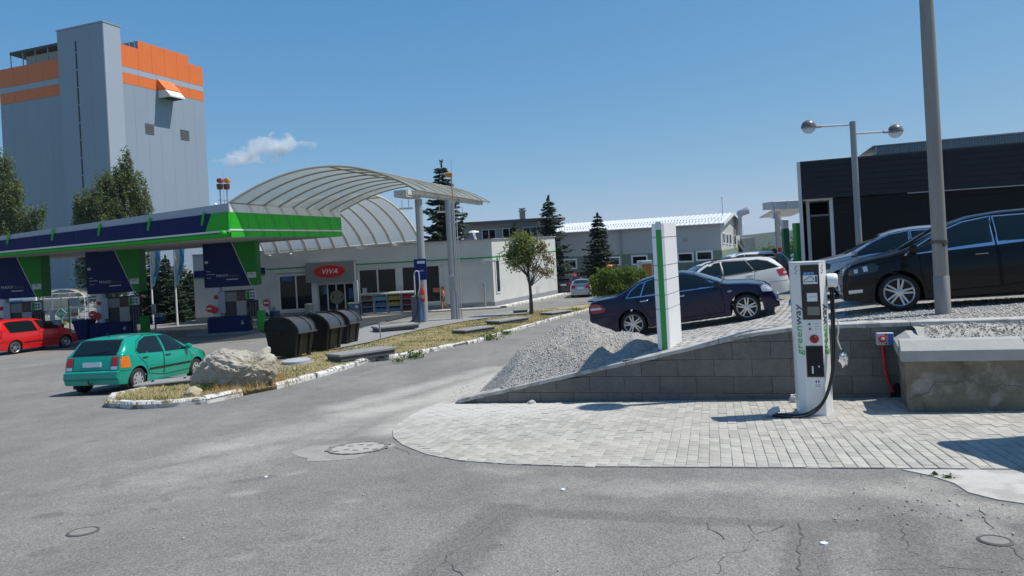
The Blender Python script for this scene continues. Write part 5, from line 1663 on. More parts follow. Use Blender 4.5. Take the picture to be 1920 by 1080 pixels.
def car(name, label, sp, mp, x, y, hd, fn, cat='car', group=None, lod=0, steer=0):
 """hd: heading in degrees from +X"""
 c = Car(sp)
 Mx = groundpose(x, y, math.cos(R(hd)), math.sin(R(hd)), fn, sp['fx'], sp['rx'])
 root = thing(name, label, cat, (0, 0, 0), 0, group)
 root.location = Mx.to_translation() + Vector((0, 0, .004)); root.rotation_euler = Mx.to_euler()
 me = bpy.data.meshes.new('body'); me.from_pydata(c.V, [], c.F); me.materials.append(mp); me.materials.append(m_under)
 me.polygons.foreach_set('material_index', c.Mi); me.polygons.foreach_set('use_smooth', [True] * len(c.F)); me.set_sharp_from_angle(angle=R(32)); me.update()
 body = link('body', me, root)
 # wheels
 key = (sp['r'], sp.get('tw', .19), sp.get('rim', 'star'))
 if key not in _wc: _wc[key] = wheel_meshes(*key)
 ty, rm = _wc[key]
 for xa in (sp['fx'], sp['rx']):
  for sg in (1, -1):
   w = bpy.data.objects.new('wheel', None); C.objects.link(w); w.parent = root; w.empty_display_size = .1
   w.location = (xa, sg * (c.ws(xa) - .015 - key[1] / 2), sp['r'])
   rz = (0 if sg > 0 else math.pi) + (R(steer) if xa == sp['fx'] else 0)
   w.rotation_euler = (0, rng.uniform(0, 6), rz) if 0 else (0, 0, rz)
   t_ = link('tyre', ty, w); r_ = link('rim', rm, w)
   a = rng.uniform(0, 6.28)
   t_.rotation_euler = r_.rotation_euler = (0, a, 0)
 # glass
 def both(nm, mat, polys, off, mode='side', par=root, na=14, nb=5, sides=(False, True)):
  res = []
  for fl in sides:
   for pl in polys:
    mb = MB(); c.patch(mb, mode, pl, off, na, nb, fl)
    if mb.f: res.append(mb.obj(nm, mat, par, smooth=60))
  return res
 for wname, pls in sp['win'].items():
  if sp.get('trim'):
   tp = both('window_trim', sp['trim'], [grow(p, .022) for p in pls], .004)
  both(wname, m_cglass, pls, .008)
 for nm, mode, pl in sp['glass']:
  mb = MB(); c.patch(mb, mode, grow(pl, .03), .004, 18, 8); mb.obj(nm + '_seal', m_trimblk, root, smooth=60)
  mb = MB(); c.patch(mb, mode, pl, .008, 18, 8); mb.obj(nm, m_cglass, root, smooth=60)
 # doors: a proud skin with a dark shut line, handle and moulding
 for dl, hx_, hz in sp.get('doors', []):
  for fl in (False, True):
   low = dl
   mb = MB(); c.patch(mb, 'side', low, .0025, 16, 6, fl); d_ = mb.obj('door', mp, root, smooth=60)
   mb = MB(); c.ribbon(mb, 'side', low + [low[0]], .006, .004, fl)
   if mb.f: mb.obj('door_gap', m_under, d_)
   q = c.cast('side', hx_, hz, .012)
   if q is not None:
    mb = MB(); mb.box((q.x, -q.y if fl else q.y, q.z), (.20, .03, .032), b=.01); mb.obj('handle', sp.get('handle', m_trimblk), d_)
 if sp.get('mould'):
  for fl in (False, True):
   mb = MB(); x0, z0, x1, z1, h = sp['mould']; c.patch(mb, 'side', [(x0, z0 - h), (x1, z1 - h), (x1, z1 + h), (x0, z0 + h)], .012, 16, 3, fl); mb.obj('side_moulding', sp.get('mouldmat', m_trimblk), root, smooth=60)
 for li, (nm, mode, pl, mat, sides) in enumerate(sp.get('lamps', [])):
  for fl in ((False, True) if sides == 2 else (False,)):
   p2 = pl
   if mode in ('rear', 'front') and sides == 2: p2 = pl if not fl else [(-a, b_) for a, b_ in pl]
   mb = MB(); c.patch(mb, mode, p2, .008 + .003 * li, 8, 5, fl if mode == 'side' else False)
   if mb.f: mb.obj(nm, mat, root, smooth=60)
 for mode, ln, mat, w in sp.get('lines', []):
  for fl in ((False, True) if mode == 'side' else (False,)):
   mb = MB(); c.ribbon(mb, mode, ln, w, .005, fl)
   if mb.f: mb.obj('shut_line', mat, root)
 # mirrors
 mx, mz = sp['mirror']
 q = c.cast('side', mx, mz, 0)
 for sg in (1, -1):
  mb = MB(); yy = (q.y + .10) * sg
  mb.lathe([(0, -.09), (.055, -.075), (.075, -.02), (.07, .05), (.0, .07)], 12, (mx, yy, mz + .03), 'Y'); mb.box((mx, sg * (q.y + .02), mz - .015), (.06, .12, .03))
  mb.obj('mirror', sp.get('mirmat', mp), root, smooth=50)
 # plates
 for mode in ('rear', 'front'):
  pz = sp['plate_' + mode]
  q = c.cast(mode, 0, pz, .012)
  if q is not None:
   mb = MB(); mb.box((q.x, 0, pz), (.014, .50, .115)); mb.obj('number_plate', m_plate, root)
 for f in sp.get('extra', []): f(c, root, mp)
 return root
# ---- body types -----------------------------------------------------------
def roofrails(z, x0, x1, yy, mat):
 def f(c, root, mp):
  for sg in (1, -1):
   P = []
   for k in range(13):
    x = x0 + (x1 - x0) * k / 12
    q = c.cast('top', yy, x, 0)
    P.append((x, sg * yy, q.z + (.045 if 0 < k < 12 else .0)))
   mb = MB(); mb.tube(P, .018, 6); mb.obj('roof_rail', mat, root, smooth=50)
 return f
def aerial(x):
 def f(c, root, mp):
  q = c.cast('top', 0, x, 0); mb = MB(); mb.tube([(x, 0, q.z), (x - .06, 0, q.z + .10)], .012, 5); mb.obj('aerial', m_black, root)
 return f
def wiper(x, z, s_=.45):
 def f(c, root, mp):
  P = [c.cast('rear', .05 - s_ * k / 5, z + .05 * k / 5, .02) for k in range(6)]
  P = [p for p in P if p is not None]
  mb = MB(); mb.tube(P, .009, 5); mb.obj('wiper', m_black, root)
 return f
def spoiler(x0, x1, dz, w):
 def f(c, root, mp):
  rows = []
  for yk in np.linspace(-w, w, 11):
   a = c.cast('top', yk, x0, 0); b_ = c.cast('top', yk, x0, 0)
   rows.append([(x0, yk, a.z + .006), (x1, yk, a.z + .0 + dz), (x1, yk, a.z - .03 + dz), (x0 - .02, yk, a.z - .03)])
  mb = MB(); mb.sheet(rows); mb.obj('spoiler', mp, root, smooth=30)
 return f
def grille_bars(x, z0, z1, yy, n=3):
 def f(c, root, mp):
  mb = MB(); c.patch(mb, 'front', [(-yy, z0), (yy, z0), (yy, z1), (-yy, z1)], .006, 8, 4); g_ = mb.obj('grille', m_trimblk, root)
  for k in range(n):
   z = z0 + (z1 - z0) * (k + .5) / n
   P = [c.cast('front', yy * (j / 4 - 1), z, .014) for j in range(9)]
   P = [p for p in P if p is not None]
   if len(P) > 1: mb = MB(); mb.tube(P, .008, 5); mb.obj('grille_bar', m_chrome, g_)
 return f
def polo():
 dlo1 = [(-1.20, .92), (-.24, .895), (-.30, 1.33), (-.75, 1.325), (-1.05, 1.22), (-1.27, 1.0)]
 dlo2 = [(-.17, .893), (.72, .885), (.66, .96), (.22, 1.27), (.05, 1.325), (-.22, 1.33)]
 return dict(L=3.71, W=1.66, H=1.42, r=.285, tw=.175, rim='cap', fx=1.165, rx=-1.235, sill=.19, tum=.40, rk=.10, fk=.20,
  top=[(-1.855, .45), (-1.845, .60), (-1.80, .88), (-1.755, .97), (-1.50, 1.30), (-1.42, 1.36), (-1.1, 1.40), (-.5, 1.42), (-.1, 1.41), (.2, 1.35), (.95, .96), (1.15, .90), (1.55, .81), (1.73, .70), (1.83, .55), (1.855, .40)],
  belt=[(-1.85, .93), (-.3, .885), (1.1, .86), (1.85, .75)],
  win={'side_window': [dlo1, dlo2]},
  glass=[('rear_window', 'rear', [(-.60, .965), (.60, .965), (.545, 1.28), (-.545, 1.28)]), ('windshield', 'top', [(-.60, .90), (.60, .90), (.50, .28), (-.50, .28)])],
  doors=[([(-.26, .30), (.82, .33), (.92, .60), (.80, .87), (.62, .99), (.22, 1.31), (.02, 1.365), (-.26, 1.37)], -.10, .80), ([(-.86, .40), (-.29, .30), (-.29, 1.37), (-.78, 1.365), (-1.12, 1.24), (-1.30, .98), (-1.20, .82), (-.98, .66)], -1.0, .81)],
  mould=(-.86, .50, .84, .52, .025),
  lamps=[('tail_light', 'side', [(-1.80, .62), (-1.52, .62), (-1.56, .90), (-1.79, .90)], m_tailor, 2), ('tail_lamp_red', 'rear', [(.53, .68), (.70, .68), (.70, .90), (.53, .90)], m_tail, 2), ('reverse_lamp', 'rear', [(.53, .60), (.70, .60), (.70, .675), (.53, .675)], m_lens, 2),
    ('headlight', 'front', [(.40, .56), (.72, .58), (.70, .74), (.40, .72)], m_lens, 2), ('indicator', 'side', [(.96, .70), (1.02, .70), (1.02, .73), (.96, .73)], m_tailor, 2), ('headlight_side', 'side', [(1.62, .60), (1.76, .60), (1.70, .74), (1.62, .74)], m_tailor, 2)],
  lines=[('rear', [(-.75, .585), (.75, .585)], m_under, .006), ('side', [(-1.82, .56), (-1.54, .56)], m_under, .005), ('rear', [(-.52, .60), (-.52, .93)], m_under, .004), ('rear', [(.52, .60), (.52, .93)], m_under, .004), ('top', [(.52, -1.30), (.47, .2)], m_under, .006), ('top', [(-.52, -1.30), (-.47, .2)], m_under, .006)],
  mirror=(.70, .93), plate_rear=.73, plate_front=.45, mirmat=None,
  extra=[wiper(0, .985), aerial(-1.25)])
def polo_bumper(c, root, mp):
 # wrap-round rear bumper step and tow ball
 mb = MB(); rows = []
 for yk in np.linspace(-.80, .80, 25):
  r = []
  for z, o in ((.36, .012), (.40, .055), (.545, .055), (.575, .01)):
   q = c.cast('rear', yk, max(z, .30), 0)
   if q is None: break
   r.append((q.x - o, yk, z))
  if len(r) == 4: rows.append(r)
 mb.sheet(rows); mb.obj('bumper', mp, root, smooth=30)
 mb = MB(); mb.tube([(-1.75, 0, .27), (-1.93, 0, .27), (-1.95, 0, .33)], .018, 6); mb.lathe([(0, .32), (.025, .335), (.025, .355), (0, .37)], 8, (-1.95, 0, 0)); mb.obj('tow_bar', m_black, root)
 for sg in (1, -1):
  mb = MB(); mb.box((-1.55, sg * .66, .22), (.02, .2, .2)); mb.obj('mud_flap', m_blackrub, root)
def sedan():
 q = [(-1.22, .985), (-.90, .975), (-.76, 1.285), (-.90, 1.255), (-1.10, 1.13)]
 w1 = [(-.87, .974), (-.10, .955), (-.16, 1.335), (-.40, 1.355), (-.72, 1.295)]
 w2 = [(-.03, .953), (.98, .93), (.92, .985), (.40, 1.26), (.20, 1.325), (-.09, 1.338)]
 return dict(L=4.56, W=1.74, H=1.415, r=.318, tw=.225, rim='twin', fx=1.54, rx=-1.185, sill=.175, tum=.50, fk=.20, rk=.13, rl=.75, fl=.9,
  top=[(-2.28, .48), (-2.275, .70), (-2.24, .93), (-2.17, 1.025), (-1.98, 1.045), (-1.62, 1.06), (-1.50, 1.085), (-.88, 1.36), (-.60, 1.405), (-.15, 1.42), (.15, 1.40), (.42, 1.32), (1.08, .985), (1.20, .955), (1.65, .895), (1.98, .81), (2.13, .70), (2.21, .54), (2.235, .42)],
  belt=[(-2.2, .97), (-1.3, .965), (1.1, .925), (2.2, .74)],
  trim=m_chrome, win={'side_window': [w1, w2], 'quarter_window': [q]},
  glass=[('rear_window', 'top', [(-.60, -1.52), (.60, -1.52), (.52, -.95), (-.52, -.95)]), ('windshield', 'top', [(-.66, 1.06), (.66, 1.06), (.54, .46), (-.54, .46)])],
  doors=[([(-.06, .29), (1.02, .29), (1.06, .60), (1.02, .90), (.93, 1.0), (.40, 1.285), (.18, 1.355), (-.06, 1.37)], .07, .82), ([(-.75, .44), (-.08, .29), (-.08, 1.37), (-.42, 1.38), (-.80, 1.32), (-1.02, 1.2), (-1.02, .95), (-.88, .66)], -.82, .845)],
  handle=m_chrome, mould=(-.72, .545, 1.08, .545, .018), mouldmat=None,
  lamps=[('tail_light', 'side', [(-2.20, .72), (-1.86, .72), (-1.80, .79), (-1.96, .93), (-2.19, .96)], m_tail, 2), ('tail_lamp_clear', 'side', [(-2.21, .80), (-1.90, .80), (-1.94, .85), (-2.20, .86)], m_lens, 2), ('tail_lamp_rear', 'rear', [(.40, .72), (.74, .72), (.72, .95), (.40, .93)], m_tail, 2),
    ('headlight', 'side', [(1.94, .63), (2.16, .60), (2.13, .70), (2.0, .77), (1.92, .75)], m_lens, 2), ('headlight_front', 'front', [(.36, .60), (.70, .61), (.68, .74), (.36, .74)], m_lens, 2), ('indicator', 'side', [(1.18, .745), (1.27, .745), (1.27, .77), (1.18, .77)], m_lens, 2)],
  lines=[('side', [(-2.2, .60), (-1.62, .60)], m_under, .006), ('side', [(1.84, .55), (2.2, .55)], m_under, .005), ('side', [(-1.62, 1.03), (-2.05, 1.0)], m_under, .004), ('side', [(1.14, .92), (1.9, .80)], m_under, .004)],
  mirror=(.95, .97), plate_rear=.76, plate_front=.42,
  extra=[spoiler(-2.12, -2.28, .035, .60), aerial(-.98)])
def wagon(H=1.47, L=4.66):
 k = L / 4.66
 w0 = [(-1.98, 1.04), (-1.23, .99), (-1.06, 1.335), (-1.40, 1.33), (-1.70, 1.25)]
 w1 = [(-1.18, .985), (-.20, .955), (-.25, 1.385), (-1.00, 1.345)]
 w2 = [(-.14, .953), (.90, .935), (.80, 1.03), (.33, 1.27), (.12, 1.37), (-.19, 1.388)]
 return dict(L=4.66, W=1.81, H=1.47, r=.315, tw=.2, rim='six', fx=1.42, rx=-1.25, sill=.18, tum=.46, fk=.18, rk=.13, rl=.5,
  top=[(-2.33, .46), (-2.32, .62), (-2.27, .88), (-2.20, 1.0), (-2.0, 1.28), (-1.90, 1.37), (-1.75, 1.415), (-1.2, 1.45), (-.5, 1.47), (-.1, 1.455), (.25, 1.38), (1.05, 1.0), (1.2, .96), (1.7, .88), (2.05, .78), (2.22, .66), (2.30, .52), (2.33, .42)],
  belt=[(-2.3, 1.0), (-1.2, .97), (1.1, .92), (2.3, .74)],
  win={'side_window': [w0, w1, w2]}, trim=m_trimblk,
  glass=[('rear_window', 'rear', [(-.60, 1.03), (.60, 1.03), (.53, 1.31), (-.53, 1.31)]), ('windshield', 'top', [(-.60, 1.0), (.60, 1.0), (.50, .34), (-.50, .34)])],
  doors=[([(-.16, .29), (.95, .29), (1.02, .60), (1.0, .90), (.90, 1.02), (.34, 1.33), (.10, 1.41), (-.16, 1.42)], -.02, .84), ([(-.85, .40), (-.18, .29), (-.18, 1.42), (-1.05, 1.385), (-1.22, 1.0), (-1.15, .78), (-.9, .66)], -1.02, .87)],
  handle=m_chrome,
  lamps=[('tail_light', 'side', [(-2.27, .74), (-1.98, .74), (-1.90, .95), (-2.15, .98), (-2.25, .92)], m_tail, 2), ('tail_lamp_clear', 'side', [(-2.26, .80), (-2.12, .80), (-2.12, .87), (-2.25, .87)], m_lens, 2), ('tail_lamp_rear', 'rear', [(.45, .76), (.76, .76), (.72, .95), (.45, .95)], m_tail, 2), ('headlight', 'side', [(1.9, .64), (2.2, .62), (2.14, .74), (1.9, .78)], m_headdark, 2), ('headlight_front', 'front', [(.38, .62), (.74, .62), (.72, .75), (.38, .75)], m_headdark, 2)],
  lines=[('side', [(-2.28, .58), (-1.6, .58)], m_under, .005), ('rear', [(-.78, .58), (.78, .58)], m_under, .006)],
  mirror=(.95, .98), plate_rear=.80, plate_front=.42,
  extra=[roofrails(1.5, -1.75, .15, .53, m_black), spoiler(-1.88, -2.10, -.01, .50)])
def suv():
 s = wagon(); s = dict(s); s['r'] = .35
 s['top'] = [(x, z if z < .6 else z + .16) for x, z in s['top']]; s['belt'] = [(x, z + .08) for x, z in s['belt']]
 up = lambda pl: [(x, z + .08 + .05 * (z > 1.15)) for x, z in pl]
 s['win'] = {k: [up(p) for p in v] for k, v in s['win'].items()}
 s['glass'] = [('rear_window', 'rear', [(-.60, 1.10), (.60, 1.10), (.53, 1.44), (-.53, 1.44)]), ('windshield', 'top', [(-.60, 1.0), (.60, 1.0), (.50, .34), (-.50, .34)])]
 s['extra'] = [roofrails(1.66, -1.75, .15, .53, m_chrome), spoiler(-1.88, -2.10, -.01, .50)]
 s['mirror'] = (.95, 1.06)
 return s
def mpv():
 w0 = [(-2.02, 1.10), (-1.28, 1.06), (-1.18, 1.44), (-1.75, 1.42), (-1.95, 1.3)]
 w1 = [(-1.21, 1.055), (-.24, 1.02), (-.26, 1.475), (-1.12, 1.45)]
 w2 = [(-.17, 1.018), (1.12, .97), (1.05, 1.02), (.55, 1.30), (.20, 1.43), (-.20, 1.478)]
 return dict(L=4.36, W=1.79, H=1.59, r=.325, tw=.215, rim='twin', fx=1.30, rx=-1.36, sill=.19, tum=.42, fk=.20, rk=.10, fl=.9,
  top=[(-2.18, .5), (-2.165, .75), (-2.12, 1.0), (-2.02, 1.30), (-1.92, 1.48), (-1.7, 1.54), (-1.0, 1.585), (-.4, 1.595), (.05, 1.56), (.35, 1.48), (1.22, 1.06), (1.38, 1.02), (1.75, .965), (1.98, .90), (2.10, .81), (2.16, .68), (2.18, .46)],
  belt=[(-2.15, 1.06), (-.3, 1.0), (1.2, .97), (2.15, .82)],
  trim=m_chrome, win={'side_window': [w0, w1, w2]},
  glass=[('rear_window', 'rear', [(-.6, 1.1), (.6, 1.1), (.55, 1.42), (-.55, 1.42)]), ('windshield', 'top', [(-.68, 1.20), (.68, 1.20), (.56, .42), (-.56, .42)])],
  doors=[([(-.20, .32), (.86, .30), (.93, .62), (.93, .93), (1.08, 1.0), (.55, 1.335), (.18, 1.465), (-.20, 1.515)], .02, .86), ([(-.92, .42), (-.23, .32), (-.23, 1.515), (-1.15, 1.485), (-1.26, 1.05), (-1.2, .85), (-.98, .68)], -1.0, .90)],
  handle=m_black,
  lamps=[('tail_light', 'side', [(-2.14, .85), (-1.95, .85), (-1.98, 1.08), (-2.08, 1.08)], m_tail, 2), ('headlight', 'side', [(1.60, .72), (1.98, .67), (2.07, .70), (2.04, .80), (1.66, .88), (1.56, .82)], m_headdark, 2), ('headlight_front', 'front', [(.36, .70), (.74, .69), (.72, .83), (.36, .80)], m_headdark, 2), ('reflector', 'side', [(1.74, .74), (1.81, .73), (1.82, .82), (1.75, .83)], m_lens, 2), ('reflector', 'side', [(1.90, .72), (1.96, .71), (1.96, .78), (1.90, .79)], m_lens, 2), ('fog_lamp', 'side', [(1.86, .375), (2.08, .36), (2.08, .42), (1.86, .43)], m_lens, 2)],
  lines=[('side', [(1.02, .93), (1.5, .86), (1.62, .83)], m_under, .005), ('side', [(1.60, .80), (1.66, .42)], m_under, .004), ('side', [(.93, .93), (.93, .62)], m_under, .004)],
  mirror=(1.02, 1.03), plate_rear=.85, plate_front=.46,
  extra=[grille_bars(2.1, .68, .80, .36)])
def roomster():
 w1 = [(-1.55, .98), (-.20, .98), (-.34, 1.44), (-.55, 1.50), (-1.50, 1.49), (-1.75, 1.44)]
 w2 = [(-.02, 1.06), (1.02, 1.0), (.86, 1.12), (.42, 1.36), (.20, 1.44), (-.24, 1.50)]
 return dict(L=4.2, W=1.69, H=1.6, r=.30, tw=.19, rim='twin', fx=1.29, rx=-1.32, sill=.19, tum=.34, fk=.2, rk=.08,
  top=[(-2.10, .5), (-2.09, .8), (-2.05, 1.1), (-1.98, 1.45), (-1.88, 1.56), (-1.4, 1.61), (-.6, 1.61), (-.1, 1.58), (.25, 1.49), (1.05, 1.08), (1.2, 1.02), (1.65, .92), (1.92, .80), (2.05, .64), (2.10, .42)],
  belt=[(-2.1, 1.0), (-.2, .99), (1.1, .96), (2.1, .72)],
  win={'side_window': [w1, w2]},
  glass=[('rear_window', 'rear', [(-.58, 1.0), (.58, 1.0), (.55, 1.46), (-.55, 1.46)]), ('windshield', 'top', [(-.64, 1.06), (.64, 1.06), (.54, .32), (-.54, .32)])],
  doors=[([(-.12, .32), (.84, .30), (.92, .62), (.92, .93), (.90, 1.04), (.42, 1.42), (.18, 1.51), (-.12, 1.53)], .02, .90)],
  mould=(-.9, .50, .92, .52, .022),
  lamps=[('tail_light', 'side', [(-2.06, .78), (-1.93, .78), (-1.88, 1.12), (-2.03, 1.16)], m_tail, 2), ('headlight', 'side', [(1.6, .68), (1.98, .62), (1.95, .76), (1.65, .85)], m_lens, 2)],
  lines=[('side', [(-2.06, .56), (-1.66, .56)], m_under, .004)],
  mirror=(.95, 1.06), plate_rear=.8, plate_front=.44, extra=[])
p_teal = paint('teal_paint', (.003, .30, .215), .1); p_red = paint('red_car_paint', (.62, .012, .014), .05); p_navy = M('navy_paint', (.005, .006, .033), .3, .1, spec=.2, coat=.5)
p_white = paint('white_car_paint', (.70, .69, .66), .0); p_white2 = paint('white_suv_paint', (.72, .73, .74), .0); p_black = M('black_car_paint', (.004, .004, .005), .3, spec=.15, coat=.35)
p_blue = paint('blue_car_paint', (.02, .035, .09), .4); p_silver = paint('silver_car_paint', (.42, .44, .46), .6); p_lsil = paint('pale_blue_paint', (.30, .38, .46), .5); p_grey = paint('dark_grey_paint', (.03, .035, .04), .4)
# teal hatchback seen from its rear right corner
sp = polo(); sp['extra'] = sp['extra'] + [polo_bumper]; sp['mirmat'] = p_teal; sp['handle'] = m_black
def atwheel(w, hdg, sp, which, sidesign):
 d = Vector((math.cos(R(hdg)), math.sin(R(hdg)))); l = Vector((-d.y, d.x))
 tr = sp['W'] / 2 - .10
 return Vector((w[0], w[1])) - d * sp[which] - l * tr * sidesign
gfn = lambda X, Y: gz(Y)
w = hit(255, 733); h = 90 - 9
c0 = atwheel(w, h, sp, 'rx', -1)
c0 = Vector((w.x, w.y)) + (c0 - Vector((w.x, w.y))) * .91
car('hatchback', 'teal green five-door hatchback parked by the boulder, seen from the rear', sp, p_teal, c0.x, c0.y, h, gfn).scale = (.91,) * 3
# red high-roofed car at the left edge
sp = roomster(); sp['mirmat'] = p_red; sp['handle'] = p_red
wa, wb = hit(27, 664), hit(118, 652); h = math.degrees(math.atan2(wb.y - wa.y, wb.x - wa.x))
c0 = atwheel(wa, h, sp, 'rx', -1)
car('family_car', 'bright red high-roofed car at the pumps by the left edge', sp, p_red, c0.x, c0.y, h, gfn)
# navy saloon
sp = sedan(); sp['mirmat'] = p_navy; sp['mouldmat'] = p_navy
wa, wb = hit(1192, 631, lot), hit(1411, 600, lot); h = math.degrees(math.atan2(wb.y - wa.y, wb.x - wa.x))
c0 = atwheel(wa, h, sp, 'rx', -1)
car('saloon', 'dark navy saloon on the ramp behind the totem, nose uphill', sp, p_navy, c0.x, c0.y, h, lz)
SALOON = (wa, wb, h)
# white estate behind it
sp = wagon(); sp['mirmat'] = p_white
rw = at(1478, 540, 22.4)
h = 183
d = Vector((math.cos(R(h)), math.sin(R(h))))
c0 = Vector((rw.x, rw.y + .6)) + d * 2.33
car('estate_car', 'pearl white estate car parked behind the navy saloon', sp, p_white, c0.x, c0.y, h, lz)
sp = suv(); sp['mirmat'] = p_white2
rw = at(1474, 500, 31); h = 184; d = Vector((math.cos(R(h)), math.sin(R(h))))
c0 = Vector((rw.x, rw.y)) + d * 2.3
car('estate_car', 'white high estate with roof rails behind the pearl white one', sp, p_white2, c0.x, c0.y, h, lz, 'car')
sp = mpv(); sp['mirmat'] = p_lsil; sp['rim'] = 'multi'
w = at(1481, 518, 37.5); h = 176
c0 = atwheel((w.x, w.y), h, sp, 'fx', 1)
car('compact_car', 'pale blue silver car beyond the green gate posts', sp, p_lsil, c0.x, c0.y, h, lz)
# black car and its two neighbours
sp = mpv(); sp['mirmat'] = p_black
w = hit(1690, 584, lot); h = 180 - 22
c0 = atwheel(w, h, sp, 'fx', 1)
car('people_carrier', 'shiny black people carrier on the gravel behind the tall grey pole', sp, p_black, c0.x, c0.y, h, lz)
d = Vector((math.cos(R(h)), math.sin(R(h)))); l = Vector((-d.y, d.x))
for k, (mp, lab, fwd) in enumerate([(p_blue, 'dark blue car between the black and the silver one', -.25), (p_silver, 'silver car nearest the charcoal showroom wall', .55)]):
 sp = polo() if k else mpv(); sp = mpv()
 sp['mirmat'] = mp
 if k == 1: sp['rim'] = 'six'
 c1 = c0 - l * (2.55 * (k + 1)) + d * fwd
 car('parked_car', lab, sp, mp, c1.x, c1.y, h, lz, 'car')
# cars far down the lane
sp = sedan(); sp['mirmat'] = p_silver; w = at(1098, 556, 55)
car('parked_car', 'silver coupe-like saloon parked left of the round bush', sp, p_silver, w.x, 57, 80, gfn, 'car', 'cars parked down the lane')
sp = wagon(); sp['mirmat'] = p_grey
car('parked_car', 'dark car half hidden behind the corner of the shop', sp, p_grey, 4.9, 63.0, 75, gfn, 'car', 'cars parked down the lane')
sp = polo(); sp['mirmat'] = p_red; sp['handle'] = m_black
car('parked_car', 'red hatchback far down the lane behind the silver one', sp, p_red, 6.4, 69.5, 40, gfn, 'car', 'cars parked down the lane')
sp = polo(); sp['mirmat'] = p_grey; sp['handle'] = m_black
car('parked_car', 'grey hatchback far down the lane left of the red one', sp, paint('mid_grey_paint', (.12, .13, .14), .5), 5.6, 65.5, 20, gfn, 'car', 'cars parked down the lane')
# ------------------------------------------------------------------ charging post
def frame_at(p, ang, fn_up=None):
 return Matrix.Translation(p) @ Matrix.Rotation(ang, 4, 'Z')
m_cs = M('powder_coat_white', (.74, .74, .71), .35, var=.04, vs=3, coat=.2)
sp_ = hit(1541, 783)
cs = thing('charging_post', 'white electric car charging post with black front panel and coiled cable', 'charging post', (sp_.x, sp_.y + .16, sp_.z - .005), R(-17))
plan = [(-.205, .06), (-.185, -.03), (-.112, -.135), (.104, -.135), (.180, -.03), (.205, .06), (.205, .19), (-.205, .19)]
HT = 1.86
mb = MB(); mb.prism(plan, .02, HT);
mb.obj('cabinet', m_cs, cs)
mb = MB(); mb.box((.02, .03, .008), (.50, .42, .03), b=.004); mb.obj('base_plate', M('base_plate', (.33, .32, .30), .7), cs)
mb = MB(); mb.prism([(x * 1.01, y * 1.01) for x, y in plan], HT, HT + .012); mb.obj('top_cap', m_lightgrey, cs)
def fr(mb, x0, x1, z0, z1, d=.006, y=-.135): mb.box(((x0 + x1) / 2, y - d / 2, (z0 + z1) / 2), (x1 - x0, d, z1 - z0)); return mb
o = fr(MB(), -.104, .104, 1.18, 1.84, .008).obj('front_panel', M('panel_black', (.010, .010, .011), .25, coat=.3), cs); pan = o
o = fr(MB(), -.080, .082, 1.61, 1.715, .002, -.1432).obj('car_sticker', m_white, pan)
mb = MB(); P = [(-.07, 1.635), (-.065, 1.66), (-.035, 1.672), (-.01, 1.695), (.025, 1.692), (.04, 1.67), (.045, 1.64), (-.07, 1.635)]
mb.tube([(x, -.1458, z) for x, z in P], .0035, 4); mb.box((.066, -.146, 1.665), (.018, .002, .07)); mb.obj('car_drawing', m_black, o)
for k in range(3): fr(MB(), -.07 + k * .04, -.036 + k * .04, 1.722, 1.752, .002, -.1432).obj('blue_icon', M('icon_blue', (.10, .33, .62), .4), pan)
o = fr(MB(), -.045, .070, 1.40, 1.50, .002, -.1432).obj('notice', m_white, pan)
me = letters('greenway', .022, M('notice_ink', (.15, .25, .2), .6), .0005); place(me, 'lettering', o, (.012, -.1456, 1.455), (1, 0, 0), (0, 0, 1))
me = letters('CHARGING POINT', .009, m_black, .0005); place(me, 'lettering', o, (.012, -.1456, 1.425), (1, 0, 0), (0, 0, 1)) if False else None
o = fr(MB(), -.05, .085, 1.235, 1.335, .003, -.1432).obj('screen', M('lcd_grey', (.20, .21, .17), .15), pan)
def btn(name, x, z, r, mat, h=.014, par=cs):
 mb = MB(); mb.lathe([(r, 0), (r, h * .7), (r * .8, h), (0, h)], 16); o = mb.obj(name, mat, par, smooth=40)
 o.location = (x, -.135, z); o.rotation_euler = (R(90), 0, 0); return o
btn('green_lamp', -.035, 1.125, .013, M('lamp_green', (.03, .25, .14), .3)); btn('red_lamp', -.03, 1.065, .013, M('lamp_red', (.4, .04, .06), .3))
for k in range(3): btn('status_lamp', .035, 1.128 - k * .032, .004, m_green, .004); fr(MB(), .045, .072, 1.125 - k * .032, 1.130 - k * .032, .001).obj('status_text', m_greymetal, cs)
e_ = btn('emergency_stop', .012, .945, .052, m_red, .008);
mb = MB(); mb.lathe([(.036, .008), (.036, .03), (.03, .036), (0, .036)], 16); o = mb.obj('stop_knob', M('stop_red', (.22, .02, .02), .3), e_)
fr(MB(), -.090, .104, .485, .865, .004).obj('holster_frame', M('frame_grey', (.05, .05, .05), .5), cs)
o = fr(MB(), -.078, .092, .50, .85, .003, -.1392).obj('holster_recess', m_dark, cs)
fr(MB(), -.035, -.015, .53, .62, .004, -.1424).obj('latch', m_whitedull, o); fr(MB(), .04, .055, .605, .625, .004, -.1424).obj('latch', m_whitedull, o)
o = fr(MB(), -.035, .082, .355, .465, .002).obj('label', m_white, cs)
mb = MB(); mb.box((.01, -.1376, .432), (.012, .001, .03)); mb.box((.035, -.1376, .432), (.012, .001, .03)); mb.box((.0, -.1376, .432), (.02, .001, .004)); mb.box((.047, -.1376, .432), (.02, .001, .004))
mb.tube([(.0 + .01 * k, -.1375, .398 - .008 * math.sin(math.pi * k / 5)) for k in range(6)], .002, 4); mb.obj('plug_mark', m_black, o)
mb = MB(); mb.box((.025, -.1376, .375), (.07, .001, .007)); mb.obj('label_text', m_greymetal, o)
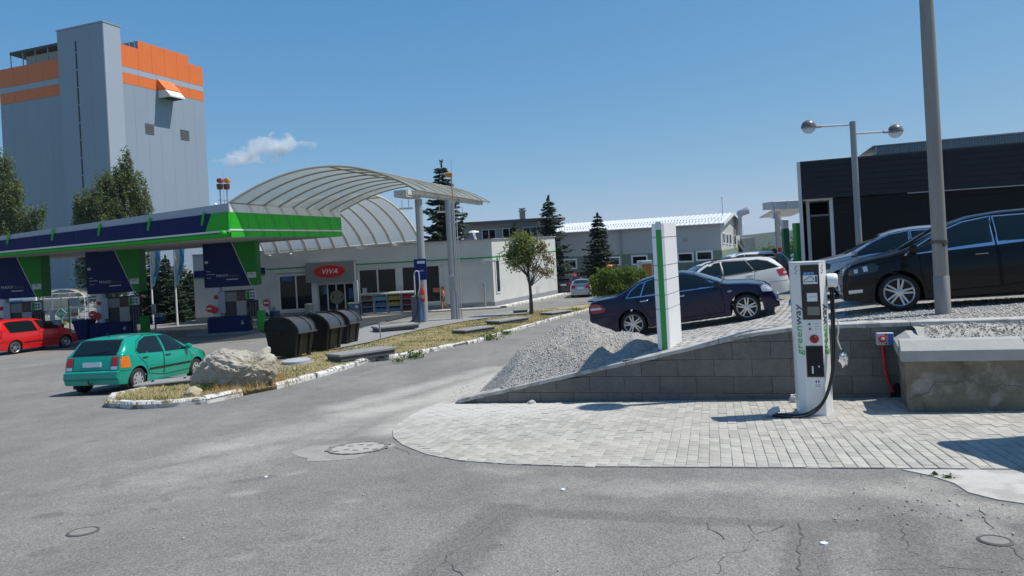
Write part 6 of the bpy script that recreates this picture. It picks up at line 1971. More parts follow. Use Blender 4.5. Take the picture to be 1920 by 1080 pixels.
# lettering down both chamfered flanks
m_tg = M('text_green', (.10, .42, .06), .45); m_tk = M('text_dark', (.03, .035, .04), .45)
for sgn in (1, -1):
 a, b_ = (Vector((.104, -.135, 0)), Vector((.180, -.03, 0))) if sgn > 0 else (Vector((-.185, -.03, 0)), Vector((-.112, -.135, 0)))
 mid = (a + b_) / 2; d = (b_ - a).normalized(); n = Vector((d.y, -d.x, 0))
 for s_, mt, z in (('green', m_tg, .93), ('way', m_tk, 1.235)):
  me = letters(s_, .158, mt, .0015)
  p = mid + n * .003
  place(me, 'lettering', cs, (p.x, p.y, z), (0, 0, 1), -d)
 mb = MB()
 for k in range(4):
  p = mid + n * .002 + d * (.02 * (k % 2) - .01)
  mb.box((p.x, p.y, 1.74 + .028 * k), (.022, .002, .014), rz=math.atan2(d.y, d.x))
 mb.obj('type_plate', m_tk, cs)
mb = MB(); mb.lathe([(.0, 0), (.078, .004), (.086, .02), (.086, .10), (.078, .118), (0, .12)], 22, (.205, .05, 1.63), 'X'); mb.obj('cable_drum', m_white, cs, smooth=40)
def smoothpath(P, n=8):
 P = [Vector(p) for p in P]; out = []
 for i in range(len(P) - 1):
  a, b_, c, d = P[max(0, i - 1)], P[i], P[i + 1], P[min(len(P) - 1, i + 2)]
  for k in range(n):
   t = k / n
   out.append(.5 * ((2 * b_) + (c - a) * t + (2 * a - 5 * b_ + 4 * c - d) * t * t + (3 * b_ - a - 3 * c + d) * t ** 3))
 out.append(P[-1]); return out
mb = MB(); mb.tube(smoothpath([(.265, .03, 1.56), (.262, .0, 1.40), (.252, -.03, 1.1), (.238, -.06, .80), (.205, -.12, .56), (.115, -.20, .29), (-.01, -.26, .12), (-.16, -.28, .045), (-.30, -.27, .028), (-.46, -.24, .03), (-.53, -.19, .03)]), .014, 8); cb = mb.obj('cable', m_blackrub, cs, smooth=60)
mb = MB(); mb.tube(smoothpath([(.240, .03, 1.55), (.235, -.01, 1.35), (.222, -.06, 1.0), (.21, -.10, .74), (.16, -.17, .46), (.06, -.23, .22), (-.08, -.25, .10), (-.20, -.22, .05), (-.34, -.16, .03), (-.47, -.13, .03), (-.52, -.17, .032)]), .011, 8); mb.obj('cable', m_blackrub, cs, smooth=60)
mb = MB(); mb.tube([(-.55, -.20, .02), (-.53, -.17, .05), (-.47, -.15, .085)], .04, 10, r1=.045); mb.tube([(-.47, -.15, .085), (-.43, -.14, .095)], .036, 10); mb.obj('plug', m_lightgrey, cb, smooth=40)
mb = MB(); mb.tube(smoothpath([(.27, .12, 1.15), (.31, .11, 1.13), (.315, .10, 1.0), (.30, .10, .9), (.33, .08, .78)]), .008, 6); mb.obj('hanging_cord', m_lightgrey, cs)
def crumple(o_, r, seed, s=(1, 1, 1)):
 bm = bmesh.new(); bmesh.ops.create_icosphere(bm, subdivisions=3, radius=1)
 for v in bm.verts:
  f = 1 + .55 * mnoise.noise(v.co * 2.3 + Vector((seed, 0, 0)))
  v.co = Vector((v.co.x * s[0], v.co.y * s[1], v.co.z * s[2])) * r * f
 me = bpy.data.meshes.new('crumple'); bm.to_mesh(me); bm.free(); return me
me = crumple(None, .052, 3, (.9, .7, 1.5)); me.materials.append(M('foil', (.75, .75, .76), .18, 1.0)); o = link('foil_wrapped_plug', me, cs); o.location = (.35, .06, .66)

# ------------------------------------------------------------------ wall socket box with red conduit
a, b_ = ray(1657, 634); Y = 10.77 / (1 + .269 * a)
q = wpt(a * Y, .02, EYE + b_ * Y)
sk = thing('socket_box', 'grey socket box with red and blue outlets on the block wall', 'socket box', tuple(q), math.atan(-.269))
sc = Y / 1300
mb = MB(); mb.box((0, -.03, 0), (29 * sc, .075, 23 * sc), b=.006); mb.obj('housing', m_lightgrey, sk)
mb = MB(); mb.lathe([(.04, 0), (.04, .035), (.045, .04), (.045, .055), (0, .06)], 16); o = mb.obj('red_outlet', m_red, sk, smooth=40); o.location = (-.045, -.068, -.005); o.rotation_euler = (R(75), 0, 0)
mb = MB(); mb.lathe([(.022, .06), (.022, .075), (0, .078)], 12); o2 = mb.obj('outlet_cap', m_whitedull, o)
for z in (.042, -.042):
 mb = MB(); mb.box((.064, -.075, z), (.068, .02, .075), b=.006); mb.lathe([(.025, 0), (.025, .006), (0, .008)], 12, (0, 0, 0)) if False else None; mb.obj('blue_outlet', M('outlet_blue', (.03, .16, .5), .35), sk)
mb = MB(); mb.box((.008, -.07, .06), (.018, .01, .02)); mb.box((.008, -.07, -.06), (.018, .01, .02)); mb.obj('fuse_flap', m_black, sk)
mb = MB(); mb.tube(smoothpath([(-.03, -.02, -.08), (-.02, -.025, -.3), (.0, -.03, -.5), (.055, -.03, -.66), (.08, -.01, -.72)]), .022, 8); mb.obj('red_conduit', M('conduit_red', (.42, .02, .03), .5), sk, smooth=60)
hb = wpt(q.x + .28, -.0, gz(q.y) + .11)
mb = MB(); mb.extr([wpt(q.x + .02, .012, gz(9.5) - .02), wpt(q.x + .5, .012, gz(9.4) - .02), wpt(q.x + .46, .012, gz(9.4) + .22), wpt(q.x + .1, .012, gz(9.4) + .2)], wn_.to_3d() * .006)
mb.obj('broken_gap', m_dark, wall, world=True)
me = crumple(None, .07, 8, (1, .7, 1)); me.materials.append(M('pale_stone', (.5, .49, .47), .9, var=.1, bump=.4, bs=30)); o = link('pale_stone', me); p = hit(1494, 756); o.location = (p.x, p.y + .03, p.z + .05); tag(o, 'small pale stone at the wall foot beside the charging post', 'stone')
me = crumple(None, .05, 12, (1.2, .7, .8)); me.materials.append(M('pale_stone', (.5, .49, .47), .9)); o = link('pale_stone', me); p = hit(997, 758); o.location = (p.x, p.y, p.z + .02); tag(o, 'tiny pale stone at the low end of the wall', 'stone')

# ------------------------------------------------------------------ tall grey pole and twin globe lamp
pz_ = hit(1769, 597, lot)
px_, py_ = at(1769, 597, 10.15).x, 10.15
pole = thing('tall_pole', 'tall thick grey lamp pole standing behind the wall, running out of the picture', 'lamp post', (px_, py_, lz(px_, py_) - .05))
m_pole = M('weathered_pole', (.27, .25, .225), .55, .35, var=.15, vs=3, c2=(.36, .34, .32), c2s=2, c2t=(.5, .65), stretch=(1, 1, .2))
mb = MB(); mb.lathe([(.104, 0), (.104, .60), (.1, .605)], 24); mb.obj('lower_sleeve', m_pole, pole, smooth=40)
mb = MB(); mb.lathe([(.098, .5), (.094, 4), (.075, 7.4), (0, 7.42)], 24); mb.obj('shaft', m_pole, pole, smooth=40)
mb = MB(); mb.lathe([(.099, 1.08), (.112, 1.085), (.112, 1.125), (.098, 1.13)], 24); mb.box((0, -.115, 1.06), (.03, .03, .05)); mb.obj('steel_band', M('band_steel', (.12, .11, .10), .35, .8), pole, smooth=30)
mb = MB(); mb.tube([(0, 0, 7.3), (.0, 0, 7.55)], .05, 8); mb.lathe([(0, 7.5), (.24, 7.62), (.34, 7.8), (.34, 7.86), (.24, 8.04), (0, 8.15)], 24); mb.obj('lamp_head', M('globe_cover', (.12, .12, .12), .3, .4), pole, smooth=60)
LY = 19.0
b0 = at(1612, 478, LY); t0 = at(1596, 228, LY)
lp = thing('globe_lamp', 'grey street lamp with two globes on arms before the dark showroom', 'street lamp', (b0.x, LY, lz(b0.x, LY) - .05))
lzb = lz(b0.x, LY) - .05; hh = t0.z - lzb
mb = MB(); mb.lathe([(.085, 0), (.078, hh), (0, hh + .005)], 18); mb.obj('post', M('lamp_grey', (.30, .30, .30), .5, .4, var=.06), lp, smooth=40)
for (gx, gy, ay, sgn) in ((1516, 238, 231, -1), (1679, 246, 254, 1)):
 gp = at(gx, gy, LY); lx_ = gp.x - b0.x; lz_ = gp.z - lzb
 zc = hh - .08 if sgn < 0 else lz_
 zc = lz_
 mb = MB(); mb.tube([(0, 0, zc + .0), (lx_ - sgn * .30, 0, zc + .0)], .028, 8); a_ = mb.obj('arm', m_steel, lp)
 mb = MB(); mb.tube([(lx_ - sgn * .34, 0, zc), (lx_ - sgn * .12, 0, zc)], .045, 8); mb.obj('arm_socket', m_greymetal, a_)
 r = .192
 mb = MB(); mb.lathe([(r * math.cos(t), r * math.sin(t)) for t in np.linspace(0, math.pi / 2, 9)], 24, (lx_, 0, zc)); mb.lathe([(r + .006, -.02), (r + .01, 0), (r + .004, .015)], 24, (lx_, 0, zc)); g_ = mb.obj('globe_cover', M('globe_top', (.16, .14, .135), .35, .0), lp, smooth=60)
 mb = MB(); mb.lathe([(r * .97 * math.cos(t), -r * .97 * math.sin(t)) for t in np.linspace(0.1, math.pi / 2, 9)], 24, (lx_, 0, zc)); mb.obj('globe_glass', M('globe_glass', (.55, .57, .58), .15, alpha=.55), g_, smooth=60)

# ------------------------------------------------------------------ totem sign
tot = thing('totem_sign', 'slim white totem sign with a tall green stripe on the ramp', 'totem sign', (2.3, 10.7, .55))
TP = [(2.132, 10.545), (2.174, 10.462), (2.178, 10.476), (2.252, 10.453), (2.257, 10.439), (2.299, 10.453), (2.632, 11.100), (2.461, 11.193)]
z0, z1 = 0.675, 2.594
fr_ = [0, .32, .432, .551, .665, .886, 1.0]
mb = MB(); mb.prism([(2.155, 10.564), (2.183, 10.489), (2.248, 10.466), (2.280, 10.480), (2.599, 11.082), (2.461, 11.156)], 0.642, 2.571); mb.obj('core', m_lightgrey, tot, world=True)
for f0, f1 in zip(fr_[:-1], fr_[1:]):
 a, b_ = z0 + (z1 - z0) * f0 + .006, z0 + (z1 - z0) * f1 - .006
 for nm, q in (('left_panel', [(2.132, 10.545), (2.174, 10.462), (2.185, 10.485), (2.151, 10.564)]), ('edge_panel', [(2.257, 10.439), (2.298, 10.450), (2.285, 10.480), (2.252, 10.462)]), ('side_panel', [(2.300, 10.454), (2.632, 11.100), (2.599, 11.091), (2.283, 10.485)]), ('back_panel', [(2.632, 11.100), (2.461, 11.193), (2.132, 10.545), (2.155, 10.564), (2.461, 11.156), (2.599, 11.086)])):
  mb = MB(); mb.prism(q, a, b_); mb.obj(nm, m_white, tot, world=True)
zs = z0 + (z1 - z0) * .945
mb = MB(); mb.prism([(2.177, 10.469), (2.253, 10.446), (2.257, 10.471), (2.183, 10.494)], z0 - .0, zs); mb.obj('green_stripe', M('stripe_green', (.02, .30, .045), .35), tot, world=True)
mb = MB(); mb.prism([(2.177, 10.462), (2.253, 10.439), (2.257, 10.471), (2.183, 10.494)], zs + .003, z1 + .02); mb.obj('stripe_cap', m_whitedull, tot, world=True)
mb = MB(); mb.prism([(2.183, 10.508), (2.266, 10.480), (2.303, 10.564), (2.220, 10.601)], .35, 0.675); mb.obj('foot', m_black, tot, world=True)
mb = MB(); mb.prism([(2.359, 10.638), (2.590, 11.026), (2.479, 11.082), (2.294, 10.693)], .35, 0.675); mb.obj('foot', m_lightgrey, tot, world=True)
# unseen board added outside the frame, shaped to throw the broad shadow
ob = thing('shadow_board', 'unseen rounded board added right of the yard to cast the broad shadow', 'board', (5.22, 5.98, gz(5.9)))
mb = MB(); pts = []
for (yc, zc, a0) in ((.55, 1.95, 0), (-.55, 1.95, 90)):
 for k in range(7):
  a = R(a0 + 15 * k); pts.append((0, yc + .25 * math.cos(a), zc + .25 * math.sin(a)))
pts += [(0, -.8, .5), (0, .8, .5)]
mb.extr(pts, (.10, 0, 0)); mb.obj('panel', m_greymetal, ob)
for yy in (-.6, .6): mb = MB(); mb.tube([(.05, yy, -.1), (.05, yy, .6)], .04, 8); mb.obj('leg', m_steel, ob)

# ------------------------------------------------------------------ covers in the asphalt
def ringcover(x, y, r, label, full=False):
 p = hit(x, y)
 t = thing('manhole_cover' if full else 'valve_cover', label, 'manhole cover' if full else 'valve cover', (p.x, p.y, gz(p.y) + .004))
 t.rotation_euler = (math.atan(slope), 0, 0)
 if full:
  mb = MB(); mb.lathe([(0, .006), (r * .80, .006), (r * .80, .002)], 32); mb.obj('plate', M('concrete_lid', (.36, .35, .32), .9, var=.15, vs=8, bump=.3), t)
  mb = MB(); mb.lathe([(r * .82, .001), (r * .82, .009), (r * .92, .009), (r * .92, .001)], 32, ); mb.obj('frame', M('cast_iron', (.27, .26, .24), .9), t)
  mb = MB()
  for k in range(7):
   for s_ in (-1, 1):
    mb.box(((k - 3) * .11, s_ * (.10 + .05 * (k % 2)), .008), (.06, .03, .006))
  for k in range(18):
   a = k * math.pi / 9; mb.box((r * .88 * math.cos(a), r * .88 * math.sin(a), .008), (.035, .085, .006), rz=a)
  mb.obj('cast_pattern', M('iron_pattern', (.19, .185, .17), .9), t)['kind'] = 'stuff'
 else:
  mb = MB(); mb.lathe([(r * .88, .0), (r * .90, .006), (r, .006), (r + .01, .0)], 28); mb.obj('ring', M('ring_iron', (.09, .09, .088), .8), t)
  mb = MB(); mb.lathe([(0, .003), (r * .87, .003), (r * .87, .0)], 24); mb.obj('lid', M('lid_dusty', (.22, .21, .195), .9, var=.2, vs=12), t)
ringcover(672, 841, .37, 'round manhole cover with cast pattern by the pavement tip', True)
ringcover(156, 998, .105, 'small round valve cover at the lower left of the asphalt')
ringcover(1866, 1015, .085, 'small round valve cover at the lower right of the asphalt')
mb = MB(); c0_ = hit(640, 846); pts = []
for k in range(22):
 a = 2 * math.pi * k / 22; rr = (.52 + .10 * math.sin(a * 3) + rng.uniform(-.05, .05))
 pts.append((c0_.x + rr * math.cos(a) * 1.05, c0_.y + rr * math.sin(a) * .85))
mb.prism(pts, lambda x, y: gz(y) - .02, lambda x, y: gz(y) + .003); o = mb.obj('concrete_collar', M('collar', (.29, .28, .255), .92, var=.2, vs=5, bump=.4, bs=50)); o['kind'] = 'structure'; o['label'] = 'pale concrete patch round the manhole cover'
for x, y in ((499, 895), (1056, 919), (1545, 1021)):
 p = hit(x, y); mb = MB(); mb.prism([(p.x + .022 * math.cos(a) * rng.uniform(.6, 1.3), p.y + .022 * math.sin(a)) for a in np.linspace(0, 5.6, 6)], gz(p.y) - .005, gz(p.y) + .010)
 o = mb.obj('paper_scrap', m_white); tag(o, {499: 'white paper scrap on the open asphalt left of the manhole', 1056: 'white paper scrap on the asphalt below the pavement edge', 1545: 'white paper scrap on the cracked asphalt below the charging post'}[x], 'litter')

# ------------------------------------------------------------------ boulder, concrete lids and slabs on the island
def rock(name, label, px, Yd, s, seed, mat, sub=5, rough=.35, lobes=None, rz=0):
 bm = bmesh.new(); bmesh.ops.create_icosphere(bm, subdivisions=sub, radius=1)
 rr = random.Random(seed * 100)
 PL_ = []
 for k in range(34):
  n = Vector((rr.gauss(0, 1), rr.gauss(0, 1), rr.gauss(0, 1))).normalized(); PL_.append((n, rr.uniform(.74, 1.0)))
 for v in bm.verts:
  u = v.co.copy(); q = u * 1.1 + Vector((seed, seed * .7, 0))
  f = 1.12
  for n, d in PL_:
   c_ = u.dot(n)
   if c_ > .2: f = min(f, d / c_)
  f *= 1 + rough * (.11 * mnoise.fractal(q * 1.7, .9, 2.1, 3) + .05 * mnoise.fractal(q * 6, .8, 2, 4) + .018 * mnoise.fractal(q * 15, .7, 2, 3) - .07 * abs(mnoise.noise(q * 3.3)))
  p = u * f
  if lobes and p.z > -.2: p.z += lobes(p.x) * min(1, (p.z + .2) / .5)
  v.co = Vector((p.x * s[0], p.y * s[1], p.z * s[2]))
 me = bpy.data.meshes.new(name); bm.to_mesh(me); bm.free(); me.materials.append(mat)
 me.polygons.foreach_set('use_smooth', [True] * len(me.polygons)); me.set_sharp_from_angle(angle=R(35))
 o = link(name, me); c = hit(*px)
 o.location = (c.x, c.y + s[1] * .8, gz(c.y) + s[2] * .62); o.rotation_euler = (0, 0, rz)
 return tag(o, label, 'boulder' if s[0] > .4 else 'stone')
m_rock = M('limestone', (.385, .355, .295), .95, var=.35, vs=3.2, bump=1.0, bs=28, c2=(.25, .22, .165), c2s=1.9, c2t=(.52, .62), c2d=9)
rock('boulder', 'large rough pale limestone boulder on the island beside the teal car', (434, 738), 14.5, (.93, .56, .56), 3.3, m_rock, 6, 1.15, lambda x: .17 * math.exp(-((x - .72) / .35) ** 2) + .14 * math.exp(-((x + .35) / .4) ** 2) - .12 * math.exp(-((x - .25) / .2) ** 2), R(6))
rock('stone', 'rounded tan stone at the kerb beside the boulder', (356, 752), 13, (.19, .15, .16), 7.7, M('tan_stone', (.40, .33, .23), .9, var=.12, bump=.3, bs=20), 4, .1)
rock('stone', 'small yellowish stone right of the boulder foot', (513, 722), 14.6, (.16, .12, .10), 9.1, M('yellow_stone', (.42, .34, .18), .9, var=.2, bump=.4), 4, .35)
m_conc = M('slab_concrete', (.24, .24, .235), .85, var=.12, vs=4, bump=.25, bs=60)
def slab(x, y, s, ang, label, lift=.0, th=.15, parts=0, name='concrete_slab'):
 p = hit(x, y)
 t = thing(name, label, 'concrete slab', (p.x, p.y, gz(p.y) + .085 + lift), R(ang))
 t.rotation_euler = (math.atan((gz(p.y + 1) - gz(p.y - 1)) / 2), 0, R(ang))
 mb = MB(); mb.box((0, 0, th * .3), (s[0] * .94, s[1] * .94, th * .6)); mb.obj('collar', M('collar_dark', (.09, .09, .09), .9), t)
 mb = MB(); mb.box((0, 0, th * .8), (s[0], s[1], th * .4), b=.015); l = mb.obj('lid', m_conc, t)
 for k in range(parts):
  mb = MB(); mb.box((s[0] * (-.25 + .5 * k), -.05, th + .012), (.05, .16, .025), b=.005); mb.obj('lid_handle', m_black, l)
 return t
slab(318, 727, (1.35, 1.05), 20, 'flat concrete lid with two dark handles beside the teal car', -.02, .12, 2)
slab(678, 678, (1.75, 1.15), 35, 'long grey concrete lid at the lane kerb below the bins', .05, .20)
slab(742, 624, (2.0, 1.3), 25, 'stacked grey paving slabs beside the thin pipe stub', .08, .22)
slab(888, 627, (1.6, 1.0), 40, 'low concrete lid at the kerb, nearer one below the young tree', .03, .16)
slab(952, 609, (1.9, 1.1), 40, 'low concrete lid on the verge just left of the young tree', .03, .18)
slab(1042, 592, (1.5, 1.0), 40, 'low concrete lid right of the young tree by the lane kerb', .02, .14)
slab(976, 590, (.8, .5), 10, 'small pale stone block at the foot of the young tree', .06, .16)
p = hit(556, 688)
t = thing('access_manhole', 'round concrete manhole ring with lid in front of the bins', 'manhole lid', (p.x, p.y, gz(p.y) + .06))
mb = MB(); mb.lathe([(.50, 0), (.50, .05), (.44, .06)], 30); mb.obj('ring', m_conc, t, smooth=30)
mb = MB(); mb.lathe([(.40, .06), (.40, .14), (.36, .15), (0, .155)], 30); mb.obj('lid', M('lid_blue_grey', (.36, .38, .40), .7, var=.1), t, smooth=30)
p = hit(714, 641); mb = MB(); mb.tube([(0, 0, 0), (-.02, 0, .70)], .028, 8); mb.tube([(-.02, 0, .68), (.22, .05, .70)], .022, 6); o = mb.obj('pipe_stub', m_steel); o.location = (p.x, p.y, gz(p.y) + .08); tag(o, 'thin bent steel pipe stub on the dry verge', 'pipe')

# ------------------------------------------------------------------ waste containers
m_bin = M('bin_plastic', (.010, .010, .010), .5, var=.15, vs=4, spec=.2)
m_binlid = M('bin_lid', (.045, .048, .053), .28, var=.12, vs=3, spec=.5)
def container():
 t = thing('waste_container', '', 'waste container')
 L_, D = 1.36, 1.08           # along local y, front towards +x
 def ring(z, gx, gy): return [(-D / 2 + gx, -gy, z), (D / 2 - gx, -gy, z), (D / 2 - gx, gy, z), (-D / 2 + gx, gy, z)]
 mb = MB(); rows = [ring(.16, .13, L_ / 2 - .10), ring(.9, .03, L_ / 2 - .02), ring(.96, .0, L_ / 2)]
 mb.sheet([r + [r[0]] for r in rows]); mb.add(rows[0], [(0, 1, 2, 3)]); mb.add(rows[2], [(0, 1, 2, 3)]); mb.obj('body', m_bin, t)
 for yy in (-.36, .36):
  mb = MB(); mb.extr([(D / 2 - .125, yy - .06, .18), (D / 2 - .125, yy + .06, .18), (D / 2 - .015, yy + .06, .90), (D / 2 - .015, yy - .06, .90)], (.03, 0, 0)); mb.obj('front_rib', m_bin, t)
 # end cheeks with the arched top
 prof = [(-D / 2, .96)] + [(-D / 2 + .02, 1.19)] + [(-.10 + .64 * math.sin(a), .86 + .48 * math.cos(a)) for a in np.linspace(-.35, 1.62, 12)]
 for sg in (-1, 1):
  mb = MB(); pts = [(x, sg * (L_ / 2 - .03), z) for x, z in prof] + [(D / 2 - .02, sg * (L_ / 2 - .03), .93)]
  mb.extr(pts if sg < 0 else pts[::-1], (0, sg * .05, 0)); mb.obj('end_cheek', m_bin, t)
 lid = [(-D / 2 + .0, 1.20)] + [(-.10 + .66 * math.sin(a), .87 + .49 * math.cos(a)) for a in np.linspace(-.40, 1.60, 16)]
 mb = MB(); mb.sheet([[(x, y, z) for x, z in lid] for y in np.linspace(-L_ / 2 + .0, L_ / 2, 3)][::-1])
 inner = [(x * .96, z - .03) for x, z in lid]
 mb.sheet([[(x, y, z) for x, z in inner] for y in np.linspace(-L_ / 2, L_ / 2, 3)])
 l_ = mb.obj('lid', m_binlid, t, smooth=50)
 for yy in (-L_ / 2 + .03, .30, L_ / 2 - .03):
  mb = MB(); mb.tube([(x * 1.01, yy, z + .008) for x, z in lid], .022, 6); mb.obj('lid_rim', m_bin, l_, smooth=50)
 mb = MB(); mb.tube([(lid[-1][0] + .02, y, lid[-1][1]) for y in (-L_ / 2, L_ / 2)], .028, 8); mb.obj('lid_lip', m_binlid, l_)
 for yy in (-.3, .25):
  mb = MB(); mb.tube([(-.30, yy - .12, 1.345), (-.30, yy - .1, 1.40), (-.30, yy + .1, 1.40), (-.30, yy + .12, 1.345)], .018, 6); mb.obj('lid_handle', m_bin, l_)
 for sg in (-1, 1):
  mb = MB(); mb.lathe([(0, 0), (.06, .01), (.06, .08), (0, .09)], 12, (-.05, sg * (L_ / 2 + .0) - (.09 if sg < 0 else 0), .85), 'Y'); mb.obj('trunnion', m_bin, t)
 mb = MB(); mb.tube([(-.5, -L_ / 2 - .02, .92), (-.62, -L_ / 2 - .04, .98), (-.62, -L_ / 2 + .2, .98)], .03, 6); mb.obj('grip', m_bin, t)
 for sx in (-.36, .36):
  for sy in (-.5, .5):
   w = MB(); w.lathe([(.0, -.025), (.085, -.025), (.085, .025), (0, .025)], 16, (sx, sy, .085), 'Y'); w.box((sx, sy, .15), (.10, .08, .06)); w.obj('castor', m_blackrub, t)
 return t
bn0 = container()
labs = ['nearest of three black domed waste containers, beside the boulder', 'middle of three black domed waste containers in the row', 'farthest of three black domed waste containers, near the forecourt']
beta = 8
for k, ((x, y), rot) in enumerate((((554, 678), 8), ((613, 664), 10), ((651, 651), 8))):
 o = bn0 if k == 0 else copytree(bn0)
 p = hit(x, y)
 axis = Vector((math.sin(R(rot)), math.cos(R(rot)))); fn_ = Vector((axis.y, -axis.x))
 c = Vector((p.x, p.y)) + axis * .58 - fn_ * .42
 o.location = (c.x, c.y, gz(c.y) + .02); o.rotation_euler = (math.atan((gz(c.y + 1) - gz(c.y - 1)) / 2), 0, R(-rot))
 o['label'] = labs[k]; o['group'] = 'black waste containers on the island'

# ------------------------------------------------------------------ pumps and pylons
m_pblue = M('pump_blue', (.008, .018, .085), .5, var=.05, spec=.12); m_pgreen = M('pylon_green', (.012, .20, .02), .45, spec=.2)
m_gold = M('gold_print', (.12, .085, .03), .5); m_ltr = M('pale_print', (.45, .47, .5), .5)
def pump(px0, Yp, label, num, k):
 g0 = at(px0, 600, Yp); s_ = Yp / 1300.0
 zt = z_bot(5.0 + 6.2 * k) - .01
 t = thing('fuel_pump', label, 'fuel pump', (g0.x, Yp, gz(Yp)), R(5), 'fuel pumps under the canopy')
 zg = gz(Yp)
 ht = zt - zg + .03
 mb = MB(); n_ = 20; mb.prism([(2.6 * math.cos(a) ** 1 if 0 else math.copysign(2.5 * abs(math.cos(a)) ** .4, math.cos(a)), math.copysign(.8 * abs(math.sin(a)) ** .6, math.sin(a))) for a in np.linspace(0, 2 * math.pi, n_ + 1)[:-1]], -.2, .14); mb.obj('island_kerb', M('island_kerb', (.22, .23, .25), .85, var=.1), t)
 zb_ = 2.58
 # pylon box: blue field, slanted green field, pale seam
 mb = MB(); mb.extr([(-1.36, -.42, zb_), (1.08, -.42, zb_), (.15, -.42, ht), (-1.36, -.42, ht)], (0, .9, 0)); py = mb.obj('pylon_blue', m_pblue, t)
 mb = MB(); mb.extr([(1.12, -.42, zb_), (1.42, -.42, zb_), (1.42, -.42, ht), (.19, -.42, ht)], (0, .9, 0)); mb.obj('pylon_green', m_pgreen, t)
 mb = MB(); mb.extr([(1.08, -.424, zb_), (1.12, -.424, zb_), (.19, -.424, ht), (.15, -.424, ht)], (0, .9, 0)); mb.obj('pylon_seam', m_ltr, t)
 me = letters('MAXX', .22, m_ltr, .002, .15); place(me, 'lettering', py, (-.42, -.424, zb_ + .62), (1, 0, 0), (0, 0, 1))
 me = letters('Motion', .22, m_gold, .002, .25); place(me, 'lettering', py, (.14, -.424, zb_ + .60), (1, 0, 0), (0, 0, 1))
 mb = MB(); [MB().box((x_, -.424, zb_ + z_), (w_, .006, h_)).obj('print_bar', m_ltr, py) for x_, z_, w_, h_ in ((.12, .40, .62, .05), (-1.12, .88, .22, .025), (-1.0, .72, .46, .025), (-1.1, .52, .22, .025), (-1.2, 1.38, .16, .14))]
 mb = MB(); mb.box((1.16, -.43, zb_ + .58), (.46, .02, .30)); pl = mb.obj('price_plate', m_lightgrey, t)
 me = letters('NET', .13, m_pblue, .002); place(me, 'lettering', pl, (1.16, -.442, zb_ + .63), (1, 0, 0), (0, 0, 1))
 # plinth
 mb = MB(); mb.box((-.10, -.30, .52), (2.05, .9, .92), b=.03); pb_ = mb.obj('pump_plinth', m_pblue, t)
 mb = MB(); mb.box((-.86, -.32, .52), (.72, .95, .93), b=.10); mb.obj('plinth_nose', m_pblue, t)
 me = letters(num, .36, m_ltr, .002, .1); place(me, 'lettering', pb_, (.62, -.752, .62), (1, 0, 0), (0, 0, 1))
 # column, cabinet, display, hoses
 mb = MB(); mb.lathe([(.24, .9), (.24, 2.6)], 16, (-.80, -.1, 0)); mb.obj('round_column', m_lightgrey, t, smooth=40)
 mb = MB(); mb.box((-.50, -.36, 1.75), (.34, .06, 1.15)); mb.box((-.50, -.395, 1.75), (.26, .01, 1.05)); mb.obj('notice_frame', M('notice_grey', (.32, .34, .38), .5), t)
 mb = MB(); mb.box((.30, .0, 1.65), (1.5, .55, 1.4)); mb.obj('pump_back', M('pump_dark', (.018, .018, .020), .5), t)
 mb = MB(); mb.box((-.02, -.30, 2.02), (.62, .08, .5)); mb.obj('head_panel', M('head_grey', (.20, .195, .185), .6), t)
 mb = MB(); mb.box((.55, -.32, 2.05), (.52, .10, .42)); ds = mb.obj('display_panel', M('display_black', (.02, .02, .022), .2), t)
 mb = MB(); mb.box((1.05, -.34, 2.08), (.52, .12, .44)); d2 = mb.obj('price_panel', m_lightgrey, t)
 mb = MB(); mb.box((.90, -.405, 2.08), (.16, .012, .40)); mb.obj('green_mark', m_pgreen, d2)
 for kx in range(2):
  for kz in range(2): mb = MB(); mb.box((1.06 + .14 * kx, -.405, 2.0 + .16 * kz), (.09, .012, .09)); mb.obj('digit_window', m_black, d2)
 mb = MB(); mb.box((.52, -.30, 1.35), (.55, .06, .85)); mb.obj('steel_door', M('brushed', (.34, .30, .27), .5), t)
 mb = MB(); mb.box((1.08, -.28, 1.32), (.60, .16, .9)); hr = mb.obj('nozzle_rack', m_black, t)
 for q in range(4):
  xx = .86 + .14 * q
  mb = MB(); mb.tube([(xx, -.38, 1.62), (xx + .02, -.44, 1.52), (xx, -.42, 1.36)], .035, 6); mb.box((xx, -.40, 1.62), (.07, .14, .10), b=.02); mb.obj('nozzle', M('nozzle_grip', (.10, .10, .10) if q else (.02, .02, .02), .4), hr)
  mb = MB(); mb.tube(smoothpath([(xx, -.42, 1.4), (xx + .02, -.46, 1.0), (xx - .02 + .03 * (q % 2), -.48, .6), (xx + .02, -.46, .38), (xx + .05, -.40, .5), (xx + .04, -.36, .95)], 6), .018, 6); mb.obj('hose', M('hose_grey', (.16, .16, .165), .5), hr, smooth=60)
 mb = MB(); mb.box((1.52, -.25, .62), (.34, .5, 1.12), b=.02); mb.obj('green_end', m_pgreen if k else M('end_green', (.02, .33, .03), .4), t)
 for xx in (-1.13,):
  mb = MB(); mb.lathe([(0, 0), (.22, 0), (.22, .03), (0, .03)], 20); o = mb.obj('no_entry_sign', m_red, t, smooth=30); o.location = (xx, -.40, 1.45); o.rotation_euler = (R(90), 0, 0)
  mb = MB(); mb.box((0, 0, .034), (.30, .07, .006)); mb.obj('white_bar', m_white, o)
 mb = MB(); mb.lathe([(0, 0), (.2, 0), (.2, .03), (0, .03)], 20); o = mb.obj('red_disc', m_red, t, smooth=30); o.location = (-.88, -.48, 1.36); o.rotation_euler = (R(90), 0, R(40))
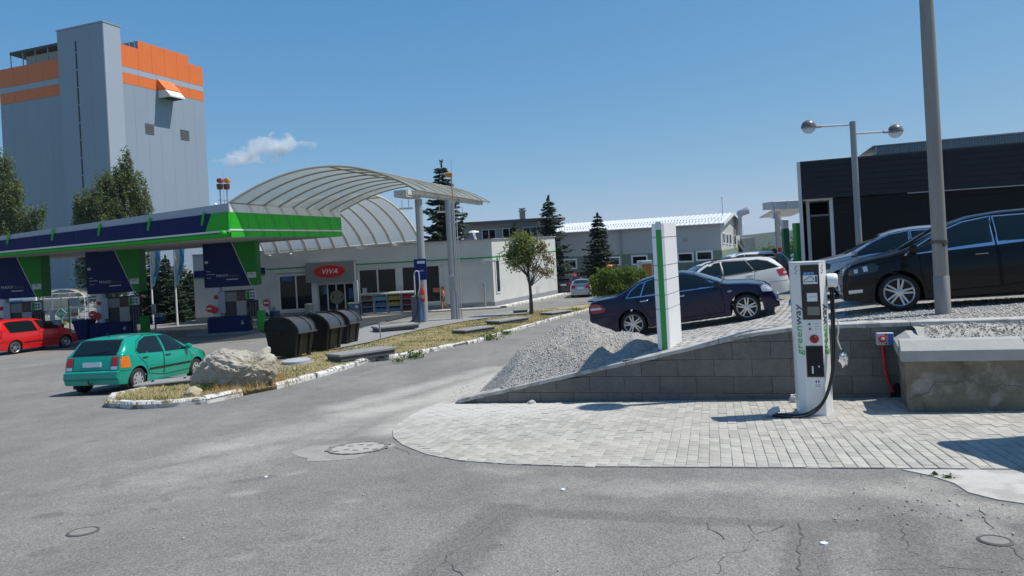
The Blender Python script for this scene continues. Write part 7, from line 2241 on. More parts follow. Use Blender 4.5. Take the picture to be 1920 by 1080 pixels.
 mb = MB(); mb.lathe([(0, 0), (.13, 0), (.13, .02), (0, .02)], 18); o = mb.obj('prohibition_sign', m_white, t); o.location = (-.80, -.345, 2.05); o.rotation_euler = (R(90), 0, 0)
 mb = MB(); mb.lathe([(.09, .021), (.12, .025), (.125, .021)], 18); mb.obj('red_ring', m_red, o)
 if k == 0:
  mb = MB(); mb.lathe([(0, 0), (.2, 0), (.2, .03), (0, .03)], 20); o = mb.obj('no_entry_sign', m_red, t, smooth=30); o.location = (1.72, .1, 1.55); o.rotation_euler = (R(90), 0, 0)
  mb = MB(); mb.box((0, 0, .034), (.28, .07, .006)); mb.obj('white_bar', m_white, o)
 return t
pump(440, 38.2, 'fuel pump 6 with blue and green pylon nearest the shop', '6', 0)
pump(222, 38.6, 'fuel pump with pylon in the middle of the row, behind the teal car', '4', 1)
pump(40, 38.9, 'fuel pump with pylon at the left edge behind the red car', '2', 2)
# blue litter bin by the pumps, cleaning stands
p = hit(160, 640)
t = thing('blue_bin', 'tall dark blue tapered rubbish bin between two pumps', 'bin', (p.x, p.y, gz(p.y)))
mb = MB(); rows = [[(a * w, b_ * w, z) for a, b_ in ((-1, -1), (1, -1), (1, 1), (-1, 1), (-1, -1))] for z, w in ((0, .28), (1.0, .38), (1.02, .42), (1.12, .42))]; mb.sheet(rows); mb.add([r for r in rows[-1][:4]], [(0, 1, 2, 3)]); mb.obj('body', m_pblue, t)
mb = MB(); mb.box((0, 0, 1.15), (.86, .86, .06), b=.02); mb.obj('rim', m_pblue, t)
for x, y, Yd, lab in ((508, 603, 41, 'windscreen cleaning stand with blue bucket right of pump 6'), (292, 617, 41.5, 'windscreen cleaning stand with blue bucket right of the middle pump'), (102, 632, 39, 'windscreen cleaning stand with blue bucket behind the red car')):
 p = at(x, y, Yd)
 t = thing('cleaning_stand', lab, 'cleaning stand', (p.x, p.y, gz(Yd)), 0, 'windscreen cleaning stands')
 mb = MB(); mb.tube([(0, 0, 0), (0, 0, 1.75)], .06, 8); mb.obj('stand_post', m_lightgrey, t)
 mb = MB(); mb.box((0, -.08, 1.45), (.24, .12, .62), b=.03); mb.obj('towel_box', m_lightgrey, t)
 mb = MB(); mb.lathe([(.26, .62), (.30, .95), (.26, .98)], 14, (.28, -.05, 0)); b2 = mb.obj('bucket', M('bucket_blue', (.02, .06, .20), .5), t, smooth=40)
 mb = MB(); mb.lathe([(.2 * math.cos(a), .98 + .26 * math.sin(a)) for a in np.linspace(0, 1.57, 6)], 12, (.28, -.05, 0)); mb.obj('bucket_dome', M('dome_grey', (.3, .34, .38), .3), t, smooth=60)
 mb = MB(); mb.tube([(-.3, -.2, .72), (.7, -.2, .72)], .03, 6); mb.tube([(-.3, -.2, .58), (.7, -.2, .58)], .03, 6); mb.box((-.3, -.1, .8), (.3, .2, .25)); mb.obj('shelf_rail', m_blue, t)

# ------------------------------------------------------------------ air, water and vacuum unit at the front post
b0 = at(788, 611, 36.6)
t = thing('air_water_unit', 'dark air and vacuum unit with hose leaning on the front round post', 'air unit', (b0.x, 36.45, gz(36.5) + .12))
mb = MB(); mb.box((-.16, .1, .72), (.42, .5, 1.44), b=.03); mb.obj('cabinet', M('unit_grey', (.10, .105, .115), .5), t)
mb = MB(); mb.box((.10, -.12, .74), (.13, .1, 1.2), b=.02); mb.obj('blue_strip', M('strip_blue', (.05, .22, .50), .4), t)
mb = MB(); mb.tube([(-.17, .05, 1.4), (-.17, .05, 2.55)], .035, 8); mb.tube(smoothpath([(-.17, .05, 2.5), (-.10, .0, 2.72), (.06, .0, 2.72), (.10, .0, 2.5), (.09, .0, 1.9), (.0, .0, 1.5)]), .03, 8); mb.obj('hose_arm', m_lightgrey, t, smooth=60)
mb = MB(); mb.tube(smoothpath([(-.10, -.2, 1.5), (.02, -.26, 1.1), (-.10, -.3, .5), (-.45, -.4, .12), (-.95, -.5, .03), (-1.4, -.5, .02)]), .04, 8); mb.obj('suction_hose', m_blackrub, t, smooth=60)
mb = MB(); mb.tube(smoothpath([(-.02, -.2, 1.8), (-.0, -.3, 1.3), (.04, -.3, .9), (-.02, -.25, 1.1)]), .025, 6); mb.obj('air_hose', m_blackrub, t, smooth=60)
mb = MB(); mb.lathe([(.09, 0), (.10, .02), (.10, .62), (.05, .72), (.03, .76), (.03, .82), (0, .83)], 14, (.27, -.14, 1.12)); e_ = mb.obj('fire_extinguisher', m_red, t, smooth=40)
mb = MB(); mb.box((.27, -.245, 1.4), (.12, .01, .16)); mb.obj('label', M('label_yellow', (.6, .45, .1), .5), e_)

# ------------------------------------------------------------------ goods in front of the shop
def disprack(x0, x1, cols, label):
 ua, z0_ = fac.px(x0, 588); ub, z1_ = fac.px(x1, 555)
 zg = gz(47.5) + .12
 p = fac.P((ua + ub) / 2, zg, .9)
 t = thing('display_rack', label, 'display rack', tuple(p), math.atan2(fac.d.y, fac.d.x), 'goods racks in front of the shop')
 w = ub - ua - .04
 h = 1.28
 mb = MB(); mb.box((-w / 2 + .02, 0, h / 2), (.04, .5, h)); mb.box((w / 2 - .02, 0, h / 2), (.04, .5, h)); mb.tube([(-w / 2, -.25, h - .02), (w / 2, -.25, h - .02)], .03, 6); mb.obj('frame', m_greymetal, t)
 mb = MB(); mb.box((0, .24, h / 2), (w, .02, h)); mb.obj('back_panel', m_black, t)
 mb = MB(); mb.extr([(-w / 2, -.30, h + .02), (w / 2, -.30, h + .02), (w / 2, .25, h + .12), (-w / 2, .25, h + .12)], (0, 0, .03)); mb.obj('rack_roof', m_greymetal, t)
 for r_ in range(3):
  z = .06 + .42 * r_
  mb = MB(); mb.box((0, -.02, z), (w - .06, .46, .03)); mb.obj('shelf', m_greymetal, t)
  bt = MB(); n = int((w - .12) / .095)
  for q in range(n):
   for d in range(2):
    x_ = -w / 2 + .10 + (w - .2) * q / (n - 1); y_ = -.16 + d * .16
    hb = .26 + .03 * ((q * 7 + r_) % 3 == 0)
    bt.lathe([(.038, z + .015), (.040, z + hb * .65), (.016, z + hb * .85), (.016, z + hb), (0, z + hb)], 7, (x_, y_, 0))
  o = bt.obj('bottle', M('bottle_row', cols[r_], .25, var=.35, vs=6, hv=.0), t); o['kind'] = 'stuff'
disprack(684, 707, [(.03, .04, .12), (.03, .035, .10), (.20, .14, .10)], 'goods rack of dark bottles beside the ice box')
disprack(709, 732, [(.05, .22, .42), (.04, .20, .45), (.20, .40, .55)], 'goods rack of light blue bottles under the shop window')
disprack(734, 757, [(.08, .22, .40), (.40, .34, .06), (.55, .42, .03)], 'goods rack with a top row of yellow bottles')
disprack(759, 783, [(.16, .03, .03), (.20, .03, .03), (.60, .03, .03)], 'goods rack with red bags beside the air unit')
ua, _ = fac.px(661, 588); ub, _ = fac.px(683, 588)
p = fac.P((ua + ub) / 2, gz(47.5) + .12, .9)
t = thing('ice_box', 'blue printed ice cream chest right of the shop doors', 'ice box', tuple(p), math.atan2(fac.d.y, fac.d.x))
mb = MB(); mb.box((0, 0, .38), (ub - ua - .05, .6, .76), b=.03); mb.obj('chest', M('ice_blue', (.05, .11, .26), .4, var=.5, vs=4, c2=(.10, .22, .12), c2s=3, c2t=(.52, .6)), t)
mb = MB(); mb.box((0, 0, .79), (ub - ua, .65, .08), b=.02); mb.obj('lid', m_lightgrey, t)
mb = MB(); mb.box((.2, -.305, .55), (.22, .008, .16)); mb.obj('print_patch', m_whitedull, t)
uu, zz = fac.px(587, 578); p = fac.P(uu, gz(47.6) + .1, .9)
mb = MB(); mb.lathe([(.26, 0), (.28, .85), (.30, .88), (.22, .95), (0, .97)], 14); o = mb.obj('litter_bin', m_greymetal, smooth=40); o.location = p; tag(o, 'grey round litter bin between the shop window and the doors', 'bin')

# ------------------------------------------------------------------ gas tank corner at the left
ty = 62.0
tk = at(120, 580, ty); zt_ = gz(ty)
t = thing('gas_tank', 'white horizontal gas tank under a curved roof behind the pumps', 'gas tank', (tk.x, ty, zt_))
r_ = 1.15; zc_ = at(100, 566, ty).z - zt_
mb = MB(); mb.lathe([(0, 2.5), (.55, 2.42), (.95, 2.2), (r_, 1.8), (r_, -7.5), (.9, -8.0), (0, -8.2)], 24, (-.6, 0, zc_), 'X'); mb.obj('vessel', m_white, t, smooth=50)
for xx in (1.0, -4): mb = MB(); mb.box((xx - .6, 0, (zc_ - r_ * .6) / 2), (.35, 1.6, zc_ - r_ * .6)); mb.obj('saddle', m_lightgrey, t)
t2 = thing('tank_shelter', 'curved pale shelter roof on thin posts over the gas tank', 'shelter', (tk.x, ty - 2.2, zt_))
za_, zb2 = at(130, 558, ty - 2).z - zt_, at(130, 541, ty - 2).z - zt_
x0_, x1_ = at(85, 555, ty - 2).x - tk.x, at(174, 552, ty - 2).x - tk.x
mb = MB(); mb.sheet([[(x0_ + (x1_ - x0_) * i / 16, yy, za_ + (zb2 - za_) * math.sin(math.pi * i / 16) ** .6) for i in range(17)] for yy in (-1, 3.5)]); mb.obj('curved_roof', sheetmat('shelter_sheet', (.60, .57, .48), .4, .05), t2, smooth=60)
mb = MB(); mb.tube([(x0_, -1, za_), (x1_, -1, za_)], .08, 6); mb.obj('roof_beam', m_whitedull, t2)
for k in range(4): mb = MB(); mb.tube([(x0_ + (x1_ - x0_) * k / 3, -1, 0), (x0_ + (x1_ - x0_) * k / 3, -1, za_)], .05, 6); mb.obj('post', m_whitedull, t2)
rl = thing('railing', 'white and pale green pipe railing round the gas tank yard', 'railing', (tk.x, ty - 4, zt_))
xa, xb = at(83, 600, ty - 4).x - tk.x, at(200, 600, ty - 4).x - tk.x
for k in range(8): mb = MB(); xx = xa + (xb - xa) * k / 7; mb.tube([(xx, 0, 0), (xx, 0, 2.6)], .045, 6); mb.obj('railing_post', m_whitedull if k % 2 else M('pale_green', (.15, .42, .20), .5), rl)
for z in (.5, .9, 1.3, 2.0, 2.55): mb = MB(); mb.tube([(xa, 0, z), (xb, 0, z)], .035, 6); mb.obj('rail', m_whitedull, rl)
mb = MB()
for k in range(4): xx = xa + (xb - xa) * (k + .5) / 4; mb.tube([(xx - .6, .2, .6), (xx + .6, .2, 2.5)], .03, 5)
mb.obj('brace', m_whitedull, rl)
p = at(116, 588, 52)
ls = thing('gas_sign', 'green diamond gas sign on a post in front of the railing', 'sign', (p.x, 52, gz(52)))
hz_ = p.z - gz(52)
mb = MB(); mb.tube([(0, 0, 0), (0, 0, hz_)], .05, 6); mb.obj('sign_post', m_greymetal, ls)
mb = MB(); mb.box((0, 0, 0), (.66, .04, .66)); o = mb.obj('diamond', M('diamond_green', (.02, .30, .14), .4), ls); o.location = (0, -.08, hz_); o.rotation_euler = (0, R(45), 0)
mb = MB()
for a in range(4):
 q = [(-.33, -.025, -.33), (.33, -.025, -.33), (.33, -.025, -.27), (-.33, -.025, -.27)]
 m_ = Matrix.Rotation(a * math.pi / 2, 4, 'Y'); mb.extr([m_ @ Vector(v) for v in q], (0, -.01, 0))
mb.obj('white_border', m_white, o)
me = letters('LPG', .26, m_white, .004); me.transform(Matrix.Rotation(R(90), 4, 'X')); me.transform(Matrix.Rotation(R(-45), 4, 'Y')); oo = link('lettering', me, o); oo.location = (0, -.03, 0)
mb = MB(); mb.box((0, -.05, hz_ - .72), (.72, .03, .26)); mb.obj('yellow_plate', M('plate_yellow', (.6, .5, .03), .5), ls)
nb_ = thing('notice_stand', 'green framed notice stand with papers by the tank yard', 'notice stand', (at(135, 632, 47).x, 47, gz(47)))
hb_ = at(134, 569, 47).z - gz(47)
mb = MB(); mb.tube([(-.1, 0, 0), (-.1, 0, hb_ + .3)], .05, 6); mb.obj('stand_post', M('stand_green', (.05, .32, .06), .5), nb_)
mb = MB(); mb.box((.28, 0, hb_ + .1), (.62, .06, .52)); b2 = mb.obj('upper_board', m_lightgrey, nb_); mb = MB(); mb.box((.28, -.0, hb_ - .62), (.56, .06, .5)); b3 = mb.obj('lower_board', m_whitedull, nb_)
mb = MB(); mb.box((.28, -.035, hb_ - .72), (.46, .01, .2)); mb.obj('orange_print', m_orange, b3)
bb = thing('billboard', 'framed blue and white billboard behind the left pump', 'billboard', (at(38, 575, 55).x, 55, gz(55)))
w_, z_ = 2.6, at(38, 575, 55).z - gz(55)
mb = MB(); mb.box((0, 0, z_), (w_, .15, 1.7)); f_ = mb.obj('frame', m_white, bb); mb = MB(); mb.box((0, -.08, z_ - .1), (w_ - .4, .02, 1.25)); mb.obj('picture', M('picture_blue', (.05, .20, .45), .5, var=.4, vs=2, c2=(.5, .5, .5), c2s=1.2, c2t=(.5, .6)), f_)
for s_ in (-1, 1): mb = MB(); mb.box((s_ * .9, 0, z_ / 2 - .4), (.12, .12, z_ - .6)); mb.obj('leg', m_greymetal, bb)
# feather flags
m_flagb = leafmat('flag_cloth_blue', (.05, .20, .42), .2, .3); m_flagw = leafmat('flag_cloth_white', (.5, .52, .6), .1, .3)
for x, yb, Yd, lab in ((288, 606, 49, 'feather flag on white pole, left one of the pair behind the pumps'), (333, 609, 48, 'feather flag on white pole, right one of the pair by the shop wall')):
 p = at(x, yb, Yd)
 t = thing('feather_flag', lab, 'flag', (p.x, Yd, gz(Yd)), 0, 'feather flags behind the pumps')
 mb = MB(); mb.tube([(0, 0, 0), (.0, 0, 3.8), (.02, 0, 6.5)], .07, 8, r1=.03); mb.obj('flag_pole', m_white, t)
 for q, mt in ((0, m_flagw), (1, m_flagb)):
  mb = MB(); rows = []
  for k in range(14):
   z = 3.0 + 3.6 * k / 13; w = .12 + .55 * min(1, k / 5)
   rows.append([(.06 + (w * .5 * q) + w * .5 * j / 4, .07 * math.sin(z * 3 + j), z + (-.25 * j / 4 if k == 0 else 0)) for j in range(5)])
  mb.sheet(rows); mb.obj('flag_cloth', mt, t, smooth=60)
p = at(90, 600, 66)
# ------------------------------------------------------------------ far gate, banner, orange cabinet
GY = 42.0
a, b_ = at(1448, 378, GY), at(1499, 374, GY)
gt = thing('entrance_frame', 'white entrance canopy frame sticking out from the dark showroom', 'canopy', (a.x, GY, lz(a.x, GY)))
zl = at(1450, 392, GY).z
mb = MB(); mb.box(((a.x + b_.x) / 2 + .6, GY + .6, (a.z + zl) / 2), (b_.x - a.x + 1.4, 1.6, a.z - zl), b=.02); mb.obj('top_box', m_lightgrey, gt, world=True)
zl2 = at(1450, 404, GY).z
mb = MB(); mb.extr([(a.x, GY - .2, zl), (b_.x + .6, GY - .2, zl), (b_.x + .6, GY + 3, zl2 + .0), (a.x + .25, GY + 3, zl2)], (0, 0, -.06)); mb.obj('underside', m_whitedull, gt, world=True)
for k in range(3): mb = MB(); mb.box((a.x + .0 + k * (b_.x - a.x) * .5, GY - .24, (a.z + zl) / 2), (.05, .03, a.z - zl)); mb.obj('panel_joint', m_whitedull, gt, world=True)
p = at(1456, 430, GY - 1)
bn = thing('banner_flag', 'tall pale banner flag beside the white entrance frame', 'flag', (p.x, GY - 1, lz(p.x, GY - 1)))
zb0, zt0 = at(1456, 472, GY - 1).z, at(1453, 386, GY - 1).z
mb = MB(); mb.tube([(p.x - .06, GY - 1, lz(p.x, GY) - .1), (p.x - .06, GY - 1, zt0)], .03, 6); mb.obj('flag_pole', m_greymetal, bn, world=True)
mb = MB(); mb.sheet([[(p.x - .04 + .42 * j / 5 * (1 - .3 * k / 12), GY - 1 + .06 * math.sin(j * 1.5 + k), zb0 + (zt0 - .2 - zb0) * k / 12) for j in range(6)] for k in range(13)]); mb.obj('flag_cloth', leafmat('banner_cloth', (.52, .47, .50), .12, .25), bn, smooth=60, world=True)
mb = MB(); a3 = at(1443, 409, GY - 1); mb.extr([(p.x - .08, GY - 1, zt0 - .25), (a3.x, GY - 1.1, a3.z), (p.x - .08, GY - 1, a3.z - .05)], (0, .02, 0)); mb.obj('pennant', m_whitedull, bn, world=True)
mb = MB(); mb.box((p.x + .10, GY - 1.08, zb0 + .1), (.22, .02, .25)); mb.box((p.x + .3, GY - 1.08, zt0 - 1.0), (.1, .02, .3)); mb.obj('red_mark', m_red, bn, world=True)
for x, yt, ym, yb, w_, YY_, lab, half in ((1471, 411, 428, 492, .30, 36, 'slim white-topped green gate post beyond the white cars', True), (1497, 418, 418, 490, .40, 30, 'green gate post next to the corner of the dark showroom', False)):
 pt_, pm, pb = at(x, yt, YY_), at(x, ym, YY_), at(x, yb, YY_)
 zg = lz(pt_.x, YY_)
 t = thing('gate_post', lab, 'post', (pt_.x, YY_, zg), 0, 'green gate posts')
 mb = MB(); mb.box((0, 0, (pm.z - zg) / 2), (w_, w_, pm.z - zg), b=.01); mb.obj('green_shaft', M('gate_green', (.012, .13, .06) if half else (.02, .26, .03), .45), t)
 if half: mb = MB(); mb.box((0, 0, (pm.z + pt_.z) / 2 - zg), (w_ * 1.05, w_ * 1.05, pt_.z - pm.z - .01), b=.03); mb.obj('white_head', m_whitedull, t)
p = at(1209, 512, 50)
oc = thing('orange_cabinet', 'orange fronted grey cabinet with sign strip beyond the round bush', 'cabinet', (p.x, 50, gz(50)), 0)
zt1 = at(1209, 489, 50).z - gz(50)
mb = MB(); mb.box((.1, .4, zt1 / 2), (1.0, .8, zt1)); mb.obj('casing', m_lightgrey, oc)
mb = MB(); mb.box((.17, -.02, zt1 / 2 - .1), (.68, .05, zt1 - .3)); mb.obj('front', M('cab_orange', (.48, .13, .02), .5), oc)
mb = MB(); mb.box((.17, -.02, zt1 - .1), (.7, .05, .16)); mb.obj('sign_strip', m_white, oc)
p = at(1143, 499, 52); mb = MB(); mb.lathe([(0, -.15), (.22, -.1), (.26, .0), (.2, .1), (0, .14)], 12); mb.tube([(0, 0, -.1), (0, 0, -(p.z - gz(52)))], .05, 6); o = mb.obj('orange_lamp', m_orange, smooth=50); o.location = p; tag(o, 'orange dome lamp just above the round bush', 'lamp')

# ------------------------------------------------------------------ people
m_skin = M('skin', (.44, .24, .155), .55)
def person(label, loc, rz, joints, edges, clothes, hair, head, sc=1.0, eyes=True):
 names = list(joints); ix = {n: i for i, n in enumerate(names)}
 me = bpy.data.meshes.new('person'); me.from_pydata([joints[n][0] for n in names], [(ix[a], ix[b_]) for a, b_ in edges], [])
 o = bpy.data.objects.new('person', me); C.objects.link(o)
 sk_ = o.modifiers.new('skin', 'SKIN'); su = o.modifiers.new('sub', 'SUBSURF'); su.levels = 2; su.render_levels = 2
 for i, n in enumerate(names):
  r = joints[n][1]; r = r if isinstance(r, tuple) else (r, r)
  me.skin_vertices[0].data[i].radius = r; me.skin_vertices[0].data[i].use_root = (n == 'pelvis')
 dg = bpy.context.evaluated_depsgraph_get()
 bm_ = bpy.data.meshes.new_from_object(o.evaluated_get(dg))
 bpy.data.objects.remove(o)
 bm_.polygons.foreach_set('use_smooth', [True] * len(bm_.polygons))
 bm_.materials.clear(); bm_.materials.append(m_skin)
 p = link('person', bm_); p.location = loc; p.rotation_euler = (0, 0, rz); p.scale = (sc,) * 3
 tag(p, label, 'person')
 for nm, mat, cond, off in clothes:
  b2 = bmesh.new(); b2.from_mesh(bm_)
  b2.normal_update()
  dele = [f for f in b2.faces if not cond(f.calc_center_median())]
  bmesh.ops.delete(b2, geom=dele, context='FACES')
  for v in b2.verts: v.co += v.normal * off
  cm = bpy.data.meshes.new(nm); b2.to_mesh(cm); b2.free(); cm.materials.clear(); cm.materials.append(mat)
  link(nm, cm, p)
 hx, hy, hz = head
 hm = MB()
 bmh = bmesh.new(); bmesh.ops.create_icosphere(bmh, subdivisions=3, radius=1)
 for v in bmh.verts:
  f = 1 + hair[1] * mnoise.noise(v.co * 4)
  v.co = Vector((v.co.x * .098 * f + .02, v.co.y * .095 * f, v.co.z * .115 * f + .03))
 bmesh.ops.delete(bmh, geom=[f for f in bmh.faces if f.calc_center_median().x < -.015 and f.calc_center_median().z < .05], context='FACES')
 cm = bpy.data.meshes.new('hair'); bmh.to_mesh(cm); bmh.free(); cm.materials.append(hair[0]); ho = link('hair', cm, p); ho.location = head
 f_ = MB(); f_.lathe([(0, -.028), (.014, -.015), (.010, .02), (0, .03)], 8, (hx - .095, hy, hz - .01)); f_.obj('nose', m_skin, p)
 for s_ in (-1, 1): f_ = MB(); f_.lathe([(0, -.012), (.012, 0), (0, .012)], 8, (hx - .082, hy + s_ * .032, hz + .02)); f_.obj('eye', m_dark, p)
 f_ = MB(); f_.box((hx - .088, hy, hz - .055), (.01, .045, .012)); f_.obj('mouth', M('lips', (.35, .1, .08), .5), p)
 return p
E0 = [('pelvis', 'belly'), ('belly', 'chest'), ('chest', 'neck'), ('neck', 'head'), ('head', 'crown')]
for s_ in 'lr': E0 += [('pelvis', 'hip' + s_), ('hip' + s_, 'knee' + s_), ('knee' + s_, 'ankle' + s_), ('ankle' + s_, 'toe' + s_), ('chest', 'sh' + s_), ('sh' + s_, 'el' + s_), ('el' + s_, 'wr' + s_), ('wr' + s_, 'hand' + s_)] + [('hand' + s_, 'f%d%s' % (k, s_)) for k in range(3)]
# walks towards -x
J = {'pelvis': ((0, 0, .93), (.13, .11)), 'belly': ((0, 0, 1.08), (.105, .09)), 'chest': ((0, 0, 1.27), (.135, .10)), 'neck': ((-.01, 0, 1.44), .05), 'head': ((-.02, 0, 1.55), (.085, .08)), 'crown': ((-.02, 0, 1.62), .07),
  'hipl': ((0, -.09, .88), .095), 'kneel': ((-.10, -.09, .50), .062), 'anklel': ((-.06, -.09, .09), .038), 'toel': ((-.22, -.09, .03), .032),
  'hipr': ((0, .09, .88), .095), 'kneer': ((.06, .09, .49), .062), 'ankler': ((.34, .09, .20), .038), 'toer': ((.30, .09, .06), .032),
  'shl': ((0, -.17, 1.36), .055), 'ell': ((.06, -.21, 1.10), .042), 'wrl': ((-.02, -.22, .88), .030), 'handl': ((-.05, -.22, .80), (.034, .02)),
  'shr': ((0, .17, 1.36), .055), 'elr': ((.10, .22, 1.12), .042), 'wrr': ((-.02, .23, .95), .030), 'handr': ((-.10, .23, .92), (.034, .02))}
for s_, y in (('l', -.22), ('r', .23)):
 h_ = J['hand' + s_][0]
 for k in range(3): J['f%d%s' % (k, s_)] = ((h_[0] - .03, h_[1] + (k - 1) * .025, h_[2] - .07), .010)
wp = hit(832, 583)
person('woman in an orange top and black shorts walking past the shop', (wp.x, wp.y, gz(wp.y)), R(8), J, E0,
  [('top', M('coral_top', (.85, .20, .06), .8), lambda c: 1.02 < c.z < 1.40 and abs(c.y) < .16, .012), ('shorts', M('black_shorts', (.012, .012, .014), .8), lambda c: .70 < c.z < 1.03 and abs(c.y) < .20 and c.x < .15, .014), ('sandal', M('sandal', (.3, .18, .1), .7), lambda c: c.z < .075, .006)],
  (M('curly_hair', (.26, .12, .05), .8), .5), (-.02, 0, 1.57))
J2 = dict(J)
J2.update({'belly': ((-.06, 0, 1.10), (.14, .12)), 'chest': ((-.22, 0, 1.30), (.16, .12)), 'neck': ((-.34, 0, 1.43), .06), 'head': ((-.42, 0, 1.50), (.09, .085)), 'crown': ((-.45, 0, 1.56), .075),
   'shl': ((-.22, -.20, 1.38), .065), 'ell': ((-.30, -.25, 1.10), .05), 'wrl': ((-.48, -.22, .95), .036), 'handl': ((-.55, -.2, .92), (.04, .024)), 'shr': ((-.22, .20, 1.38), .065), 'elr': ((-.34, .25, 1.12), .05), 'wrr': ((-.54, .2, 1.0), .036), 'handr': ((-.62, .18, .98), (.04, .024)),
   'kneel': ((-.02, -.1, .5), .07), 'anklel': ((.02, -.1, .09), .045), 'toel': ((-.16, -.1, .03), .04), 'kneer': ((.04, .1, .5), .07), 'ankler': ((.10, .1, .09), .045), 'toer': ((-.08, .1, .03), .04)})
for s_ in 'lr':
 h_ = J2['hand' + s_][0]
 for k in range(3): J2['f%d%s' % (k, s_)] = ((h_[0] - .07, h_[1] + (k - 1) * .028, h_[2] - .03), .011)
mp_ = at(1474, 500, 27.0)
person('man in a grey polo shirt bending towards the white estate car', (mp_.x, 27.0, lz(mp_.x, 27.0)), R(-5), J2, E0,
  [('polo_shirt', M('grey_polo', (.10, .11, .13), .85), lambda c: c.z > .95 and c.x > -.36 and (c.z > 1.12 or abs(c.y) < .19) and c.z < 1.44, .016), ('trousers', M('dark_trousers', (.03, .035, .045), .85), lambda c: .1 < c.z < 1.0 and c.x > -.22 and abs(c.y) < .22, .016), ('shoe', m_black, lambda c: c.z <= .1, .012)],
  (M('short_dark_hair', (.02, .015, .012), .8), .1), (-.43, 0, 1.52))
# ------------------------------------------------------------------ trees and shrubs
m_bark = M('bark', (.10, .085, .07), .95, var=.3, vs=6, bump=.8, bs=20); m_birch = M('birch_bark', (.40, .39, .36), .9, var=.2, vs=3, c2=(.03, .03, .03), c2s=4, c2t=(.56, .6))
def leafquads(cent, size, tilt=1.0, droop=0.0, asp=.5):
 n = len(cent)
 d = nr.randn(n, 3); d[:, 2] = d[:, 2] * tilt - droop; d /= np.linalg.norm(d, axis=1, keepdims=True)
 q = nr.randn(n, 3); w = np.cross(d, q); w /= np.linalg.norm(w, axis=1, keepdims=True)
 s = size * nr.uniform(.6, 1.3, (n, 1))
 a = cent; b_ = cent + d * s * .5 + w * s * asp * .5; c = cent + d * s; e = cent + d * s * .5 - w * s * asp * .5
 V = np.stack([a, b_, c, e], 1).reshape(-1, 3)
 return V, np.arange(4 * n).reshape(-1, 4)
def taper(pts, r0, r1, mb, n=7): mb.tube(pts, r0, n, r1=r1)
def broad(name, label, cat, base, H, lobes, nleaf, size, mat, bark, trunk_r, clear, droop=0.0, group=None, weep=0, lean=(0, 0), nbr=14, tuft=.55):
 """lobes: list of (x, y, z, rx, ry, rz) clump ellipsoids relative to base"""
 t = thing(name, label, cat, base, 0, group)
 mb = MB()
 top = max(l[2] for l in lobes)
 P = [(lean[0] * k / 6 + .06 * math.sin(k * 1.3) * trunk_r * 4, lean[1] * k / 6, top * .92 * k / 6) for k in range(7)]
 taper(P, trunk_r, trunk_r * .18, mb, 9)
 for k in range(nbr):
  l = lobes[k % len(lobes)]
  z0 = max(clear * .9, l[2] * rng.uniform(.45, .75)); f = z0 / (top * .92)
  a = (lean[0] * f, lean[1] * f, z0)
  e = (l[0] + rng.uniform(-.4, .4) * l[3], l[1] + rng.uniform(-.4, .4) * l[4], l[2] + rng.uniform(-.2, .4) * l[5])
  m_ = tuple((a[i] * .5 + e[i] * .5) + (rng.uniform(-.1, .1) * l[3]) + (.15 * l[5] if i == 2 else 0) for i in range(3))
  taper([a, m_, e], trunk_r * .35, trunk_r * .06, mb, 5)
 mb.obj('trunk', bark, t, smooth=60)
 cents = []
 vol = [l[3] * l[4] * l[5] for l in lobes]; sv = sum(v ** .7 for v in vol)
 for l, v in zip(lobes, vol):
  n = int(nleaf * v ** .7 / sv)
  ntw = max(4, n // 28)
  u = nr.randn(ntw, 3); u /= np.linalg.norm(u, axis=1, keepdims=True)
  r = nr.rand(ntw, 1) ** .45
  c = u * r * np.array(l[3:6]) + np.array(l[:3])
  for p in c:
   k = max(3, n // ntw)
   off = nr.randn(k, 3) * size * tuft * np.array([1.4, 1.4, 1.1])
   if weep:
    dz = nr.rand(k, 1) ** 1.2 * weep * rng.uniform(.4, 1.4)
    out = np.array([p[0] - lean[0], p[1] - lean[1]]); out = out / (np.linalg.norm(out) + .2)
    off = np.concatenate([off[:, :2] * .5 + out * dz * .18, -dz], 1)
   cents.append(p + off)
 cents = np.concatenate(cents)
 V, F = leafquads(cents, size, 1.0, droop)
 link('crown', fastmesh('crown', V, F, mat), t)
 return t
m_birl = leafmat('birch_leaf', (.115, .148, .062), tr=.38); m_spr = leafmat('spruce_needle', (.028, .048, .028), tr=.15); m_spr2 = leafmat('spruce_needle_blue', (.036, .058, .040), tr=.15)
m_bushl = leafmat('bush_leaf', (.11, .165, .03), tr=.35); m_young = leafmat('young_leaf', (.17, .195, .07), tr=.42); m_brown = leafmat('withered_leaf', (.19, .145, .075), tr=.35)
def lobepx(px, Y, base, dy=0):
 out = []
 for x, y, rx, rz in px:
  p = at(x, y, Y); s_ = Y / 1300
  out.append((p.x - base[0], dy + rng.uniform(-.3, .3) * rx * s_, p.z - base[2], rx * s_, rx * s_ * .8, rz * s_))
 return out
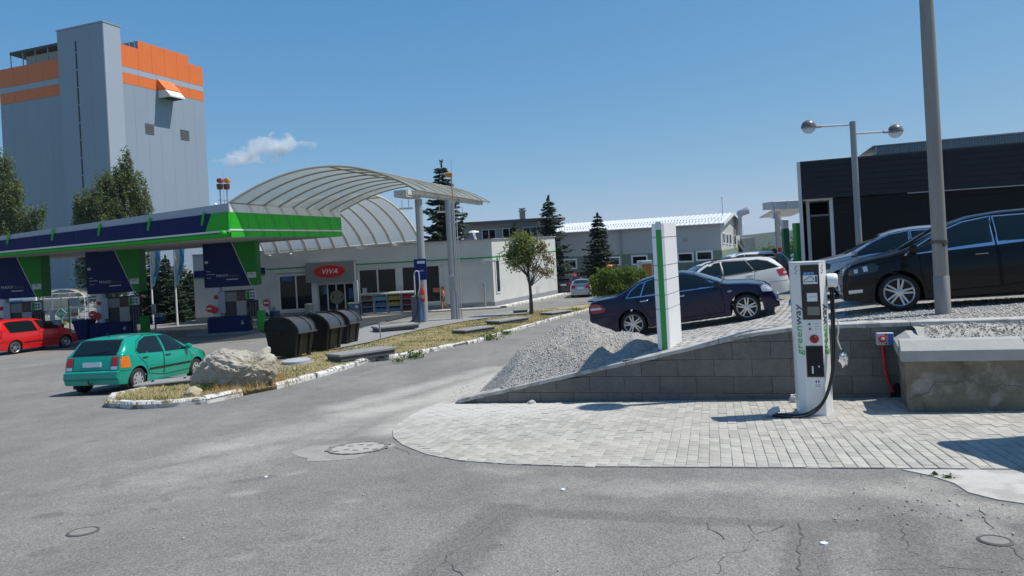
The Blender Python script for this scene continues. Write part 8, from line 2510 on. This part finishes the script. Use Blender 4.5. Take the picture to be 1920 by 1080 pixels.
# birch behind the canopy
Yb = 62; b_ = at(215, 600, Yb); base = (b_.x, Yb, gz(Yb))
L_ = lobepx([(232, 300, 14, 34), (222, 330, 32, 30), (200, 340, 22, 24), (250, 345, 24, 34), (212, 380, 50, 40), (170, 380, 22, 34), (262, 385, 18, 34), (150, 375, 12, 28), (215, 430, 55, 40), (165, 430, 26, 50), (262, 430, 20, 40), (215, 480, 50, 44), (170, 500, 22, 44), (200, 530, 36, 30)], Yb, base)
broad('birch_tree', 'tall weeping birch in front of the mill tower behind the canopy', 'tree', base, 0, L_, 52000, .21, m_birl, m_birch, .22, 4, .9, weep=1.5, nbr=22)
Yb = 58; b_ = at(5, 620, Yb); base = (b_.x, Yb, gz(Yb))
L_ = lobepx([(8, 305, 16, 34), (0, 345, 34, 44), (22, 375, 20, 40), (-30, 350, 40, 60), (0, 420, 42, 44), (-40, 430, 50, 50), (60, 400, 12, 24), (75, 385, 10, 14), (50, 425, 22, 30), (0, 480, 50, 50), (50, 500, 34, 40), (-20, 540, 50, 40)], Yb, base)
broad('birch_tree', 'birch at the left edge above the canopy fascia', 'tree', base, 0, L_, 46000, .21, m_birl, m_birch, .25, 4, .9, weep=1.3, nbr=20)
def spruce(label, px, Y, ytop, wpx, mat, fn=gfn, group='spruces', dens=1.0, cut=None, name='spruce_tree', seedy=0):
 p = at(px[0], px[1], Y); base = Vector((p.x, Y, fn(p.x, Y)))
 top = at(px[0] + (ytop - px[1]) * -.054 * -1 * 0 + 0, ytop, Y).z
 tip = at(px[0] - (px[1] - ytop) * .054, ytop, Y)
 H = top - base.z; Rm = wpx / 2 * Y / 1300
 t = thing(name, label, 'tree', tuple(base), 0, group)
 mb = MB(); taper([(0, 0, 0), (.02, 0, H * .5), (0, 0, H)], .018 * H + .05, .012, mb, 7); mb.obj('trunk', m_bark, t, smooth=60)
 cents = []; dirs = []
 z = .10 * H
 lev = 0
 while z < H * .985:
  f = 1 - z / H
  r = Rm * (f ** .82) * (1 + .14 * math.sin(lev * 2.1 + seedy)) + .04
  nb_ = max(4, int((7 + 5 * f) * dens))
  for k in range(nb_):
   a = 2 * math.pi * (k + rng.random() * .7) / nb_ + lev * .8
   rr = r * rng.uniform(.45, 1.22)
   nseg = max(4, int(rr / .09))
   dr = rng.uniform(.05, .5)
   for j in range(nseg):
    s_ = (j + 1) / nseg
    c = np.array([math.cos(a) * rr * s_, math.sin(a) * rr * s_, z - dr * rr * math.sin(s_ * 2.2) * .9 + .18 * rr * max(0, s_ - .75)])
    w_ = .22 * rr * (1 - s_ * .72) + .03
    for q in range(3):
     sd_ = rng.uniform(-1, 1) * w_
     cents.append(c + np.array([-math.sin(a) * sd_, math.cos(a) * sd_, -abs(sd_) * .35 + rng.uniform(-.05, .03)]))
     dirs.append((math.cos(a) * .8 - math.sin(a) * sd_ / w_ * .7, math.sin(a) * .8 + math.cos(a) * sd_ / w_ * .7, -.30))
  z += H * (.024 + .020 * f) * rng.uniform(.6, 1.4) / max(.8, dens); lev += 1
 for j in range(14): cents.append(np.array([rng.gauss(0, .03), rng.gauss(0, .03), H * (.95 + .05 * j / 13)])); dirs.append((rng.gauss(0, .3), rng.gauss(0, .3), 1))
 c = np.array(cents); d = np.array(dirs); d /= np.linalg.norm(d, axis=1, keepdims=True)
 n = len(c); w = np.cross(d, nr.randn(n, 3) * .35 + np.array([0, 0, 1])); w /= np.linalg.norm(w, axis=1, keepdims=True) + 1e-6
 s_ = (.20 + .016 * H) * nr.uniform(.7, 1.3, (n, 1)) * (.75 if H < 5 else 1)
 V = np.stack([c, c + d * s_ * .45 + w * s_ * .28, c + d * s_, c + d * s_ * .45 - w * s_ * .28], 1).reshape(-1, 3)
 link('crown', fastmesh('crown', V, np.arange(4 * n).reshape(-1, 4), mat), t)
 return t
spruce('tall dark spruce rising behind the round steel posts and shop roof', (842, 575), 60, 303, 155, m_spr2, dens=1.15)
spruce('spruce with pointed top between the older building and the white-roofed hall', (1038, 560), 66, 370, 110, m_spr2, seedy=2, dens=1.1)
spruce('dark spruce in front of the long hall, right of the pointed one', (1128, 555), 62, 402, 84, m_spr, seedy=4, dens=1.1)
spruce('bluish spruce tip peeping over the shop roof behind the young tree', (972, 560), 68, 421, 50, m_spr2, seedy=6)
for k, (x, yt, w_, Y, lab) in enumerate([(295, 468, 60, 54, 'tall spruce of the hedge row behind the left flag'), (316, 482, 56, 53, 'spruce of the hedge row between the two flags'), (342, 480, 50, 55, 'spruce of the hedge row right of the right flag'), (362, 510, 44, 54, 'shorter spruce of the hedge row beside the shop wall'), (272, 500, 50, 55, 'spruce of the hedge row partly behind the middle pylon'), (328, 520, 46, 52, 'low spruce of the hedge row in front of the right flag')]):
 spruce(lab, (x, 606), Y, yt, w_ * 1.7, m_spr if k % 2 else leafmat('hedge_needle', (.075, .088, .032), tr=.2), dens=1.0, seedy=k, group='spruce hedge behind the pumps')
# round bush before the hall
Yb = 47; b_ = at(1162, 548, Yb); base = (b_.x, Yb, gz(Yb))
L_ = lobepx([(1128, 528, 22, 22), (1150, 520, 24, 22), (1178, 520, 24, 22), (1200, 524, 18, 20), (1160, 538, 44, 18), (1125, 545, 18, 14), (1196, 540, 18, 16)], Yb, base)
broad('round_bush', 'round light green bush behind the boot of the navy saloon', 'bush', base, 0, L_, 24000, .14, m_bushl, m_bark, .10, .3, 0, nbr=20)
# young tree at the lane
tb = hit(997, 592); Yb = tb.y; base = (tb.x, Yb, gz(Yb) + .05)
L_ = lobepx([(972, 455, 18, 20), (962, 472, 16, 18), (985, 468, 20, 20), (968, 490, 18, 12), (990, 485, 14, 16), (1005, 455, 8, 14), (955, 485, 10, 8), (980, 448, 12, 10)], Yb, base)
yt_ = broad('young_tree', 'young small tree with ragged half-withered crown at the lane kerb', 'tree', base, 0, L_, 4600, .15, m_young, M('dark_bark', (.06, .05, .042), .95, bump=.6, bs=20), .11, 1.2, .2, lean=(-.05, 0), nbr=16, tuft=.8)
L2 = lobepx([(1020, 480, 12, 12), (1012, 505, 14, 12), (1028, 512, 10, 10), (1000, 500, 10, 10), (1030, 492, 8, 14), (1018, 462, 8, 10)], Yb, base)
cents = []
for l in L2:
 tw = nr.randn(16, 3) * .5 * np.array(l[3:6]) + np.array(l[:3])
 for p in tw: cents.append(p + nr.randn(14, 3) * .11)
V, F = leafquads(np.concatenate(cents), .13, 1, .3); link('crown', fastmesh('crown', V, F, m_brown), yt_)
mb = MB()
for l in L2: taper([(0, 0, 1.6), (l[0] * .5, l[1] * .5, 1.6 + (l[2] - 1.6) * .55), l[:3]], .04, .008, mb, 5)
mb.obj('limb', m_bark, yt_)
mb = MB(); mb.lathe([(.14, -.02), (.11, .3), (.10, 1.0)], 8); mb.obj('trunk', m_bark, yt_, smooth=50)
# weeds along the kerb and the bush at the boulder foot
m_weed = leafmat('weed_leaf', (.085, .135, .03), tr=.35)
for x, y, s_, lab in ((776, 673, .32, 'leafy green weed at the kerb foot below the long concrete lid'), (918, 638, .40, 'tall leafy weed at the kerb right of the nearer low lid'), (950, 628, .26, 'small weed on the kerb edge left of the young tree'), (1078, 584, .3, 'weed tuft at the far end of the whitewashed kerb'), (386, 742, .30, 'dark green weed at the foot of the big boulder'), (748, 681, .18, 'tiny weed at the broken kerb end'), (1062, 590, .26, 'weed tuft on the kerb top far along the lane'), (1778, 898, .03, 'low weed in the crack beside the pale concrete strip'), (1752, 893, .025, 'flat weed at the corner of the pavement and pale strip')):
 p = hit(x, y); n = int(90 + 400 * s_)
 c = nr.randn(n, 3) * np.array([s_ * .55, s_ * .3, s_ * .32]); c[:, 2] = abs(c[:, 2])
 V, F = leafquads(c, .012 + .20 * s_, .8, -.3, .55)
 t = thing('weed', lab, 'weed', (p.x, p.y, gz(p.y) + (.01 if y > 850 else .03)), 0, 'weeds along the kerb and pavement')
 link('leaves', fastmesh('leaves', V, F, m_weed), t)
 mb = MB()
 for k in range(6): mb.tube([(0, 0, -.02), (rng.uniform(-.3, .3) * s_, rng.uniform(-.2, .2) * s_, s_ * .5)], .004, 4)
 mb.obj('stem', m_weed, t)
# dry tall straw tuft round the boulder
def straw():
 V = []; F = []
 for k in range(1700):
  t = nr.rand(); x, y = 400 + 135 * t + nr.randn() * 6, 748 - 30 * t + nr.randn() * 5
  p = hit(x, y) if k % 13 == 0 or not V else None
  if p is not None: straw.p = p
  p = straw.p
  q = (p.x + nr.randn() * .12, p.y + nr.randn() * .09); z = gz(q[1]) + .08
  h = nr.uniform(.05, .19); a = nr.rand() * 6.28; w = .007
  dx, dy = math.cos(a), math.sin(a); b0 = len(V)
  V += [(q[0] - dy * w, q[1] + dx * w, z), (q[0] + dy * w, q[1] - dx * w, z), (q[0] + dx * h * .7, q[1] + dy * h * .7, z + h)]
  F.append((b0, b0 + 1, b0 + 2))
 o = link('straw', fastmesh('straw', V, F, leafmat('rusty_straw', (.38, .26, .125), tr=.3))); tag(o, 'rust coloured dry straw at the boulder foot', 'straw', kind='stuff')
straw()
# tree belt and roofs far behind the hall (right of the gable)
for k, (x, y, w_, h_, Y) in enumerate([(1475, 470, 10, 10, 130), (1490, 468, 12, 12, 120), (1440, 474, 12, 9, 150), (1415, 477, 12, 8, 160), (1505, 466, 12, 14, 110)]):
 p = at(x, y + h_, Y); base = (p.x, Y, p.z - 3)
 L_ = lobepx([(x, y, w_ * 1.3, h_), (x - w_ * .6, y + 3, w_, h_ * .8), (x + w_ * .6, y + 2, w_, h_ * .8)], Y, base)
 broad('distant_tree', ['distant rounded tree behind the white banner', 'distant tree between the two green gate posts', 'distant tree above the white high estate', 'distant tree near the hall gable, leftmost', 'distant tree beside the showroom corner'][k], 'tree', base, 0, L_, 2500, .5, m_bushl if k % 2 else m_birl, m_bark, .2, 1, group='distant trees beyond the car park', nbr=4)
# single small cloud: a real billow far away
def cloud():
 Y = 3000.0
 c0_ = at(475, 288, Y)
 t = thing('cloud', 'small white cloud drifting right of the mill tower', 'cloud', tuple(c0_))
 m = bpy.data.materials.new('cloud_vapour'); m.use_nodes = True
 nt = m.node_tree; N = nt.nodes; L = nt.links
 N.remove(N['Principled BSDF'])
 pv = N.new('ShaderNodeVolumePrincipled'); pv.inputs['Color'].default_value = (1, 1, 1, 1); pv.inputs['Anisotropy'].default_value = .3
 tc = N.new('ShaderNodeTexCoord')
 no = N.new('ShaderNodeTexNoise'); no.inputs['Scale'].default_value = .011; no.inputs['Detail'].default_value = 7; no.inputs['Roughness'].default_value = .62; L.new(tc.outputs['Object'], no.inputs['Vector'])
 r = N.new('ShaderNodeMapRange'); r.inputs['From Min'].default_value = .50; r.inputs['From Max'].default_value = .66; r.inputs['To Max'].default_value = .03; L.new(no.outputs['Fac'], r.inputs['Value'])
 L.new(r.outputs['Result'], pv.inputs['Density']); L.new(pv.outputs['Volume'], N['Material Output'].inputs['Volume'])
 s_ = Y / FPX
 for x, y, rx, rz in ((425, 302, 32, 12), (455, 291, 36, 18), (492, 281, 44, 26), (525, 268, 28, 24), (572, 273, 26, 9)):
  bm = bmesh.new(); bmesh.ops.create_icosphere(bm, subdivisions=3, radius=1)
  p = at(x, y, Y) - c0_
  for v in bm.verts:
   f = 1 + .25 * mnoise.noise(v.co * 1.7 + Vector((x, 0, 0)))
   v.co = Vector((v.co.x * rx * s_ * f, v.co.y * rx * s_ * .8 * f, v.co.z * rz * s_ * f)) + p
  me = bpy.data.meshes.new('billow'); bm.to_mesh(me); bm.free(); me.materials.append(m)
  o = link('billow', me, t)
 t['kind'] = 'stuff'
cloud()

# ------------------------------------------------------------------ summer haze: one closed box of thin air round everything
mb = MB(); mb.box((500, 2700, -12), (9400, 6900, 130))
hzm = bpy.data.materials.new('haze_air'); hzm.use_nodes = True
_n = hzm.node_tree.nodes; _n.remove(_n['Principled BSDF'])
_pv = _n.new('ShaderNodeVolumePrincipled'); _pv.inputs['Color'].default_value = (.80, .90, 1.0, 1); _pv.inputs['Density'].default_value = .00012; _pv.inputs['Anisotropy'].default_value = .2
hzm.node_tree.links.new(_pv.outputs['Volume'], _n['Material Output'].inputs['Volume'])
hz_o = mb.obj('haze', hzm); hz_o['kind'] = 'stuff'; hz_o['label'] = 'thin summer haze over the valley'
